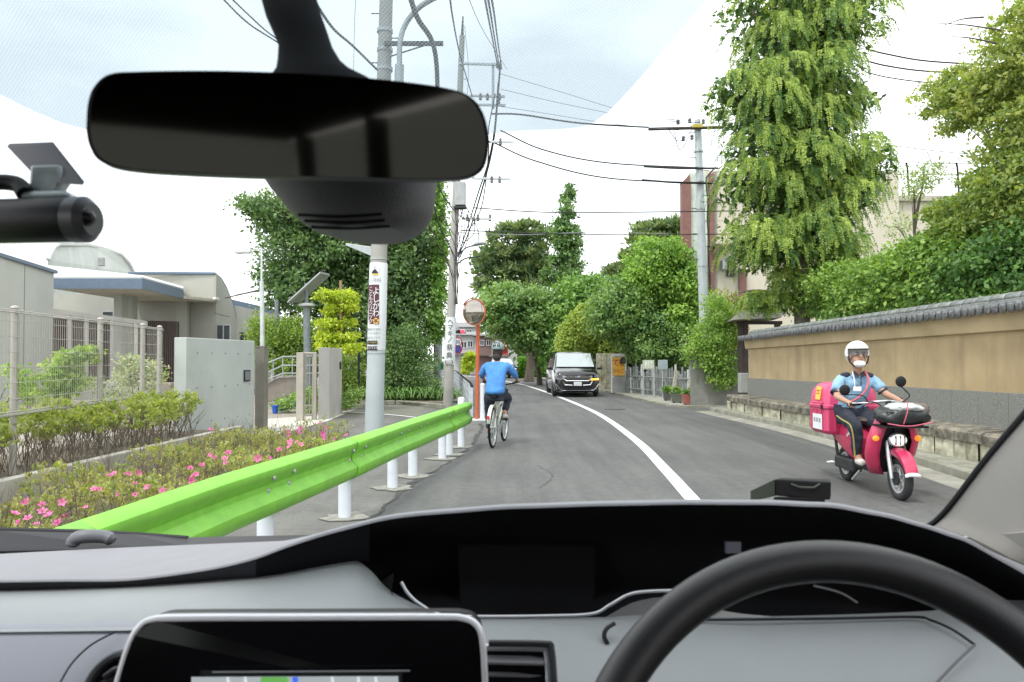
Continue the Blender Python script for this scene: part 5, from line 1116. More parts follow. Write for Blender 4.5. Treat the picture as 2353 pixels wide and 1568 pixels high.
# young tree and bamboo at the steel pole
tree('young_tree', 'light green young tree wrapped around the foot of the steel pole', 'tree', G(1645, 930, 23.2), at(1650, 760, 23.2), .05,
     lb([(1655, 725, 30, 40), (1635, 775, 45, 45), (1665, 780, 35, 40), (1625, 820, 40, 40), (1660, 835, 35, 35), (1650, 870, 35, 25), (1602, 800, 30, 30), (1640, 690, 14, 20)], 23.0, .7), 900, 18, .20, .085, (.08, .17, .025), (.20, .33, .055), 'young leaf', bark=BARK2, inner=.3, tr=.4)
tree('young_tree', 'sparse young tree with reddish shoots before the cream wall', 'tree', G(1668, 930, 23.4), at(1680, 700, 23.4), .04,
     lb([(1675, 700, 28, 30), (1690, 745, 18, 25), (1685, 790, 18, 25)], 23.4, .5), 170, 12, .2, .10, (.13, .17, .04), (.24, .25, .09), 'reddish leaf', bark=BARK2, tr=.4)
# ---- vine covered tree of drooping sprays ----
vt = thing('drooping_tree', 'tall tree shrouded in drooping leafy sprays behind the wall end', 'tree', tuple(G(1835, 820, 20.3)))
VL = lb([(1750, 15, 45, 40), (1840, 25, 60, 50), (1940, 20, 50, 45), (1970, 95, 40, 50), (1780, 95, 55, 50), (1880, 110, 60, 55), (1720, 190, 42, 34), (1690, 225, 38, 26), (1790, 190, 55, 45), (1900, 200, 60, 50), (1770, 275, 60, 45), (1870, 290, 65, 50), (1950, 270, 38, 42), (1960, 350, 48, 42), (1750, 360, 62, 42), (1850, 380, 70, 48), (1985, 395, 32, 36), (1945, 440, 50, 40), (1735, 440, 50, 40), (1810, 460, 65, 48), (1900, 500, 55, 40), (1755, 520, 55, 38), (1840, 550, 60, 36), (1930, 560, 42, 34), (1770, 585, 38, 24)], 20.3, 1.3)
VL = [(c+np.array([-.22, 0, 0])+RNG.normal(size=3)*np.array([.12, .15, .24]), r*RNG.uniform(.95, 1.5)) for c, r in VL]+lb([(1850, 80, 110, 90), (1850, 250, 120, 110), (1860, 420, 120, 110), (1830, 540, 90, 60), (1745, 575, 50, 36), (1905, 585, 55, 34)], 20.8, 1.2)
trunk(vt, G(1835, 820, 20.3), at(1850, 100, 20.3), .26, VL, 12, BARK2)
def sprays(name, lobes, n, ln, lsize, m_, parent, pair=.05, shell=(.8, 1.05), front=.5):
    ar = np.array([l[1][0]*l[1][2] for l in lobes]); ar /= ar.sum(); Ps = []; Ds = []; Ws = []; Ss = []; Ts = []
    for i in RNG.choice(len(lobes), n, p=ar):
        c, r = lobes[i]; d = RNG.normal(size=3); d[1] -= front; d[2] += .25; d /= np.linalg.norm(d); p = c+d*r*RNG.uniform(*shell)
        h = np.array([d[0], d[1], 0]); h /= max(np.linalg.norm(h), .1); L_ = ln*RNG.uniform(.5, 1.2); dirn = h*.55+np.array([0, 0, .35]); tt = RNG.normal(.35+.35*max(d[2], -.5), .28)  # upward facing sprays tinted lighter, light from above put into the colour
        steps = int(L_/pair)
        for k in range(steps):
            dirn = dirn+np.array([0, 0, -.22]); dn = dirn/np.linalg.norm(dirn); p = p+dn*pair
            sd_ = np.cross(dn, h); ns = np.linalg.norm(sd_); sd_ = sd_/ns if ns > .05 else np.array([-h[1], h[0], 0])
            for sg in (-1, 1):
                ld = dn*.55+sd_*sg+np.array([0, 0, -.35])+RNG.normal(size=3)*.18; ld /= np.linalg.norm(ld); w = np.cross(ld, h+RNG.normal(size=3)*.35); w /= max(np.linalg.norm(w), 1e-6)
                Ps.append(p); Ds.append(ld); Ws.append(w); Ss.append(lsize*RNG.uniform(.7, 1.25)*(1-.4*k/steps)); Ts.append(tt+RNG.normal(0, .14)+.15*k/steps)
    return leafmesh(name, np.array(Ps), np.array(Ds), np.array(Ws), np.array(Ss), .26, np.array(Ts), m_, parent)
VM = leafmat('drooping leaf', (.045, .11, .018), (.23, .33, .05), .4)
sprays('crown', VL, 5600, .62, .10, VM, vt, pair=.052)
crown('inner_foliage', [(c, r*.85) for c, r in VL], 1000, 22, .35, .17, leafmat('inner shade leaf', (.025, .06, .015), (.06, .12, .03)), vt, inner=.6)  # darker leaf copy, the crown's inner shade put into its colour
t = thing('hanging_vine', 'clump of hanging foliage draped over the small gate roof', 'climber', tuple(at(1760, 720, 19.5)))
sprays('foliage', lb([(1735, 690, 35, 22), (1775, 690, 40, 24), (1805, 650, 25, 40)], 20.5, .5), 380, .42, .11, VM, t)
b = MB(); b.tube(catmull([at(1700, 672, 21), at(1750, 668, 20.6), at(1815, 680, 20.6)], 8), .03, 6); b.build('vine_stem', BARK2, t)
b = MB()
# ---- garden trees behind the plaster wall ----
def gt_(label, lst, Y, rd, ncl, per, cr, size, c1, c2, mn, base, **k):
    gy = lambda u: 8.0/((u-1176.5)/KF)
    L2 = [lobe(q[0], q[1], gy(q[0])+.3, q[2], q[3], rd*1.25) for q in lst]; u0 = lst[0][0]; base = G(u0, 800, gy(u0)+.6)
    k['clip'] = True; return tree('garden_tree', label, 'tree', base, at(u0, lst[0][1], gy(u0)+.4), .07, L2, int(ncl*1.35), per, cr, size, c1, c2, mn, **k)
gt_('glossy dark leaved tree just behind the wall ridge, nearest the car', [(2290, 610, 85, 60), (2230, 640, 70, 50), (2350, 560, 60, 70), (2330, 660, 60, 40)], 9.6, .9, 900, 20, .22, .085, (.03, .085, .015), (.10, .21, .04), 'glossy leaf', Vector((6.1, 9.6, 0)), ratio=.36)
gt_('yellowish maple in the top corner above the wall', [(2335, 150, 60, 70), (2275, 210, 60, 36), (2215, 205, 45, 18), (2340, 60, 45, 50), (2240, 262, 45, 22), (2345, 270, 45, 32), (2160, 192, 25, 11), (2320, 330, 40, 24), (2180, 235, 25, 10)], 10.5, .8, 1500, 20, .16, .075, (.09, .16, .035), (.24, .30, .07), 'maple leaf', Vector((7.6, 10.5, 0)), flat=.3, ratio=.28, tr=.45, inner=.15, gaps=.1, bumpy=1.8)
gt_('olive green maple below the top corner one', [(2325, 430, 50, 45), (2285, 465, 50, 30), (2235, 515, 45, 30), (2345, 500, 45, 50), (2200, 470, 24, 12), (2320, 385, 30, 24)], 11.2, .9, 1500, 20, .2, .08, (.075, .145, .03), (.21, .28, .06), 'olive maple leaf', Vector((7.8, 11.2, 0)), flat=.35, tr=.45, gaps=.15, bumpy=1.8)
gt_('fresh green shrub tree between the olive maple and the drooping tree', [(2090, 605, 60, 34), (2165, 570, 50, 38), (2010, 635, 55, 32), (2100, 630, 80, 40), (2180, 600, 60, 50)], 12.8, 1, 1700, 20, .24, .09, (.06, .14, .02), (.19, .32, .05), 'fresh shrub leaf', Vector((7.6, 12.8, 0)))
gt_('yellow green mounded shrub above the middle of the wall', [(1930, 650, 70, 40), (1990, 680, 70, 40), (1890, 690, 50, 35), (2060, 690, 70, 35), (2150, 670, 70, 35), (1860, 640, 30, 25)], 14.0, 1, 1700, 20, .22, .085, (.065, .15, .022), (.20, .33, .055), 'mound leaf', Vector((7.5, 14, 0)))
gt_('dense mid green shrub filling behind the wall ridge', [(2200, 690, 60, 40), (2260, 690, 70, 30), (2130, 710, 60, 35), (2350, 700, 70, 40), (2040, 720, 60, 30), (1960, 725, 60, 25)], 10.6, .6, 1000, 20, .2, .075, (.045, .115, .02), (.13, .25, .045), 'dense shrub leaf', Vector((6.4, 10.6, 0)))
gt_('feathery bamboo sprigs rising over the garden shrubs', [(2100, 430, 35, 25), (2130, 400, 40, 25), (2060, 520, 25, 25)], 14.5, .5, 120, 14, .16, .08, (.1, .18, .04), (.25, .33, .1), 'sprig leaf', Vector((7.9, 14.5, 0)), ratio=.14)
b = MB()
for e in ((2115, 55, 2300, 70), (2150, 85, 2290, 100), (2165, 60, 2260, 40)): b.tube(catmull([at(e[0], e[1], 10.4), at((e[0]+e[2])/2, (e[1]+e[3])/2-6, 10.5), at(e[2], e[3], 10.6)], 8), [.003+.002*i for i in range(8)], 4)
tag(b.build('bare_branch', BARK), 'thin bare twigs reaching out beside the corner maple', 'branch')
# ---- azalea beds ----
def tufts(name, n, pos, size, m_, parent, per=9, spread=.8, tone=0):
    P0 = pos(n); P = np.repeat(P0, per, 0)+RNG.normal(size=(n*per, 3))*.018; O = RNG.normal(size=(n*per, 3))*spread; O[:, 2] = np.abs(O[:, 2])*.6+.35; D = unit(O)
    Wd = unit(np.cross(D, np.array([0, 0, 1])+RNG.normal(size=(n*per, 3))*.4)); t = np.repeat(RNG.normal(.5+tone, .25, n), per)+RNG.normal(0, .12, n*per)
    return leafmesh(name, P, D, Wd, size*RNG.uniform(.6, 1.25, n*per), .26, t, m_, parent)
def stems(name, n, base, top, r, parent, m_):
    b = MB()
    for i in range(n):
        s, e = base(), top(); s = Vector(s); e = s+Vector(e)
        m = s.lerp(e, .5)+Vector((RNG.normal()*.03, RNG.normal()*.03, 0)); b.tube([s, m, e], [r, r*.75, r*.4], 4, False)
        for k in range(2): e2 = e+Vector((RNG.normal()*.07, RNG.normal()*.07, RNG.uniform(.0, .1))); b.tube([m, m.lerp(e2, .6)+Vector((0,0,.01)), e2], [r*.5, r*.4, r*.25], 3, False)
    return b.build(name, m_, parent)
TWIG = mat('twig', (.14, .11, .085), .9, var=.3)
ha = thing('azalea_hedge', 'yellow green hedge on bare twigs in the raised bed before the mesh fence', 'hedge', (-5.3, 8.5, .24))
mounds = [(RNG.uniform(-5.75, -4.98), y+RNG.uniform(-.2, .2), RNG.uniform(.22, .34), RNG.uniform(.52, .66)) for y in np.linspace(3.6, 12.4, 30)]
def posA(n):
    k = RNG.integers(0, len(mounds), n); M_ = np.array(mounds)[k]; d = unit(RNG.normal(size=(n, 3))); rr = RNG.uniform(.6, 1.05, n)[:, None]
    P = np.stack([M_[:, 0], M_[:, 1], .24+M_[:, 3]-.12], 1)+d*rr*np.stack([M_[:, 2]*1.1, M_[:, 2]*1.2, M_[:, 2]*.75], 1); P[:, 0] = np.minimum(P[:, 0], -4.72); return P
tufts('foliage', 1750, posA, .062, leafmat('azalea leaf', (.11, .17, .035), (.22, .28, .055), .4), ha)
stems('stems', 420, lambda: (RNG.uniform(-5.7, -4.95), RNG.uniform(3.5, 12.4), .24), lambda: (RNG.normal()*.10, RNG.normal()*.10, RNG.uniform(.25, .48)), .006, ha, TWIG)
hb = thing('azalea_shrubs', 'low olive azalea planting with pink flowers between guardrail and kerb', 'shrubs', (-3.7, 8.5, 0))
def posB(n):
    y = RNG.uniform(3.6, 12.8, n); x = -4.62+RNG.random(n)*1.95-.1*(y < 6)*.5; h = .26+.1*np.sin(y*3.1+x*2)+.06*np.sin(y*7+1); z = h*RNG.uniform(.45, 1.1, n); return np.stack([x, y, z], 1)
tufts('foliage', 2300, posB, .045, leafmat('azalea olive leaf', (.13, .15, .04), (.25, .28, .075), .4), hb)
tufts('fresh_foliage', 900, posB, .05, leafmat('azalea leaf'  , (0,0,0), (0,0,0)), hb)
stems('stems', 650, lambda: (RNG.uniform(-4.6, -2.7), RNG.uniform(3.6, 12.8), .0), lambda: (RNG.normal()*.09, RNG.normal()*.09, RNG.uniform(.18, .52)), .0035, hb, TWIG)
PINK = mat('pink petal', (.55, .09, .27), .6, var=.15, scale=30); PINK2 = mat('pale pink petal', (.72, .16, .38), .6, var=.15, scale=30)
def flower_mesh(m_):
    me = bpy.data.meshes.new('flower'); b = MB()
    for i in range(5):
        a = 2*math.pi*i/5; d = Vector((math.cos(a), math.sin(a), 0)); s_ = Vector((-d.y, d.x, 0)); b.add([d*.004, d*.022+s_*.014+Vector((0,0,.012)), d*.04+Vector((0,0,.016)), d*.022-s_*.014+Vector((0,0,.012))], [(0,1,2,3)])
    b.lathe([(.001, 0), (.004, 0), (.002, .02)], (0,0,0), 4)
    me.from_pydata(b.v, [], b.f); me.materials.append(m_); return me
FM = [flower_mesh(PINK), flower_mesh(PINK2)]
spots = [(80,1165),(110,1180),(65,1180),(95,1160),(125,1150),(150,1180),(185,1175),(45,1210),(75,1200),(285,1095),(300,1085),(320,1095),(345,1110),(240,1130),(275,1130),(305,1110),(310,1120),(440,1075),(470,1080),(430,1075),(445,1090),(500,1050),(510,1055),(520,1048),(590,1045),(605,1045),(665,1000),(680,990),(695,995),(690,1010),(670,1012),(735,985),(750,990),(745,1000),(755,1005),(790,1005),(640,1035),(480,985),(660,1020),(255,1100),(385,1120),(140,1195),(35,1190)]
for (u, v) in spots:
    for k in range(1 if RNG.random() < .6 else 2):
        p = gnd(u+RNG.normal()*9, v+RNG.normal()*7, .40); o = bpy.data.objects.new('flower', FM[int(RNG.random() < .35)]); C.objects.link(o); o.parent = hb
        o.location = p-ORG[hb.name]; s_ = RNG.uniform(.55, 1.0)*(1.0 if p.y < 8 else 1.3); o.scale = (s_,)*3; o.rotation_euler = (RNG.uniform(.2, 1.3), RNG.uniform(-.5, .5), RNG.uniform(-1, 1))
# ---- plants inside the yard ----
tree('yard_shrub', 'fresh green climbing shrub just behind the mesh fence', 'shrub', (-6.3, 10.2, 0), at(150, 830, 10.2), .02, lb([(150, 850, 22, 30), (140, 900, 26, 25), (175, 820, 22, 10), (165, 870, 20, 25), (200, 810, 14, 7)], 10.2, .25), 260, 14, .09, .06, (.10, .20, .03), (.26, .38, .06), 'yard leaf', tr=.4)
tree('yard_shrub', 'pale blossoming shrub near the end of the mesh fence', 'shrub', (-7.3, 14.5, 0), at(330, 850, 14.5), .02, lb([(330, 850, 35, 25), (300, 870, 30, 20), (350, 870, 25, 30), (310, 830, 18, 12)], 14.5, .4), 300, 14, .13, .06, (.11, .18, .05), (.33, .38, .2), 'pale yard leaf', tr=.4)
tree('yard_shrub', 'low leafy plant in the yard beside the first fence post', 'shrub', (-6.9, 9.5, 0), at(60, 860, 9.5), .02, lb([(70, 870, 20, 12), (40, 850, 12, 10), (68, 905, 14, 16)], 9.8, .3), 90, 12, .1, .055, (.14, .22, .05), (.28, .36, .1), 'yard leaf', tr=.4)
tree('yard_shrub', 'thin shrub with dark twigs on the beige planter', 'shrub', at(280, 905, 16), at(280, 870, 16), .02, lb([(250, 900, 25, 15), (290, 905, 35, 14), (220, 880, 20, 14)], 16, .4), 110, 10, .14, .06, (.09, .13, .05), (.2, .26, .1), 'twig leaf')
for (t_, p), c_ in zip(PL, ((.05,.12,.03), (.12,.25,.04), (.1,.2,.03))):
    straps_c = [(np.array([p.x, p.y, p.z+.36]), np.array([.14, .1, .12]))]; crown('foliage', straps_c, 40, 12, .07, .07, leafmat('planter leaf', (.06,.14,.03), (.18,.3,.06)), t_, droop=.4)
# weeds at the foot of the stone base
# ================= people helpers =================
def skin(name, nodes, edges, m_, parent, sub=2, root=None):
    keys = list(nodes); me = bpy.data.meshes.new(name); me.from_pydata([nodes[k][0] for k in keys], [(keys.index(a), keys.index(b)) for a, b in edges], [])
    o = bpy.data.objects.new(name, me); C.objects.link(o); o.parent = parent; me.materials.append(m_)
    md = o.modifiers.new('skin', 'SKIN'); md.use_smooth_shade = True; md.branch_smoothing = .4
    for i, k in enumerate(keys):
        r = nodes[k][1]; sv = me.skin_vertices[0].data[i]; sv.radius = (r, r) if not isinstance(r, tuple) else r; sv.use_root = (k == (root or keys[0]))
    s = o.modifiers.new('sub', 'SUBSURF'); s.levels = sub+(1 if name in ('shirt', 'trousers') else 0); s.render_levels = s.levels
    if name in ('shirt', 'trousers'):
        tx = bpy.data.textures.get('cloth_folds') or bpy.data.textures.new('cloth_folds', 'CLOUDS'); tx.noise_scale = .09; tx.noise_depth = 2
        dm = o.modifiers.new('folds', 'DISPLACE'); dm.texture = tx; dm.strength = .035; dm.mid_level = .5; dm.texture_coords = 'LOCAL'
    return o
SKINM = mat('skin', (.44, .25, .17), .55, var=.04)
def hand(nodes, edges, wrist, d, side, curl):
    """palm and five curled fingers grown from a wrist node; d forward, side towards the thumb, curl direction of closing"""
    w = Vector(nodes[wrist][0]); d = Vector(d).normalized(); side = Vector(side).normalized(); curl = Vector(curl).normalized()
    pk = wrist+'_palm'; nodes[pk] = (w+d*.055, (.030, .024)); edges.append((wrist, pk))
    for i in range(4):
        o = side*(.030-.020*i); a = w+d*.088+o; ln = (.033, .037, .034, .027)[i]
        n1, n2, n3 = pk+'%da' % i, pk+'%db' % i, pk+'%dc' % i
        nodes[n1] = (a, .010); nodes[n2] = (a+d*ln*.7+curl*ln*.6, .009); nodes[n3] = (a+d*ln*.2+curl*ln*1.5, .008)
        edges += [(pk, n1), (n1, n2), (n2, n3)]
    t1, t2 = pk+'ta', pk+'tb'; nodes[t1] = (w+d*.04+side*.038+curl*.012, .011); nodes[t2] = (w+d*.065+side*.045+curl*.040, .009); edges += [(pk, t1), (t1, t2)]
def sphere_shell(b, c, r, keep, n=32, m=20, M=None):
    mm = M or Matrix(); vs = []; idx = {}
    for i in range(m+1):
        for j in range(n):
            ph = math.pi*i/m; th = 2*math.pi*j/n; d = Vector((math.sin(ph)*math.cos(th), math.sin(ph)*math.sin(th), math.cos(ph))); vs.append(d)
    fs = [(i*n+j, i*n+(j+1) % n, (i+1)*n+(j+1) % n, (i+1)*n+j) for i in range(m) for j in range(n)]
    fs = [f for f in fs if keep(sum((vs[k] for k in f), Vector())/4)]
    b.add([Matrix.Translation(c)@mm@Vector((v.x*r[0], v.y*r[1], v.z*r[2])) for v in vs], fs); return b
def wheel(parent, c, R_, tr, name='wheel', spokes=28, axis='x', tyre=BLACK, rimm=GALV, rimr=None, solidspk=0):
    c = Vector(c); rot = Matrix.Rotation(math.pi/2, 4, 'Y')
    b = MB(); n = 40; rows = []
    for i in range(n): a = 2*math.pi*i/n; rows.append([c+Vector((tr*math.cos(q), (R_-tr+tr*math.sin(q))*math.cos(a), (R_-tr+tr*math.sin(q))*math.sin(a))) for q in np.linspace(0, 2*math.pi, 11)[:-1]])
    rows.append(rows[0]); b.loft(rows, closed=True); w = b.build(name, tyre, parent, smooth=True, local=True)
    rr = rimr or R_-2*tr+.004; b = MB(); rows = []
    for i in range(n): a = 2*math.pi*i/n; rows.append([c+Vector((x*tr, (rr+z*tr)*math.cos(a), (rr+z*tr)*math.sin(a))) for x, z in ((-.75, .1), (-.6, -.5), (.6, -.5), (.75, .1))])
    rows.append(rows[0]); b.loft(rows, closed=True); b.build('rim', rimm, w, smooth=True, local=True, ang=30)
    b = MB(); b.tube([c-Vector((.035, 0, 0)), c+Vector((.035, 0, 0))], .03 if solidspk else .018, 12)
    b.build('hub', rimm, w, smooth=True, local=True)
    for i in range(solidspk or spokes):
        a = 2*math.pi*i/(solidspk or spokes); s_ = Vector(((.02 if i % 2 else -.02)*(0 if solidspk else 1), 0, 0)); b = MB()
        b.tube([c+s_, c+Vector((0, rr*math.cos(a), rr*math.sin(a)))], .016 if solidspk else .0022, 6 if solidspk else 3); b.build('spoke', rimm, w, local=True)
    return w
# ================= cyclist =================
bk = thing('bicycle', 'white framed city bicycle ridden by the person in the blue shirt', 'bicycle', (-.37, 12.12, 0), -.17)
def T(par, pts, r, nme, m_, n=8, **k): b = MB(); b.tube(pts, r, n); return b.build(nme, m_, par, smooth=True, local=True, **k)
wheel(bk, (0, .33, .33), .33, .021); wheel(bk, (0, 1.38, .33), .33, .021)
FRW = mat('bicycle frame white', (.55, .58, .5), .35, coat=.3)
T(bk, [(0, .76, .28), (0, .58, .80)], .017, 'seat_tube', FRW); T(bk, [(0, .76, .28), (0, 1.22, .62)], .019, 'down_tube', FRW); T(bk, [(0, .62, .62), (0, 1.2, .70)], .016, 'top_tube', FRW)
for s in (-1, 1):
    T(bk, [(s*.03, .33, .33), (s*.03, .76, .28)], .010, 'chain_stay', FRW); T(bk, [(s*.035, .33, .33), (s*.02, .62, .66)], .009, 'seat_stay', FRW); T(bk, [(s*.035, 1.38, .33), (s*.03, 1.25, .66)], .011, 'fork_blade', BLACK)
T(bk, [(0, 1.26, .60), (0, 1.19, .80), (0, 1.17, 1.0)], .018, 'head_tube', FRW)
T(bk, catmull([(-.27, 1.02, 1.05), (-.2, 1.10, 1.03), (-.05, 1.17, 1.0), (.05, 1.17, 1.0), (.2, 1.10, 1.03), (.27, 1.02, 1.05)], 14), .012, 'handlebar', BLACK)
for s in (-1, 1): T(bk, [(s*.30, .98, 1.06), (s*.20, 1.09, 1.03)], .018, 'grip', BLACK)
b = MB(); b.ell((0, .55, .83), (.075, .13, .035), 16, 8); b.build('saddle', BLACK, bk, smooth=True, local=True)
T(bk, [(.05, .76, .28), (.07, .80, .43)], .010, 'crank', GALV); T(bk, [(-.05, .76, .28), (-.07, .72, .13)], .010, 'crank', GALV)
for s, z, y in ((1, .43, .80), (-1, .13, .72)): b = MB(); b.box((s*.12, y, z), (.09, .08, .02)); b.build('pedal', BLACK, bk, local=True)
b = MB(); b.lathe([(.02, -.004), (.085, -.004), (.085, .004), (.02, .004)], (.045, .76, .28), 24, Matrix.Rotation(math.pi/2, 4, 'Y')); b.build('chainring', GALV, bk, local=True)
b = MB(); rows = [[Vector((x, .33+.37*math.cos(a), .33+.37*math.sin(a))) for x in (-.03, -.02, .02, .03)] for a in np.linspace(.35, 2.9, 16)]; b.loft(rows); b.build('mudguard', FRW, bk, smooth=True, local=True, solid=.003)
b = MB(); b.box((0, -.04, .52), (.05, .02, .05)); b.build('rear_reflector', RED, bk, local=True)
BLS = mat('blue shirt cloth', (.07, .24, .58), .85, var=.1, scale=9, bump=.6, bscale=14); NAV = mat('dark navy trousers', (.028, .033, .05), .9, var=.15, scale=12)
HAIR = mat('dark hair', (.03, .018, .014), .7, var=.2, scale=40)
cy = thing('person', 'cyclist in a blue top, dark trousers and grey helmet seen from behind', 'person', (-.37, 12.12, 0), -.17)
N_ = {'hip': ((0, .56, .92), .09), 'sp': ((0, .60, 1.08), .09), 'chest': ((0, .68, 1.26), (.11, .08)), 'neck0': ((0, .72, 1.38), .055), 'neck': ((0, .74, 1.47), .05), 'head0': ((0, .76, 1.545), .078), 'head': ((0, .765, 1.63), .082),
      'shL': ((-.16, .70, 1.345), .06), 'elL': ((-.30, .84, 1.17), .042), 'wrL': ((-.285, 1.0, 1.09), .028), 'shR': ((.16, .70, 1.345), .06), 'elR': ((.30, .84, 1.17), .042), 'wrR': ((.285, 1.0, 1.09), .028),
      'thL': ((-.09, .58, .86), .07), 'knL': ((-.155, .80, .55), .05), 'anL': ((-.14, .70, .22), .036), 'toL': ((-.14, .86, .15), .03),
      'thR': ((.09, .60, .86), .07), 'knR': ((.13, 1.0, .78), .05), 'anR': ((.11, .80, .52), .038), 'toR': ((.12, .94, .45), .034)}
E_ = [('hip','sp'),('sp','chest'),('chest','neck0'),('neck0','neck'),('neck','head0'),('head0','head'),('chest','shL'),('shL','elL'),('elL','wrL'),('chest','shR'),('shR','elR'),('elR','wrR'),('hip','thL'),('thL','knL'),('knL','anL'),('anL','toL'),('hip','thR'),('thR','knR'),('knR','anR'),('anR','toR')]
Nb = dict(N_); Eb = list(E_); hand(Nb, Eb, 'wrL', (0, .9, -.2), (1, 0, 0), (0, .3, -1)); hand(Nb, Eb, 'wrR', (0, .9, -.2), (-1, 0, 0), (0, .3, -1))
skin('body', Nb, Eb, SKINM, cy)
S_ = {'hem': ((0, .54, .83), (.185, .15)), 'hip': ((0, .55, .93), (.182, .15)), 'sp': ((0, .60, 1.08), (.178, .14)), 'chest': ((0, .67, 1.26), (.195, .14)), 'neck0': ((0, .71, 1.385), .085), 'shL': ((-.17, .70, 1.345), .078), 'e1': ((-.27, .79, 1.22), .062), 'e2': ((-.305, .88, 1.13), .050), 'shR': ((.17, .70, 1.345), .078), 'f1': ((.27, .79, 1.22), .062), 'f2': ((.305, .88, 1.13), .050)}
skin('shirt', S_, [('hem','hip'),('hip','sp'),('sp','chest'),('chest','neck0'),('chest','shL'),('shL','e1'),('e1','e2'),('chest','shR'),('shR','f1'),('f1','f2')], BLS, cy)
P_ = {'hip': ((0, .56, .90), .125), 'thL': ((-.11, .60, .84), .108), 'mL': ((-.14, .72, .68), .09), 'knL': ((-.155, .80, .55), .076), 'cL': ((-.15, .76, .40), .064), 'anL': ((-.14, .71, .27), .052), 'thR': ((.10, .62, .86), .105), 'mR': ((.12, .80, .83), .088), 'knR': ((.135, 1.0, .77), .078), 'cR': ((.125, .90, .66), .066), 'anR': ((.11, .82, .56), .052)}
skin('trousers', P_, [('hip','thL'),('thL','mL'),('mL','knL'),('knL','cL'),('cL','anL'),('hip','thR'),('thR','mR'),('mR','knR'),('knR','cR'),('cR','anR')], NAV, cy)
SHOE = mat('pale shoe', (.6, .55, .52), .7)
for s, (y, z) in ((-1, (.72, .18)), (1, (.82, .48))): skin('shoe', {'a': ((s*.115, y-.05, z+.015), .045), 'b': ((s*.12, y+.05, z-.005), .045), 'c': ((s*.125, y+.15, z-.03), .035)}, [('a','b'),('b','c')], BLACK if s < 0 else SHOE, cy)
b = MB(); b.ell((0, .745, 1.56), (.090, .092, .105), 18, 12); b.ell((0, .69, 1.48), (.075, .05, .07), 14, 8); b.build('hair', HAIR, cy, smooth=True, local=True)
HEL = mat('grey green helmet', (.19, .25, .245), .35, var=.04, coat=.3)
b = MB(); sphere_shell(b, Vector((0, .77, 1.625)), (.105, .135, .115), lambda d: d.z > -.12); b.build('helmet', HEL, cy, smooth=True, local=True, solid=.012)
for x in (-.055, -.02, .02, .055):
    b = MB(); p = [Vector((x*(1-.3*abs(t)), .77-.135*math.cos(t)*1.01, 1.625+.117*math.sin(t))) for t in np.linspace(.25, .62, 5)]; b.tube(p, [.004, .010, .012, .010, .004], 6); b.build('helmet_vent', BLACK, cy, local=True)
for x in (-.05, 0, .05):
    b = MB(); p = [Vector((x*(1-.3*abs(t)), .77-.135*math.cos(t)*1.01, 1.625+.117*math.sin(t))) for t in np.linspace(.75, 1.15, 5)]; b.tube(p, [.004, .010, .012, .010, .004], 6); b.build('helmet_vent', BLACK, cy, local=True)
# ================= delivery scooter =================
SR = mat('crimson scooter paint', (.56, .035, .11), .35, var=.05, scale=3, coat=.4); SRP = mat('crimson box plastic', (.62, .06, .16), .45, var=.05, scale=3, coat=.1)
RUB = mat('tyre rubber', (.03, .03, .032), .8, var=.15, scale=20); SILV = mat('silver alloy', (.6, .61, .62), .3, .6)
sc_ = thing('delivery_scooter', 'crimson postal delivery scooter with a large rear box', 'scooter', (3.97, 7.82, 0), -.02)
wheel(sc_, (0, .0, .225), .225, .042, tyre=RUB, rimm=SILV, solidspk=5); wheel(sc_, (0, 1.27, .215), .215, .045, tyre=RUB, rimm=SILV, solidspk=5)
for s in (-1, 1): T(sc_, [(s*.085, 0, .225), (s*.085, .05, .42), (s*.07, .13, .62)], [.018, .024, .024], 'fork_leg', SILV, 12)
b = MB(); rows = []
for a in np.linspace(.15, 2.6, 14):
    w = .075*(.75+.25*math.sin(a)); rr_ = .268; rows.append([Vector((x*w, -rr_*math.cos(a)+.01, .235+(rr_+h)*math.sin(a)*(1.04))) for x, h in ((-1, -.05), (-.9, .0), (-.5, .02), (0, .025), (.5, .02), (.9, 0), (1, -.05))])
b.loft(rows); b.build('front_mudguard', SR, sc_, smooth=True, local=True, solid=.004)
b = MB(); b.loft([[Vector((x*.078, -.268*math.cos(a)-.004, .235+(.275+h)*math.sin(a))) for x, h in ((-1, -.04), (-.5, .016), (0, .02), (.5, .016), (1, -.04))] for a in (.16, .3)]); b.build('mudguard_tip', WHITEP, sc_, smooth=True, local=True, solid=.005)
# leg shield: loft of rounded sections from foot board to handlebar
b = MB(); rows = []
for z, w, y0, d in ((.26, .15, .30, .12), (.34, .20, .27, .13), (.46, .235, .23, .13), (.60, .235, .17, .13), (.72, .20, .15, .12), (.84, .13, .17, .10), (.93, .07, .21, .07)):
    rows.append([Vector((w*math.cos(a), y0+ (d*.55 if math.sin(a) < 0 else d*.9)*math.sin(a)*1.0, z)) for a in np.linspace(0, 2*math.pi, 25)[:-1]])
b.loft(rows, closed=True); b.build('leg_shield', BLACK, sc_, smooth=True, local=True)
for s in (-1, 1):
    b = MB(); rows = []
    for z, w, y0 in ((.24, .16, .30), (.34, .215, .26), (.46, .25, .20), (.60, .255, .14), (.72, .22, .12), (.84, .15, .14), (.94, .09, .19)):
        rows.append([Vector((s*(w-dx), y0+dy, z)) for dx, dy in ((.10, -.075), (.05, -.065), (.01, -.03), (0, .03), (.02, .08))])
    b.loft(rows); b.build('side_fairing', SR, sc_, smooth=True, local=True, solid=.012)
b = MB(); b.ell((0, .03, .615), (.085, .05, .062), 20, 12); b.build('headlight', mat('headlight glass', (.8,.82,.85), .08, spec=.9, emit=((1,.97,.9), .5)), sc_, smooth=True, local=True)
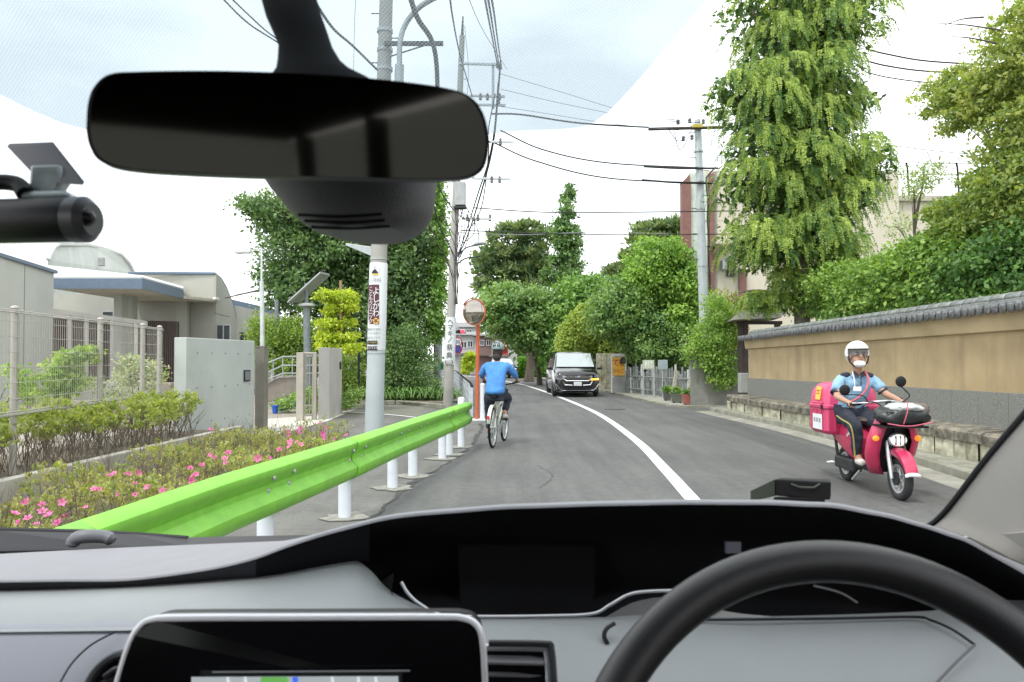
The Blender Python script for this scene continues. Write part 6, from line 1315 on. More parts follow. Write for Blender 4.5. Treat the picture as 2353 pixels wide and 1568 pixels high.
b = MB(); b.ell((0, .045, .615), (.098, .045, .075), 20, 12); b.build('headlight_bezel', SILV, sc_, smooth=True, local=True)
AMB = mat('amber lens', (.75, .22, .02), .25, emit=((1,.3,.03), .5))
for s in (-1, 1):
    b = MB(); b.ell((s*.215, .06, .63), (.035, .03, .03), 14, 8); b.build('indicator', AMB, sc_, smooth=True, local=True); T(sc_, [(s*.1, .09, .63), (s*.2, .07, .63)], .010, 'indicator_stem', BLACK)
T(sc_, [(0, .2, .90), (0, .24, 1.0)], .03, 'steering_stem', BLACK)
T(sc_, catmull([(-.34, .40, .955), (-.2, .33, .98), (-.06, .27, 1.0), (.06, .27, 1.0), (.2, .33, .98), (.34, .40, .955)], 14), .013, 'handlebar', SILV)
for s in (-1, 1):
    T(sc_, [(s*.36, .41, .953), (s*.23, .35, .975)], .02, 'grip', BLACK); T(sc_, [(s*.33, .35, .975), (s*.17, .27, .985)], .007, 'brake_lever', SILV)
    p1 = (-.45, .25, 1.12) if s < 0 else (.14, .25, 1.21); T(sc_, catmull([(s*.18, .31, .99), (s*.25, .29, 1.06), (p1[0], p1[1], p1[2]-.05)], 8), .006, 'mirror_stem', BLACK)
    b = MB(); b.ell(p1, (.058, .018, .058), 20, 10); b.build('mirror', BLACK, sc_, smooth=True, local=True)
b = MB(); b.box((0, .55, .27), (.30, .42, .06)); b.build('footboard', BLACK, sc_, bevel=.015, local=True)
b = MB(); rows = []
for y, w, z0, z1 in ((.72, .08, .30, .56), (.80, .13, .28, .66), (.95, .15, .32, .70), (1.15, .15, .38, .72), (1.4, .13, .46, .74), (1.55, .07, .55, .72)):
    rows.append([Vector((x*w, y, z0+(z1-z0)*z)) for x, z in ((-.6, 0), (-1, .25), (-1, .75), (-.7, 1), (.7, 1), (1, .75), (1, .25), (.6, 0))])
b.loft(rows, closed=True); b.add(rows[0], [tuple(range(8))]); b.build('body_cowl', SR, sc_, smooth=True, local=True)
M_ = facing((-.165, .93, .55), (-1, -.1, .1)); text('〒配達', .05, Matrix.Translation(Vector((4.03, 7.82, 0)))@M_, WHITEP, None, 'tmp').name = 'tmp_letter'
bpy.data.objects.remove(bpy.data.objects['tmp_letter'])
b = MB(); b.ell((0, .98, .755), (.14, .27, .06), 18, 10); b.build('seat', mat('brown black seat', (.06,.045,.042), .6), sc_, smooth=True, local=True)
b = MB(); b.box((-.09, 1.05, .24), (.12, .5, .14)); b.ell((.1, 1.2, .26), (.06, .25, .06)); b.build('engine_case', DKMETAL, sc_, bevel=.02, local=True)
T(sc_, [(-.14, .62, .22), (-.17, .75, .10)], .012, 'side_stand', SILV); T(sc_, [(.13, .9, .22), (.15, 1.5, .26)], [.035, .05], 'muffler', DKMETAL)
for s in (-1, 1): T(sc_, [(s*.11, 1.27, .215), (s*.12, 1.34, .55)], .018, 'rear_shock', DKMETAL)
for s in (-1, 1): T(sc_, catmull([(s*.2, .33, .99), (s*.16, .14, .99), (s*.06, .12, .86), (s*.05, .16, .70)], 12), .006, 'brake_cable', BLACK, 6)
b = MB(); b.tube([(-.05, 0, .225), (-.035, 0, .225)], .07, 18); b.build('brake_drum', DKMETAL, sc_, local=True)
b = MB(); b.box((0, .1, .50), (.16, .10, .10)); b.build('steering_cover', BLACK, sc_, local=True, bevel=.01)
for k in (-1, 0, 1): b = MB(); b.box((k*.045, -.012, .615), (.006, .02, .09)); b.build('headlight_divider', DKMETAL, sc_, local=True)
# rear delivery box
bx = MB(); rows = []
def boxring(z, x0, x1, y0, y1, c=.04): return [Vector(p) for p in ((x0+c, y0, z), (x1-c, y0, z), (x1, y0+c, z), (x1, y1-c, z), (x1-c, y1, z), (x0+c, y1, z), (x0, y1-c, z), (x0, y0+c, z))]
for z, e in ((.56, -.04), (.60, 0), (.86, .0), (.865, .015), (.90, .015), (.905, 0), (1.06, -.02), (1.14, -.07), (1.17, -.13)): rows.append(boxring(z, -.31-e, .31+e, 1.13-e*.7, 1.66+e))
bx.loft(rows, closed=True); bx.add(rows[-1], [tuple(range(8))]); bx.add(rows[0], [tuple(reversed(range(8)))]); bxo = bx.build('delivery_box', SRP, sc_, smooth=True, local=True, ang=35, bevel=.006)
for x in (-.2, 0, .2): b = MB(); b.box((x, 1.124, .73), (.012, .012, .26)); b.build('box_rib', SRP, bxo, local=True)
for y in (1.25, 1.40, 1.55): b = MB(); b.box((-.315, y, .73), (.012, .012, .22)); b.build('box_rib', SRP, bxo, local=True)
b = MB(); b.box((-.305, 1.36, 1.04), (.012, .13, .16), M=Matrix.Rotation(.14, 4, 'Y')); b.build('yellow_sticker', YEL, bxo, local=True)
b = MB(); b.box((-.322, 1.36, .70), (.006, .28, .18)); b.build('white_label', WHITEP, bxo, local=True)
for y in (1.28, 1.36, 1.44): b = MB(); b.box((-.326, y, .72), (.004, .05, .05)); b.build('label_print', GRYP, bxo, local=True)
for k in range(3): b = MB(); b.box((-.313+.002*k, 1.36, 1.00+.035*k), (.006, .09, .012), M=Matrix.Rotation(.14, 4, 'Y')); b.build('sticker_print', RED, bxo, local=True)
b = MB(); b.tube(catmull([(-.32, 1.2, .93), (-.35, 1.28, .93), (-.35, 1.44, .93), (-.32, 1.52, .93)], 8), .01, 6); b.build('box_handle', SRP, bxo, local=True)
b = MB(); b.box((0, 1.112, .89), (.10, .014, .05)); b.build('box_latch', BLACK, bxo, local=True, bevel=.004)
b = MB(); b.box((-.332, 1.20, .88), (.012, .05, .06)); b.build('box_latch', BLACK, bxo, local=True, bevel=.004)
# white lettering mark on the cowl
for k, (y, z) in enumerate(((.83, .62), (.87, .60), (.91, .58))): b = MB(); b.box((-.152, y, z), (.004, .028, .035)); b.build('cowl_print', WHITEP, sc_, local=True)
# front basket tray
b = MB(); z0 = .77
bkx = (.02, .10)
for (x0, y0, x1, y1) in ((-.20, -.16, .20, -.16), (.20, -.16, .20, .16), (.20, .16, -.20, .16), (-.20, .16, -.20, -.16)):
    for z in (z0, z0+.07, z0+.14): b.tube([(x0, y0, z), (x1, y1, z)], .006, 5)
b.build('front_basket', BLACK, sc_, local=True)
b = MB(); b.box((.0, 0, .765), (.42, .34, .02)); b.box((.0, .1, .74), (.06, .1, .12)); b.build('basket_tray', BLACK, sc_, local=True)
o = thing('mail_bag', 'black bag under a crumpled clear plastic sheet in the scooter basket', 'bag', (3.95, 7.80, .80))
def crumple(cx, cy, cz, rx, ry, rz, amp, nme, m_, par, n=26, m=14, seed=3):
    r = np.random.default_rng(seed); ph = r.uniform(0, 6, 8); b = MB(); rows = []
    for i in range(m+1):
        t = math.pi*i/m; rows.append([])
        for j in range(n):
            a = 2*math.pi*j/n; k = 1+amp*(math.sin(3*a+ph[0]+2*t)+.6*math.sin(7*a+ph[1]-3*t)+.5*math.sin(11*a+5*t+ph[2]))
            sx_ = math.copysign(abs(math.cos(a))**.6, math.cos(a)); sy_ = math.copysign(abs(math.sin(a))**.6, math.sin(a))
            rows[-1].append(Vector((cx+rx*k*math.sin(t)**.6*sx_, cy+ry*k*math.sin(t)**.6*sy_, cz-rz*math.cos(t)*(1+amp*math.sin(4*a+ph[3])))))
    b.loft(rows, closed=True); return b.build(nme, m_, par, smooth=True, ang=50)
BAGM = mat('bag black vinyl', (.02, .025, .026), .35, var=.2, scale=20, bump=.6, bscale=30)
crumple(3.97, 7.80, .865, .25, .17, .10, .08, 'bag_body', BAGM, o)
crumple(3.99, 7.76, .955, .16, .13, .045, .09, 'plastic_sheet', mat('crumpled clear plastic', (.5, .53, .52), .15, spec=.9, var=.2, scale=10), o, seed=8)
crumple(4.19, 7.84, .93, .06, .12, .07, .05, 'brown_parcel', mat('parcel brown', (.14,.11,.09), .7), o, seed=5)
b = MB(); b.tube(catmull([(3.9, 7.60, .80), (3.93, 7.58, .93), (3.95, 7.62, 1.02)], 8), .006, 5); b.tube(catmull([(3.76, 7.64, .8), (3.95, 7.585, .78), (4.2, 7.61, .82)], 8), .006, 5); b.build('pink_strap', mat('pink cord', (.6,.12,.2)), o)
# ================= rider =================
rd = thing('person', 'delivery rider in pale blue short sleeved shirt and white helmet on the scooter', 'person', (3.97, 7.82, 0), -.02)
LBS = mat('pale blue shirt cloth', (.26, .44, .62), .85, var=.07, scale=10, bump=.6, bscale=16)
ox = -.075
N_ = {'hip': ((ox, 1.0, .86), .09), 'sp': ((ox, .94, 1.0), .09), 'chest': ((ox, .86, 1.15), (.11, .08)), 'neck0': ((ox, .82, 1.26), .055), 'neck': ((ox-.005, .80, 1.34), .055), 'head0': ((ox-.01, .775, 1.41), .07), 'head': ((ox-.01, .775, 1.50), .085),
      'shL': ((ox-.16, .84, 1.20), .045), 'elL': ((-.35, .72, 1.03), .042), 'wrL': ((-.33, .50, .985), .028), 'shR': ((ox+.16, .84, 1.20), .045), 'elR': ((.21, .72, 1.05), .042), 'wrR': ((.255, .49, .99), .028),
      'thL': ((ox-.09, .95, .82), .07), 'knL': ((-.19, .60, .70), .055), 'anL': ((-.165, .62, .36), .04), 'toL': ((-.165, .50, .315), .036),
      'thR': ((ox+.09, .95, .82), .07), 'knR': ((.10, .60, .70), .055), 'anR': ((.12, .62, .36), .04), 'toR': ((.12, .50, .315), .036)}
Nb = dict(N_); Eb = list(E_); hand(Nb, Eb, 'wrL', (.12, -1, -.12), (1, .2, 0), (0, -.2, -1)); hand(Nb, Eb, 'wrR', (-.05, -1, -.12), (-1, .2, 0), (0, -.2, -1))
skin('body', Nb, Eb, SKINM, rd)
S_ = {'hem': ((ox, 1.0, .82), (.16, .14)), 'hip': ((ox, .98, .89), (.165, .14)), 'sp': ((ox, .93, 1.0), (.160, .13)), 'chest': ((ox, .86, 1.15), (.17, .122)), 'neck0': ((ox, .825, 1.258), .082), 'shL': ((ox-.175, .84, 1.222), .075), 'e1': ((ox-.235, .79, 1.13), .070), 'e1b': ((ox-.262, .76, 1.08), .064), 'shR': ((ox+.175, .84, 1.222), .075), 'f1': ((ox+.235, .79, 1.14), .070), 'f1b': ((ox+.262, .765, 1.095), .064)}
skin('shirt', S_, [('hem','hip'),('hip','sp'),('sp','chest'),('chest','neck0'),('chest','shL'),('shL','e1'),('e1','e1b'),('chest','shR'),('shR','f1'),('f1','f1b')], LBS, rd)
P_ = {'hip': ((ox, .99, .84), .12), 'thL': ((ox-.10, .94, .81), .102), 'mL': ((-.185, .78, .76), .090), 'knL': ((-.19, .60, .70), .080), 'cL': ((-.18, .60, .54), .068), 'anL': ((-.167, .63, .37), .054), 'thR': ((ox+.10, .94, .81), .102), 'mR': ((.06, .78, .76), .090), 'knR': ((.10, .60, .70), .080), 'cR': ((.11, .60, .54), .068), 'anR': ((.12, .63, .37), .054)}
skin('trousers', P_, [('hip','thL'),('thL','mL'),('mL','knL'),('knL','cL'),('cL','anL'),('hip','thR'),('thR','mR'),('mR','knR'),('knR','cR'),('cR','anR')], NAV, rd)
T(rd, catmull([(-.275, .90, .80), (-.275, .74, .765), (-.262, .575, .725), (-.243, .545, .62), (-.225, .56, .50), (-.21, .58, .38)], 14), .009, 'reflective_stripe', mat('muted yellow stripe', (.42,.36,.12), .6), 6)
for s, x in ((-1, -.165), (1, .12)): skin('shoe', {'a': ((x, .64, .33), .045), 'b': ((x, .56, .325), .045), 'c': ((x, .47, .315), .036)}, [('a','b'),('b','c')], SHOE, rd)
hc = Vector((ox-.01, .785, 1.515))
b = MB(); sphere_shell(b, hc, (.122, .14, .135), lambda d: d.z > -.62 and not (d.y < -.12 and d.z < .30) and not (d.y < .25 and d.z < -.35), 40, 26); b.build('helmet', mat('white helmet shell', (.8,.8,.8), .25, coat=.5), rd, smooth=True, local=True, solid=.014)
b = MB(); b.tube([hc+Vector((.119*math.cos(a), -.135*math.sin(a)*.97, .042)) for a in np.linspace(.25, math.pi-.25, 14)], .004, 6); b.build('helmet_edge', BLACK, rd, local=True)
for s in (-1, 1): T(rd, [hc+Vector((s*.112, -.03, -.03)), hc+Vector((s*.10, -.04, -.10)), hc+Vector((s*.05, -.045, -.155))], .008, 'chin_strap', BLACK, 6)
b = MB(); hh = hc+Vector((0, -.085, -.03)); b.ell(hh+Vector((0, -.012, -.005)), (.014, .022, .022), 10, 8); b.build('nose', SKINM, rd, smooth=True, local=True)
for s in (-1, 1):
    b = MB(); b.ell(hh+Vector((s*.030, .006, .018)), (.014, .008, .008), 10, 6); b.build('eye', mat('eye dark', (.03,.02,.018), .3), rd, smooth=True, local=True)
    b = MB(); b.tube([hh+Vector((s*.015, -.001, .036)), hh+Vector((s*.032, 0, .041)), hh+Vector((s*.048, .012, .035))], .005, 5); b.build('eyebrow', HAIR, rd, local=True)
    b = MB(); b.ell(hc+Vector((s*.082, 0, -.04)), (.012, .022, .03), 10, 8); b.build('ear', SKINM, rd, smooth=True, local=True)
b = MB(); b.tube([hh+Vector((-.022, .0, -.045)), hh+Vector((0, -.006, -.047)), hh+Vector((.022, .0, -.045))], .005, 5); b.build('mouth', mat('lips', (.35,.12,.1), .5), rd, local=True)
b = MB(); b.ell(hh+Vector((0, .028, -.092)), (.066, .058, .042), 16, 10); b.build('chin_mask', mat('white mask cloth', (.75,.75,.74), .8), rd, smooth=True, local=True)
for s in (-1, 1):
    b = MB(); b.prism([(ox+s*.012, .722, 1.235), (ox+s*.060, .728, 1.262), (ox+s*.055, .775, 1.315), (ox+s*.015, .752, 1.285)], (0, .012, .0)); b.build('collar', NAV, rd, local=True, bevel=.004)
    skin('shoulder_yoke', {'a': ((ox+s*.07, .82, 1.277), .034), 'b': ((ox+s*.13, .825, 1.263), .040), 'c': ((ox+s*.19, .83, 1.246), .042)}, [('a','b'),('b','c')], NAV, rd)
    xs_ = ox+s*.268; b = MB(); dd = Vector((s*.6, -.35, -.9)).normalized(); p0 = Vector((xs_-s*.004, .764, 1.075+.012*s)); b.tube([p0-dd*.012, p0+dd*.012], .060, 16); b.build('sleeve_cuff', NAV, rd, smooth=True, local=True)
STP = mat('pink strap', (.62, .16, .2), .7)
T(rd, catmull([(ox+.075, .80, 1.315), (ox+.085, .73, 1.24), (ox+.07, .705, 1.16), (ox+.03, .715, 1.07), (ox-.07, .76, .98), (ox-.14, .83, .97)], 14), .013, 'shoulder_strap', STP, 6)
T(rd, catmull([(ox-.06, .80, 1.31), (ox-.075, .72, 1.22), (ox-.07, .715, 1.13)], 8), .006, 'lanyard', WHITEP, 5)
b = MB(); b.box((ox-.045, .712, 1.115), (.09, .006, .05)); b.build('name_badge', WHITEP, rd, local=True)
b = MB(); b.box((ox, .718, 1.20), (.008, .01, .10)); b.build('placket', NAV, rd, local=True)
T(rd, [(.262, .515, .995), (.27, .54, .998)], .031, 'wristwatch', BLACK, 12)
# ================= minivan =================
VP = mat('black metallic car paint', (.012, .012, .014), .18, .3, var=.02, coat=1, spec=.6); CHR = mat('chrome', (.75, .76, .77), .12, 1, var=0); GLS = mat('car window glass', (.03, .04, .042), .05, var=0, spec=1, coat=.5)
mv = thing('minivan', 'black minivan with chrome grille coming round the bend', 'minivan', (2.46, 28.6, 0), .03)
H_ = [ # y, half width, z bottom, z shoulder, z top, top half width
 (0.0, .66, .34, .62, .72, .60), (.03, .78, .24, .66, .86, .70), (.12, .84, .20, .72, .96, .72), (.35, .87, .19, .80, 1.02, .74), (.72, .88, .19, .92, 1.08, .78), (.78, .88, .19, .94, 1.12, .78), (1.05, .885, .19, .98, 1.40, .72), (1.32, .885, .19, .98, 1.66, .66), (1.6, .885, .19, .98, 1.72, .67), (2.6, .885, .19, .98, 1.755, .69), (4.0, .88, .2, .98, 1.73, .68), (4.55, .86, .24, .96, 1.62, .66), (4.72, .80, .3, .9, 1.3, .62)]
rows = []
for y, w, zb_, zs_, zt_, wt in H_:
    half = [(0, zb_), (w*.85, zb_), (w*.97, zb_+.06), (w, (zb_+zs_)/2), (w*.985, zs_), (w*.95 if zt_-zs_ < .35 else w*.96, min(zs_+.04, zt_)), (wt+.03, zt_-.05), (wt-.06, zt_), (0, zt_+.02)]
    rows.append([Vector((-x, y, z)) for x, z in half]+[Vector((x, y, z)) for x, z in reversed(half[1:-1])])
b = MB(); b.loft(rows, closed=True); b.add(rows[0], [tuple(reversed(range(len(rows[0]))))]); b.add(rows[-1], [tuple(range(len(rows[0])))]); b.build('body', VP, mv, smooth=True, local=True, ang=50)
def pane(pts, nme, m_, th=.012): b = MB(); b.add(pts, [tuple(range(len(pts)))]); return b.build(nme, m_, mv, local=True, solid=th)
n_ = 8; b = MB(); rows = []
for i in range(7):
    t = i/6; y = .80+t*.50; z = 1.135+t*.52; w = .735-.09*t; rows.append([Vector((w*(2*j/n_-1), y-.015-.06*(1-(2*j/n_-1)**2)*(1-t*.5), z+.012)) for j in range(n_+1)])
b.loft(rows); b.build('windscreen', mat('far windscreen sky tone', (.42,.47,.46), .12, .5, var=0, spec=1, coat=1), mv, smooth=True, local=True)  # pale base colour stands in for sky reflected in the glass
for s in (-1, 1):
    pane([(s*.872, 1.1, 1.02), (s*.872, 1.95, 1.02), (s*.735, 1.95, 1.62), (s*.735, 1.48, 1.60)], 'side_window', GLS); pane([(s*.872, 2.05, 1.02), (s*.872, 3.2, 1.02), (s*.735, 3.2, 1.63), (s*.735, 2.05, 1.62)], 'side_window', GLS)
    b = MB(); b.ell((s*.98, .98, 1.10), (.10, .06, .075), 12, 8); b.tube([(s*.86, .99, 1.05), (s*.95, .99, 1.07)], .025, 6); b.build('wing_mirror', VP, mv, smooth=True, local=True)
    b = MB(); b.prism([(s*.44, -.005, .80), (s*.78, .06, .86), (s*.82, .10, .78), (s*.80, .08, .70), (s*.50, -.01, .72)], (0, .10, 0)); b.build('headlamp', mat('headlamp lens', (.25,.26,.27), .08, spec=1, coat=1), mv, local=True, bevel=.01)
    b = MB(); b.tube([(s*.50, -.02, .69), (s*.80, .05, .70)], .018, 6); b.build('lamp_chrome', CHR if s < 0 else mat('lit amber', (.9,.35,.02), .3, emit=((1,.4,.04), 2.2)), mv, local=True)
    b = MB(); b.tube([(s*.82, .03, .52), (s*.66, -.03, .32), (s*.78, .02, .30), (s*.82, .04, .52)], .016, 6); b.build('fog_surround', CHR, mv, local=True)
    for y in (.85, 3.75): wheel(mv, (s*.79, y, .32), .32, .1, tyre=RUB, rimm=SILV, solidspk=5, rimr=.2)
b = MB(); b.tube([(.50, -.02, .665), (.80, .05, .672)], .02, 6); b.build('indicator', MATS['lit amber'], mv, local=True)
for z, w in ((.80, .46), (.765, .46), (.73, .44)): b = MB(); b.box((0, -.03, z), (w*2, .03, .012)); b.build('grille_bar', CHR, mv, local=True)
b = MB(); b.box((0, -.015, .765), (.9, .02, .13)); b.build('grille_backing', BLACK, mv, local=True)
b = MB(); b.tube([(-.50, -.02, .68), (-.4, -.04, .63), (.4, -.04, .63), (.50, -.02, .68)], .03, 8); b.build('chrome_bumper_bar', CHR, mv, smooth=True, local=True)
b = MB(); b.tube([(-.55, -.02, .60), (-.48, -.03, .48), (-.2, -.035, .46)], .028, 8); b.tube([(.55, -.02, .60), (.48, -.03, .48), (.2, -.035, .46)], .028, 8); b.build('lower_chrome', CHR, mv, smooth=True, local=True)
b = MB(); b.tube([(-.09, -.05, .80), (0, -.06, .73), (.09, -.05, .80)], .014, 6); b.tube([(-.05, -.05, .81), (0, -.06, .77), (.05, -.05, .81)], .01, 6); b.build('emblem', CHR, mv, smooth=True, local=True)
b = MB(); b.box((0, -.05, .52), (.30, .015, .155)); b.build('number_plate', mat('plate white', (.62,.63,.65), .4), mv, local=True)
b = MB(); b.tube([(-.74, 0, .40), (-.6, -.03, .27), (.6, -.03, .27), (.74, 0, .40)], .018, 6); b.build('lower_lip_trim', CHR, mv, smooth=True, local=True)
b = MB(); b.box((0, -.005, .42), (1.1, .02, .2)); b.build('lower_intake', BLACK, mv, local=True)
b = MB(); b.tube([(-.6, .75, 1.105), (-.2, .70, 1.10), (0, .71, 1.12)], .01, 5); b.tube([(-.05, .70, 1.10), (.3, .70, 1.10), (.6, .76, 1.11)], .01, 5); b.build('wiper', BLACK, mv, local=True)
# small dark car waiting beyond the cyclist
fc = thing('car', 'dark hatchback waiting far beyond the cyclist', 'car', (-.05+1.0*0, 56, 0), .2)
fx = at(1166, 850, 56).x
fc.location = (fx, 56, 0); ORG[fc.name] = Vector((fx, 56, 0)); rows = []
for y, w, zb_, zt_, wt in ((0, .6, .35, .72, .55), (.05, .78, .25, .85, .7), (.8, .84, .22, 1.0, .74), (1.5, .84, .22, 1.48, .6), (2.8, .84, .22, 1.52, .6), (3.7, .8, .28, 1.1, .62), (3.9, .7, .35, .8, .6)):
    h = [(0, zb_), (w, zb_), (w, min(.85, zt_-.03)), (wt, zt_), (0, zt_+.02)]; rows.append([Vector((-x, y, z)) for x, z in h]+[Vector((x, y, z)) for x, z in reversed(h[1:-1])])
b = MB(); b.loft(rows, closed=True); b.add(rows[0], [tuple(reversed(range(8)))]); b.build('body', VP, fc, smooth=True, local=True, ang=40)
b = MB(); b.add([(-.62, .82, 1.03), (.62, .82, 1.03), (.52, 1.42, 1.44), (-.52, 1.42, 1.44)], [(0,1,2,3)]); b.build('windscreen', MATS['far windscreen sky tone'], fc, local=True, solid=.02)
for s in (-1, 1):
    b = MB(); b.ell((s*.58, .03, .7), (.14, .05, .07), 10, 6); b.build('headlight', WHITEP, fc, local=True)
    for y in (.75, 3.1): b = MB(); b.tube([(s*.66, y, .3), (s*.82, y, .3)], .3, 16); b.build('wheel', RUB, fc, local=True)
# ================= the car we sit in =================
DASH = mat('grey dashboard vinyl', (.235, .237, .255), .55, var=.03, scale=30, bump=.25, bscale=500, spec=.4)
SHELF = mat('light grey dashboard plastic', (.31, .33, .335), .5, var=.02, scale=20, bump=.15, bscale=600, spec=.4)
FASCIA = mat('violet grey fascia plastic', (.33, .34, .385), .5, var=.02, bump=.1, bscale=600)
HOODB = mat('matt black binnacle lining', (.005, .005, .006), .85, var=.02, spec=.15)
WHL = mat('black leather rim', (.018, .018, .02), .42, var=.05, scale=60, bump=.12, bscale=900, spec=.6)
TRIM = mat('satin silver trim', (.55, .56, .58), .35, .8, var=0)
PIL = mat('pillar trim beige grey', (.40, .385, .36), .7, var=.03, bump=.08, bscale=900)
car = thing('car_interior', 'interior of the car we look out of with dashboard and steering wheel', 'car', (0, .4, .2))
def rowpts(L_, n): return catmull([at(u, v, d) for u, v, d in L_], n)
def lay(rows, n, k): # rows of control polylines -> smooth surface
    R0 = [rowpts(r, n) for r in rows]; out = []
    for j in range(n): out.append(catmull([r[j] for r in R0], k))
    return [[out[j][i] for j in range(n)] for i in range(k)]
def rs_u(L_, us):  # resample a (u,v,d) polyline at given u
    a = np.array(L_); return [(u, float(np.interp(u, a[:, 0], a[:, 1])), float(np.interp(u, a[:, 0], a[:, 2]))) for u in us]
US = [-260, -150, 0, 150, 295, 442, 520, 590, 660, 737, 811, 885, 960, 1060, 1155, 1260, 1360, 1460, 1564, 1660, 1767, 1850, 1920, 1990, 2047, 2100, 2138, 2180, 2224, 2290, 2353, 2450, 2560]
Bc = [(-260,1336,.86),(0,1332,.86),(295,1328,.86),(442,1310,.86),(520,1296,.86),(590,1278,.855),(660,1252,.85),(737,1226,.85),(811,1206,.845),(885,1188,.84),(960,1178,.835),(1155,1163,.83),(1360,1156,.82),(1564,1152,.81),(1767,1153,.80),(1920,1160,.79),(2047,1184,.78),(2138,1210,.77),(2224,1240,.76),(2353,1312,.75),(2560,1440,.73)]
Ac = [(-260,1290,1.10),(49,1270,1.10),(344,1256,1.11),(728,1240,1.11),(885,1236,1.10),(1155,1235,1.10),(1920,1235,1.10),(2138,1240,1.08),(2353,1300,1.0),(2560,1400,.9)]
Cc = [(u, v+(8 if u > 700 else 7), d-.006) for u, v, d in Bc]
Dc = [(-260,1366,.875),(0,1362,.875),(295,1352,.875),(442,1342,.875),(520,1336,.875),(590,1329,.87),(660,1318,.87),(737,1302,.87),(811,1290,.87)]
A_, B_, Cq = rs_u(Ac, US), rs_u(Bc, US), rs_u(Cc, US)
Mid = [(a[0], (a[1]*.45+b_[1]*.55)-(0 if a[0] < 500 else 6), (a[2]+b_[2])/2) for a, b_ in zip(A_, B_)]
rows = [[at(*p) for p in A_], [at(*p) for p in Mid], [at(p[0], p[1]-2 if p[0] > 500 else p[1], p[2]+.03) for p in B_], [at(*p) for p in B_], [at(p[0], p[1]+3, p[2]-.005) for p in B_], [at(*p) for p in Cq]]
n = 160; rows = [catmull(r, n) for r in rows]; cols = [catmull([r[j] for r in rows], 22) for j in range(n)]
b = MB(); b.loft([[cols[j][i] for j in range(n)] for i in range(22)]); b.build('dashboard_top', DASH, car, smooth=True, ang=180)
# underside of the pad, shade painted into its dark colours / lining of the instrument hood
for UD, nm_, mm_ in (([u for u in US if u <= 590], 'pad_underside', mat('shaded grey underside', (.022,.022,.026), .7, spec=.2)), ([u for u in US if 590 <= u <= 811]+[850], 'pad_underside', HOODB)):
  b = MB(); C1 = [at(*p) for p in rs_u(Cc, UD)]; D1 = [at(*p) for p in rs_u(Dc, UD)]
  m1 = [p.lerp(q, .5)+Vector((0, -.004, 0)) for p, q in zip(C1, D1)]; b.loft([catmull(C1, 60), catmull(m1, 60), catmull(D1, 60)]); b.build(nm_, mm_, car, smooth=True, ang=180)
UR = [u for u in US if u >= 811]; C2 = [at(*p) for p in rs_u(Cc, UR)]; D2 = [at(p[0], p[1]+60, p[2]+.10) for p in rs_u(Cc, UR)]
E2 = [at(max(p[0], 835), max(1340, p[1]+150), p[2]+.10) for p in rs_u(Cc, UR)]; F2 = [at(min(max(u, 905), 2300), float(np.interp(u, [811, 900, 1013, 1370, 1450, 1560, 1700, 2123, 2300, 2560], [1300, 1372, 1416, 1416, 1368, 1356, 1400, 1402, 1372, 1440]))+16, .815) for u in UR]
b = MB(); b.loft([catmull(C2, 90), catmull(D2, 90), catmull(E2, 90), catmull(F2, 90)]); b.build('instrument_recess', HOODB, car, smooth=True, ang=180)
# instrument display behind the recess, unlit
b = MB(); b.prism([at(1050, 1250, .90), at(1370, 1250, .90), at(1368, 1404, .86), at(1056, 1406, .86)], (0, .01, 0)); b.build('instrument_display', HOODB, car, bevel=.004)
b = MB(); b.prism([at(1668, 1246, .84), at(1703, 1246, .84), at(1703, 1272, .838), at(1668, 1272, .838)], (0, .006, 0)); b.build('indicator_window', mat('grey indicator', (.10,.095,.13), .3), car)
b = MB(); b.tube(catmull([at(*p) for p in ((922, 1338, .80), (938, 1364, .797), (964, 1388, .795), (1013, 1413, .79), (1090, 1417, .79), (1250, 1416, .79), (1360, 1411, .79), (1401, 1391, .79), (1442, 1368, .79), (1482, 1360, .79), (1560, 1357, .79))], 60), .0016, 8); b.build('silver_trim', TRIM, car, smooth=True)
b = MB(); b.tube(catmull([at(*p) for p in ((1870, 1346, .80), (1930, 1362, .80), (1970, 1385, .80))], 12), .0012, 6); b.build('lower_trim', mat('dim trim', (.2,.2,.2), .4, .5), car)
# light grey shelf in front of the pad
SU = [-260, 0, 200, 400, 590, 737, 811, 850, 900, 1000]
r0 = rs_u([(-260,1350,.885),(0,1347,.885),(295,1338,.885),(590,1320,.88),(737,1297,.877),(811,1288,.875),(850,1310,.86),(900,1360,.83),(1000,1412,.80)], SU)
r2 = rs_u([(-260,1456,.70),(0,1453,.70),(1000,1440,.70)], SU)
r1 = [(a[0], (a[1]+c_[1])/2, (a[2]+c_[2])/2) for a, c_ in zip(r0, r2)]
b = MB(); b.loft([catmull([at(*p) for p in r], 70) for r in (r0, r1, r2)]); b.build('dashboard_shelf', SHELF, car, smooth=True, ang=180)
# lower fascia left and centre
r3 = [at(-260, 1457, .70), at(0, 1454, .70), at(500, 1448, .70), at(1000, 1441, .70)]; r4 = [p+Vector((0, .02, .001)) for p in r3]; r4b = [p+Vector((0, -.004, -.003)) for p in r3]; r5 = [p+Vector((0, -.05, -.05)) for p in r3]; r6 = [p+Vector((0, -.06, -.3)) for p in r3]
b = MB(); b.loft([catmull(r, 40) for r in (r4, r4b, r5, r6)]); b.build('lower_fascia', FASCIA, car, smooth=True)
b = MB(); b.tube(catmull([at(268, 1451, .694), at(210, 1482, .680), at(165, 1525, .668), at(135, 1575, .655)], 14), .0009, 6); b.build('fascia_seam', BLACK, car)
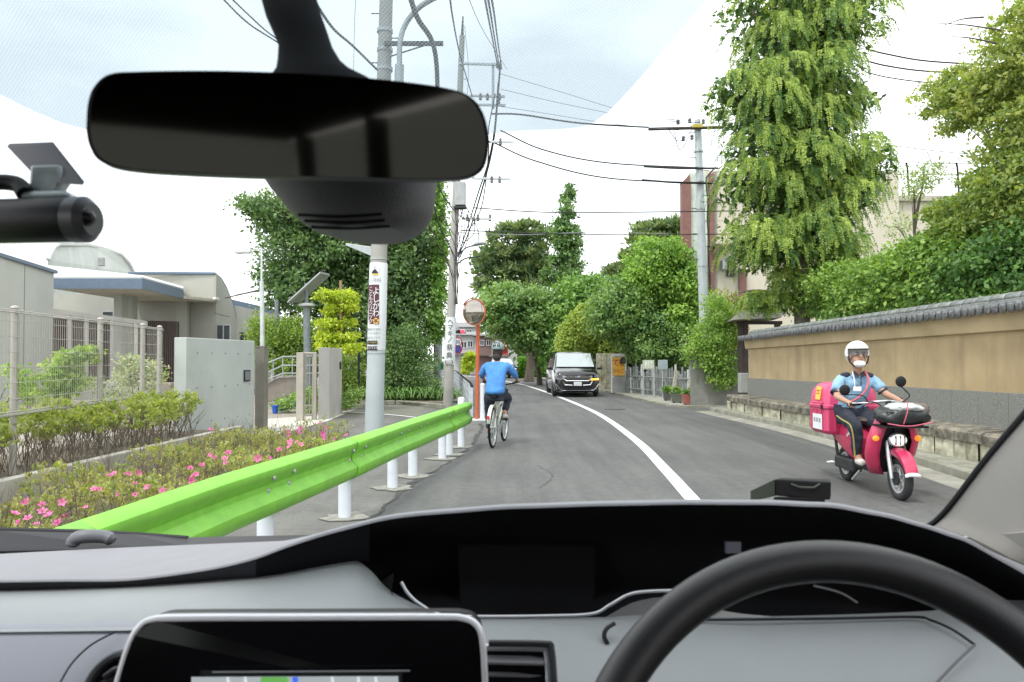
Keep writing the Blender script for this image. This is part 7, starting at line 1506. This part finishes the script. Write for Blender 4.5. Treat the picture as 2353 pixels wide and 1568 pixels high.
# side vent, partly hidden behind the display
b = MB(); b.tube(catmull([at(300, 1500, .655), at(262, 1510, .655), at(228, 1535, .65), at(205, 1570, .645), at(195, 1610, .64)], 14), .004, 8); b.build('vent_surround', DKMETAL, car, smooth=True)
b = MB(); b.prism([at(305, 1506, .658), at(265, 1516, .658), at(232, 1540, .655), at(210, 1575, .65), at(205, 1620, .645), at(305, 1620, .645)], (0, .004, 0)); b.build('vent_recess', HOODB, car)
for k in range(3):
    b = MB(); b.tube([at(305, 1528+k*22, .648), at(262-k*12, 1540+k*22, .647), at(240-k*14, 1556+k*22, .646)], .0026, 6); b.build('vent_slat', mat('vent slat black', (.03,.03,.034), .4), car, smooth=True)
# right fascia: region between recess, display and wheel
def surf(L_, nme, m_, k=12, n=50, **kw): b = MB(); R0 = [rowpts(r, n) for r in L_]; b.loft([[catmull([r[j] for r in R0], k)[i] for j in range(n)] for i in range(k)]); return b.build(nme, m_, car, smooth=True, ang=180, **kw)
surf([[(880, 1380, .83), (1013, 1419, .80), (1370, 1419, .80), (1440, 1415, .80), (1560, 1412, .80), (1700, 1418, .80), (2123, 1405, .80), (2350, 1380, .79), (2600, 1440, .78)], [(900, 1440, .73), (1100, 1450, .73), (1400, 1470, .73), (1800, 1480, .73), (2300, 1470, .73), (2600, 1500, .73)], [(900, 1600, .64), (1100, 1620, .64), (1400, 1640, .64), (1800, 1640, .64), (2300, 1640, .64), (2600, 1640, .64)]], 'driver_fascia', SHELF)
b = MB(); b.tube(catmull([at(1396, 1480, .722), at(1388, 1462, .727), at(1394, 1445, .732), (at(1412, 1433, .738))], 10), .0022, 6); b.build('panel_gap', BLACK, car)
b = MB(); b.tube(catmull([at(1500, 1426, .776), at(1900, 1422, .776), at(2097, 1418, .774), at(2140, 1426, .758), at(2190, 1448, .735), at(2240, 1482, .712)], 30), .0014, 6); b.build('lid_gap', BLACK, car)
b = MB(); b.tube(catmull([at(2240, 1482, .708), at(2200, 1520, .69), at(2150, 1572, .665)], 14), .0012, 6); b.build('lid_gap', mat('lid gap grey', (.12,.12,.13)), car)
# centre vent right of the display
vo = [at(1112, 1488, .662), at(1240, 1490, .662), at(1256, 1500, .66), at(1262, 1570, .645), at(1264, 1620, .64), at(1112, 1620, .64)]
b = MB(); b.prism([p+Vector((0, .004, 0)) for p in vo], (0, .004, 0)); vent = b.build('centre_vent', HOODB, car)
b = MB(); b.tube(catmull(vo[:5], 18), .003, 8); b.build('vent_surround', TRIM, vent, smooth=True)
b = MB(); b.tube(catmull([p+Vector((.004, -.001, .004)) for p in vo[:5]], 18), .003, 8); b.build('vent_surround_edge', DKMETAL, vent, smooth=True)
for v in (1530, 1558, 1588): b = MB(); p, q = at(1116, v-3, .652), at(1250, v, .652); b.hexa([p, q, q+Vector((0,.02,.004)), p+Vector((0,.02,.004))], [x+Vector((0,0,.0018)) for x in (p, q, q+Vector((0,.02,.004)), p+Vector((0,.02,.004)))]); b.build('vent_slat', mat('vent slat grey', (.25,.25,.26), .4), vent)
# navigation display
dp = thing('navigation_display', 'black centre display with silver rim showing a strip of map', 'display', tuple(at(705, 1600, .62)))
TL = catmull([at(*p) for p in ((250, 1640, .612), (272, 1568, .615), (296, 1490, .618), (318, 1446, .62), (350, 1426, .622), (420, 1422, .622), (700, 1421, .622), (1000, 1420, .622), (1060, 1422, .622), (1092, 1436, .621), (1106, 1470, .619), (1112, 1568, .615), (1114, 1640, .612))], 60)
b = MB(); b.add(TL, [tuple(range(60))]); b.build('screen_glass', mat('screen glass black', (.004,.004,.005), .12, var=0), dp, solid=.006)
b = MB(); b.tube(TL, .0034, 10); b.build('silver_rim', mat('bright silver rim', (.85,.85,.88), .3, .2, var=0), dp, smooth=True)
b = MB(); q = [p+Vector((0, .014, .0)) for p in TL]; b.loft([q, [p+Vector((0, .03, -.002)) for p in TL]]); b.build('display_case', BLACK, dp, smooth=True)
b = MB(); b.tube([at(488, 1545, .606), at(942, 1542, .606)], .0006, 6); b.build('screen_rule', mat('screen line', (.3,.3,.32), .4), dp)
def emi(nme, c, s): return mat(nme, c, .5, var=0, emit=(c, s))
b = MB(); b.quad(at(440, 1556, .604), at(915, 1554, .604), at(918, 1640, .600), at(436, 1640, .600)); mp_ = b.build('map_screen', emi('map grey', (.45,.5,.52), .35), dp)
b = MB(); b.quad(at(600, 1556, .6035), at(660, 1556, .6035), at(680, 1640, .5995), at(590, 1640, .5995)); b.build('map_park', emi('map green', (.15,.45,.1), .4), mp_)
b = MB(); b.quad(at(672, 1556, .6033), at(684, 1556, .6033), at(690, 1640, .5993), at(676, 1640, .5993)); b.build('map_route', emi('map blue', (.05,.15,.8), .5), mp_)
for u in (520, 560, 760, 820, 860): b = MB(); b.quad(at(u, 1556, .6034), at(u+6, 1556, .6034), at(u+18, 1640, .5994), at(u+10, 1640, .5994)); b.build('map_road', emi('map white', (.8,.8,.8), .4), mp_)
# steering wheel
T0 = at(1893, 1290, .56); tilt = R(24); cx_, cy_, cz_ = T0.x, T0.y-.186*math.sin(tilt), T0.z-.186*math.cos(tilt)
ctr = Vector((cx_, cy_, cz_)); ex = Vector((1, 0, 0)); ey = Vector((0, math.sin(tilt), math.cos(tilt))); en = ex.cross(ey)
b = MB(); n = 96; rows = []
for i in range(n):
    a = 2*math.pi*i/n; rad = ex*math.cos(a)+ey*math.sin(a); rows.append([ctr+rad*(.186+.0150*math.cos(q))+en*.0165*math.sin(q) for q in np.linspace(0, 2*math.pi, 21)[:-1]])
rows.append(rows[0]); b.loft(rows, closed=True); sw_ = b.build('steering_wheel', WHL, car, smooth=True, ang=180)
b = MB(); b.lathe([(.001, .03), (.05, .028), (.07, .01), (.07, -.03), (.04, -.10), (.001, -.11)], ctr, 24, Matrix((ex, ey, -en)).transposed().to_4x4()); b.build('wheel_hub', BLACK, sw_, smooth=True)
for a in (R(180), R(0), R(270)): b = MB(); rad = ex*math.cos(a)+ey*math.sin(a); b.tube([ctr+rad*.05, ctr+rad*.12, ctr+rad*.175], [.03, .022, .016], 10, flat=.5); b.build('wheel_spoke', BLACK, sw_, smooth=True)
# windscreen, black seal, shade band with its dot print
WB0 = Vector((0, 1.15, 1.2)); WS_ = Vector((0, -.60, .58)); wn_ = Vector((0, .58, .60)).normalized()
def onws(u, v, off=0):
    d = ray(u, v); P0 = WB0-wn_*off; t = (P0-Vector((0, 0, EYE))).dot(wn_)/d.dot(wn_); return Vector((0, 0, EYE))+d*t
wg = bpy.data.materials.new('windscreen glass'); wg.use_nodes = True; wt = wg.node_tree; wt.nodes.remove(wt.nodes['Principled BSDF']); tb = wt.nodes.new('ShaderNodeBsdfTransparent'); tb.inputs[0].default_value = (.955, .975, .965, 1); wt.links.new(tb.outputs[0], wt.nodes['Material Output'].inputs[0])
b = MB(); b.quad(Vector((-1.05, 1.15, 1.2)), Vector((.72, 1.15, 1.2)), Vector((.62, .44, 1.886)), Vector((-.98, .44, 1.886))); ws = b.build('windscreen', wg, car)
sb_ = bpy.data.materials.new('dotted shade print'); sb_.use_nodes = True; t_ = sb_.node_tree; N = t_.nodes; Lk = t_.links.new; out = N['Material Output']; pr_ = N['Principled BSDF']
pr_.inputs['Base Color'].default_value = (.45, .55, .60, 1); pr_.inputs['Roughness'].default_value = .6
tcn = N.new('ShaderNodeTexCoord'); vm = N.new('ShaderNodeMapping'); vm.inputs['Rotation'].default_value = (R(45.97), 0, 0); vm.inputs['Scale'].default_value = (1, 1, 1)
Lk(tcn.outputs['Object'], vm.inputs[0]); sx = N.new('ShaderNodeSeparateXYZ'); Lk(vm.outputs[0], sx.inputs[0])
def wave(s, k):
    m = N.new('ShaderNodeMath'); m.operation = 'MULTIPLY'; m.inputs[1].default_value = k; Lk(s, m.inputs[0]); c = N.new('ShaderNodeMath'); c.operation = 'SINE'; Lk(m.outputs[0], c.inputs[0]); return c.outputs[0]
sm = N.new('ShaderNodeMath'); sm.operation = 'MULTIPLY'; K_ = math.pi/.0017; Lk(wave(sx.outputs[0], K_), sm.inputs[0]); Lk(wave(sx.outputs[1], K_*1.05), sm.inputs[1])
mr = N.new('ShaderNodeMapRange'); mr.inputs[1].default_value = -.5; mr.inputs[2].default_value = .5; mr.inputs[3].default_value = .0; mr.inputs[4].default_value = .26; Lk(sm.outputs[0], mr.inputs[0])
tr_ = N.new('ShaderNodeBsdfTransparent'); tr_.inputs[0].default_value = (.41, .46, .49, 1); tl_ = N.new('ShaderNodeBsdfTranslucent'); tl_.inputs[0].default_value = (.7, .78, .82, 1)
ms = N.new('ShaderNodeMixShader'); Lk(mr.outputs[0], ms.inputs[0]); Lk(tr_.outputs[0], ms.inputs[1]); Lk(tl_.outputs[0], ms.inputs[2]); Lk(ms.outputs[0], out.inputs[0])
edge = catmull([onws(u, v, .002) for u, v in ((-150, 140), (0, 218), (90, 262), (190, 296), (400, 322), (700, 335), (1000, 322), (1180, 303), (1290, 298), (1345, 290), (1385, 268), (1420, 236), (1500, 148), (1624, 0), (1710, -110))], 70)
top = [Vector((float(np.interp(i, [0, 69], [edge[0].x-.02, edge[-1].x+.01])), .47, 1.857-.002)) for i in range(70)]
b = MB(); b.loft([edge, top]); so_ = b.build('shade_band', sb_, ws)
SEAL = BLACK
pe = [onws(2420, 870, .004), onws(2353, 952, .004), onws(2270, 1050, .004), onws(2205, 1135, .004), onws(2170, 1178, .004), onws(2143, 1203, .004), onws(2115, 1216, .004), onws(2080, 1226, .004)]
xr = [Vector((.60, .50, 1.83))]; pe_up = [Vector((.615, .60, 1.735)), Vector((.632, .78, 1.56))]
line = catmull(pe_up+pe, 40); b = MB(); b.tube(line, .0042, 8); b.build('windscreen_seal', BLACK, car, smooth=True)
b = MB(); r0 = catmull([Vector((.615, .60, 1.735)), Vector((.632, .78, 1.56))]+pe[:6], 40); offs = [Vector((.012, -.03, -.004)), Vector((.03, -.07, -.012)), Vector((.06, -.12, -.03)), Vector((.14, -.16, -.05)), Vector((.16, -.10, -.05))]
rows = [r0]+[[p+o_ for p in r0] for o_ in offs]; cols = [catmull([r[j] for r in rows], 14) for j in range(40)]; b.loft([[cols[j][i] for j in range(40)] for i in range(14)]); b.build('windscreen_pillar', PIL, car, smooth=True, ang=180)
b = MB(); b.loft([[Vector((.70, 1.14, 1.10)), Vector((.72, .9, 1.12)), Vector((.78, .6, 1.1))], [Vector((.66, 1.12, 1.19)), Vector((.68, .95, 1.24)), Vector((.80, .6, 1.20))]]); b.build('pillar_foot', PIL, car, solid=.01)
# cowl strip, wiper and bonnet edge outside the glass
b = MB(); b.loft([[at(-200, 1225, 1.2), at(0, 1222, 1.2), at(300, 1230, 1.2), at(430, 1238, 1.2), at(720, 1232, 1.2), at(900, 1230, 1.2)], [at(-200, 1280, 1.16), at(0, 1268, 1.16), at(300, 1262, 1.16), at(430, 1258, 1.16), at(720, 1250, 1.16), at(900, 1240, 1.16)], [at(-200, 1330, 1.16), at(0, 1320, 1.16), at(300, 1310, 1.16), at(430, 1300, 1.16), at(720, 1290, 1.16), at(900, 1280, 1.16)]]); b.build('cowl_strip', BLACK, car, smooth=True, solid=.004)
wi = MB(); wi.tube(catmull([at(-100, 1218, 1.21), at(60, 1222, 1.21), at(250, 1228, 1.21), at(430, 1240, 1.2)], 14), .006, 8); wi.build('wiper_blade', BLACK, car, smooth=True)
b = MB(); b.tube(catmull([at(166, 1256, 1.14), at(172, 1240, 1.14), at(195, 1233, 1.14), at(240, 1234, 1.15), at(262, 1243, 1.15)], 12), [.006]+[.010]*10+[.005], 10); b.build('wiper_arm_cover', mat('wiper grey', (.14,.145,.16), .5), car, smooth=True)
# outer shell: bonnet, roof, doors, rear, seats
SH = mat('car body silver', (.45, .46, .47), .35, .5, var=.02, coat=.6); INT = mat('cabin trim grey', (.05, .048, .046), .85, var=.03); SEAT = mat('seat cloth black', (.02, .02, .022), .9, var=.1)
b = MB(); b.loft([[Vector((-1.0, 1.25, 1.12)), Vector((-.2, 1.27, 1.15)), Vector((.66, 1.25, 1.12))], [Vector((-1.0, 1.7, .96)), Vector((-.2, 1.75, 1.0)), Vector((.66, 1.7, .96))], [Vector((-.95, 2.15, .68)), Vector((-.2, 2.25, .72)), Vector((.60, 2.15, .68))], [Vector((-.95, 2.2, .25)), Vector((-.2, 2.3, .25)), Vector((.60, 2.2, .25))]]); b.build('bonnet', SH, car, smooth=True, ang=180, solid=.01)
b = MB(); b.prism([(-1.0, .46, 1.87), (.62, .46, 1.87), (.66, -1.0, 1.90), (.62, -2.9, 1.85), (-1.0, -2.9, 1.85), (-1.04, -1.0, 1.90)], (0, 0, .03)); b.build('roof', INT, car)
for x in (-1.06, .74):
    b = MB(); b.box((x, -.9, .62), (.04, 4.2, .92)); b.build('door_panel', INT, car, bevel=.01)
    for y in (-.55, -1.75, -2.8): b = MB(); b.tube([(x, y, 1.08), (x+(.03 if x < 0 else -.05), y-.05, 1.87)], .045, 8); b.build('side_pillar', INT, car)
    b = MB(); b.tube([(x, 1.1, 1.1), (x+(.03 if x < 0 else -.04), .47, 1.87)], .03, 8)
    if x < 0: b.build('windscreen_pillar', PIL, car)
b = MB(); b.box((-.16, -2.95, .7), (1.7, .05, 1.1)); b.build('tailgate', INT, car)
REAR_TINT = bpy.data.materials.new('added rear tint glass'); REAR_TINT.use_nodes = True; q_ = REAR_TINT.node_tree; q_.nodes.remove(q_.nodes['Principled BSDF']); g2 = q_.nodes.new('ShaderNodeBsdfTransparent'); g2.inputs[0].default_value = (.35, .36, .34, 1); q_.links.new(g2.outputs[0], q_.nodes['Material Output'].inputs[0])  # tint for unseen rear panes, added to darken what the mirror reflects
for x in (-1.055, .735): b = MB(); b.quad((x, -.6, 1.08), (x, -2.9, 1.08), (x+(.03 if x < 0 else -.05), -2.9, 1.86), (x+(.03 if x < 0 else -.05), -.6, 1.86)); b.build('rear_side_window', REAR_TINT, car)
b = MB(); b.quad((-1.0, -2.93, 1.15), (.68, -2.93, 1.15), (.66, -2.9, 1.85), (-.98, -2.9, 1.85)); b.build('rear_window', REAR_TINT, car)
b = MB(); b.box((-.16, -.8, .3), (1.78, 4.2, .05)); b.build('cabin_floor', INT, car)
for x, y, w in ((.24, -.35, .5), (-.56, -.35, .5), (-.16, -1.5, 1.3)):
    b = MB(); b.box((x, y, .62), (w, .5, .22)); b.box((x, y-.3, .95), (w, .16, .62), M=Matrix.Rotation(.15, 4, 'X')); st = b.build('seat', SEAT, car, bevel=.05)
    for hx in ((0,) if w < 1 else (-.4, .4)): b = MB(); b.box((x+hx, y-.42, 1.38), (.27, .12, .19)); b.build('headrest', SEAT, st, bevel=.04)
# ---- rear view mirror ----
MY = .47
out_ = [(196, 300), (200, 240), (215, 200), (250, 172), (320, 166), (480, 164), (640, 168), (800, 177), (950, 192), (1040, 207), (1085, 226), (1112, 262), (1124, 310), (1124, 350), (1112, 388), (1080, 408), (1000, 414), (800, 410), (600, 406), (400, 398), (280, 388), (225, 368), (203, 335)]
nm = Vector((.26, -1, -.10)).normalized(); c0_ = at(660, 290, MY)
def onm(u, v):
    d = ray(u, v); return Vector((0, 0, EYE))+d*((c0_-Vector((0, 0, EYE))).dot(nm)/d.dot(nm))
OL = [onm(u, v) for u, v in out_]; n = 110; OL = catmull(OL+[OL[0]], n+1)[:-1]; cen = sum(OL, Vector())/n
def mp2(p, s, o): return cen+(p-cen)*s+nm*o
b = MB(); rows = [[mp2(p, s, o) for p in OL] for s, o in ((.975, .001), (.992, .002), (1.0, -.003), (1.0, -.012), (.97, -.022), (.80, -.032), (.4, -.036))]
b.loft(rows, closed=True); rv = b.build('rear_view_mirror', BLACK, car, smooth=True, ang=60)
b = MB(); rows = [[mp2(p, s, .0012) for p in OL] for s in (.976,)]; b.add(rows[0], [tuple(range(n))]); mg = bpy.data.materials.new('dimmed mirror'); mg.use_nodes = True; pp = mg.node_tree.nodes['Principled BSDF']; pp.inputs['Metallic'].default_value = 1; pp.inputs['Roughness'].default_value = .05; pp.inputs['Base Color'].default_value = (.045, .043, .038, 1)
b.build('mirror_glass', mg, rv)
b = MB(); rows = []
for (uL, uR, v, d) in ((598, 722, -60, .60), (601, 728, 0, .585), (612, 740, 40, .57), (630, 754, 80, .56), (642, 764, 110, .55), (640, 782, 140, .54), (636, 808, 162, .53), (620, 850, 182, .52), (560, 900, 210, .51)):
    p, q = at(uL, v, d), at(uR, v, d); m = (p+q)/2; h = (q-p)/2; rows.append([m+h*math.cos(a)+Vector((0, .018*math.sin(a), 0)) for a in np.linspace(0, 2*math.pi, 21)[:-1]])
b.loft(rows, closed=True); b.build('mirror_stem', mat('matt black stem', (.004,.004,.005), .8, var=0, spec=.15), car, smooth=True, ang=180)
# sensor cover under the mirror with its slots
b = MB(); rows = []
SC = mat('sensor cover grey', (.085, .085, .09), .55, var=.04, bump=.2, bscale=600)
for (uL, uR, v) in ((600, 1002, 380), (612, 1002, 415), (628, 1001, 440), (650, 998, 465), (672, 994, 492), (694, 984, 512), (722, 966, 530), (770, 935, 542)):
    p, q = at(uL, v, .60), at(uR, v, .60); m = (p+q)/2; h = (q-p)/2; rows.append([m+Vector((math.copysign(abs(math.cos(a))**.6, math.cos(a))*h.x, .045*math.sin(a), 0)) for a in np.linspace(0, 2*math.pi, 29)[:-1]])
b.loft(rows, closed=True); b.add(rows[-1], [tuple(range(28))]); scv = b.build('sensor_cover', SC, car, smooth=True, ang=180)
for i, (u0, u1, v) in enumerate(((686, 878, 494), (700, 885, 508), (716, 896, 522))):
    b = MB(); b.tube(catmull([at(u0, v, .556), at((u0+u1)/2, v+3, .552), at(u1, v-2, .556)], 12), .0011, 8); b.build('vent_slot', HOODB, scv)
# ---- dash camera and its bracket ----
dc = thing('dash_camera', 'black cylindrical dash camera hanging from a clear bracket and square pad', 'camera', tuple(at(100, 480, .55)))
b = MB(); q = [at(14, 337, .62), at(118, 333, .60), at(192, 427, .55), at(92, 420, .57)]; b.prism(q, (0, .003, .0035)); b.build('adhesive_pad', mat('pad violet black', (.025,.018,.03), .5), dc, bevel=.001)
CLR = mat('milky clear plastic', (.38, .42, .42), .2, var=.25, scale=40, spec=.8)
b = MB(); b.prism([at(66, 378, .57), at(135, 376, .57), at(148, 412, .565), at(130, 440, .56), at(62, 438, .56)], (0, .012, 0)); b.build('clear_bracket', CLR, dc, bevel=.003)
b = MB(); b.prism([at(45, 438, .555), at(150, 436, .555), at(160, 452, .55), at(42, 455, .55)], (0, .016, 0)); b.build('bracket_foot', CLR, dc, bevel=.003)
b = MB(); p0, p1 = at(-160, 512, .56), at(205, 505, .545); b.tube([p0, p1-(p1-p0)*.12, p1-(p1-p0)*.02, p1], [.0162, .0162, .0155, .013], 32); b.build('camera_body', BLACK, dc, smooth=True, ang=180)
b = MB(); dd = (p1-p0).normalized(); b.tube([p1-dd*.012, p1-dd*.002, p1+dd*.003], [.0166, .0166, .012], 28); b.build('lens_ring', mat('ring grey', (.09,.09,.10), .35), dc, smooth=True)
b = MB(); b.ell(p1+dd*.002-Vector((0,.006,0)), .006, 12, 8); b.build('lens', mat('lens glass', (.02,.02,.025), .05), dc, smooth=True)
b = MB(); b.tube(catmull([at(-60, 440, .56), at(-10, 420, .56), at(40, 424, .56), at(58, 446, .555)], 12), .006, 10); b.build('power_lead', BLACK, dc, smooth=True)
# ---- small phone holder standing on the dash ----
ph = thing('phone_holder', 'small black folding device holder standing on the dashboard top', 'phone holder', tuple(at(1815, 1160, .93)))
PHM = mat('holder black', (.006,.006,.007), .6, var=0, spec=.25)
b = MB(); b.hexa([at(1770, 1176, .93), at(1896, 1176, .93), at(1896, 1176, .96), at(1776, 1176, .96)], [at(1778, 1142, .93), at(1896, 1142, .93), at(1896, 1142, .96), at(1786, 1142, .96)]); b.build('base', PHM, ph, bevel=.002)
b = MB(); b.hexa([at(1781, 1140, .93), at(1908, 1150, .93), at(1910, 1138, .965), at(1792, 1130, .965)], [at(1781, 1101, .93), at(1910, 1108, .93), at(1908, 1102, .965), at(1792, 1098, .965)]); b.build('cradle', PHM, ph, bevel=.002)
b = MB(); b.hexa([at(1724, 1154, .905), at(1780, 1140, .93), at(1790, 1138, .95), at(1736, 1150, .92)], [at(1724, 1128, .905), at(1780, 1101, .93), at(1790, 1100, .95), at(1736, 1127, .92)]); b.build('side_arm', mat('holder satin', (.05,.06,.045), .3), ph, bevel=.001)
b = MB(); b.tube([at(1818, 1113, .928), at(1838, 1120, .928), at(1870, 1121, .928), at(1884, 1112, .928)], .0012, 6); b.build('clamp_line', mat('holder satin'), ph)
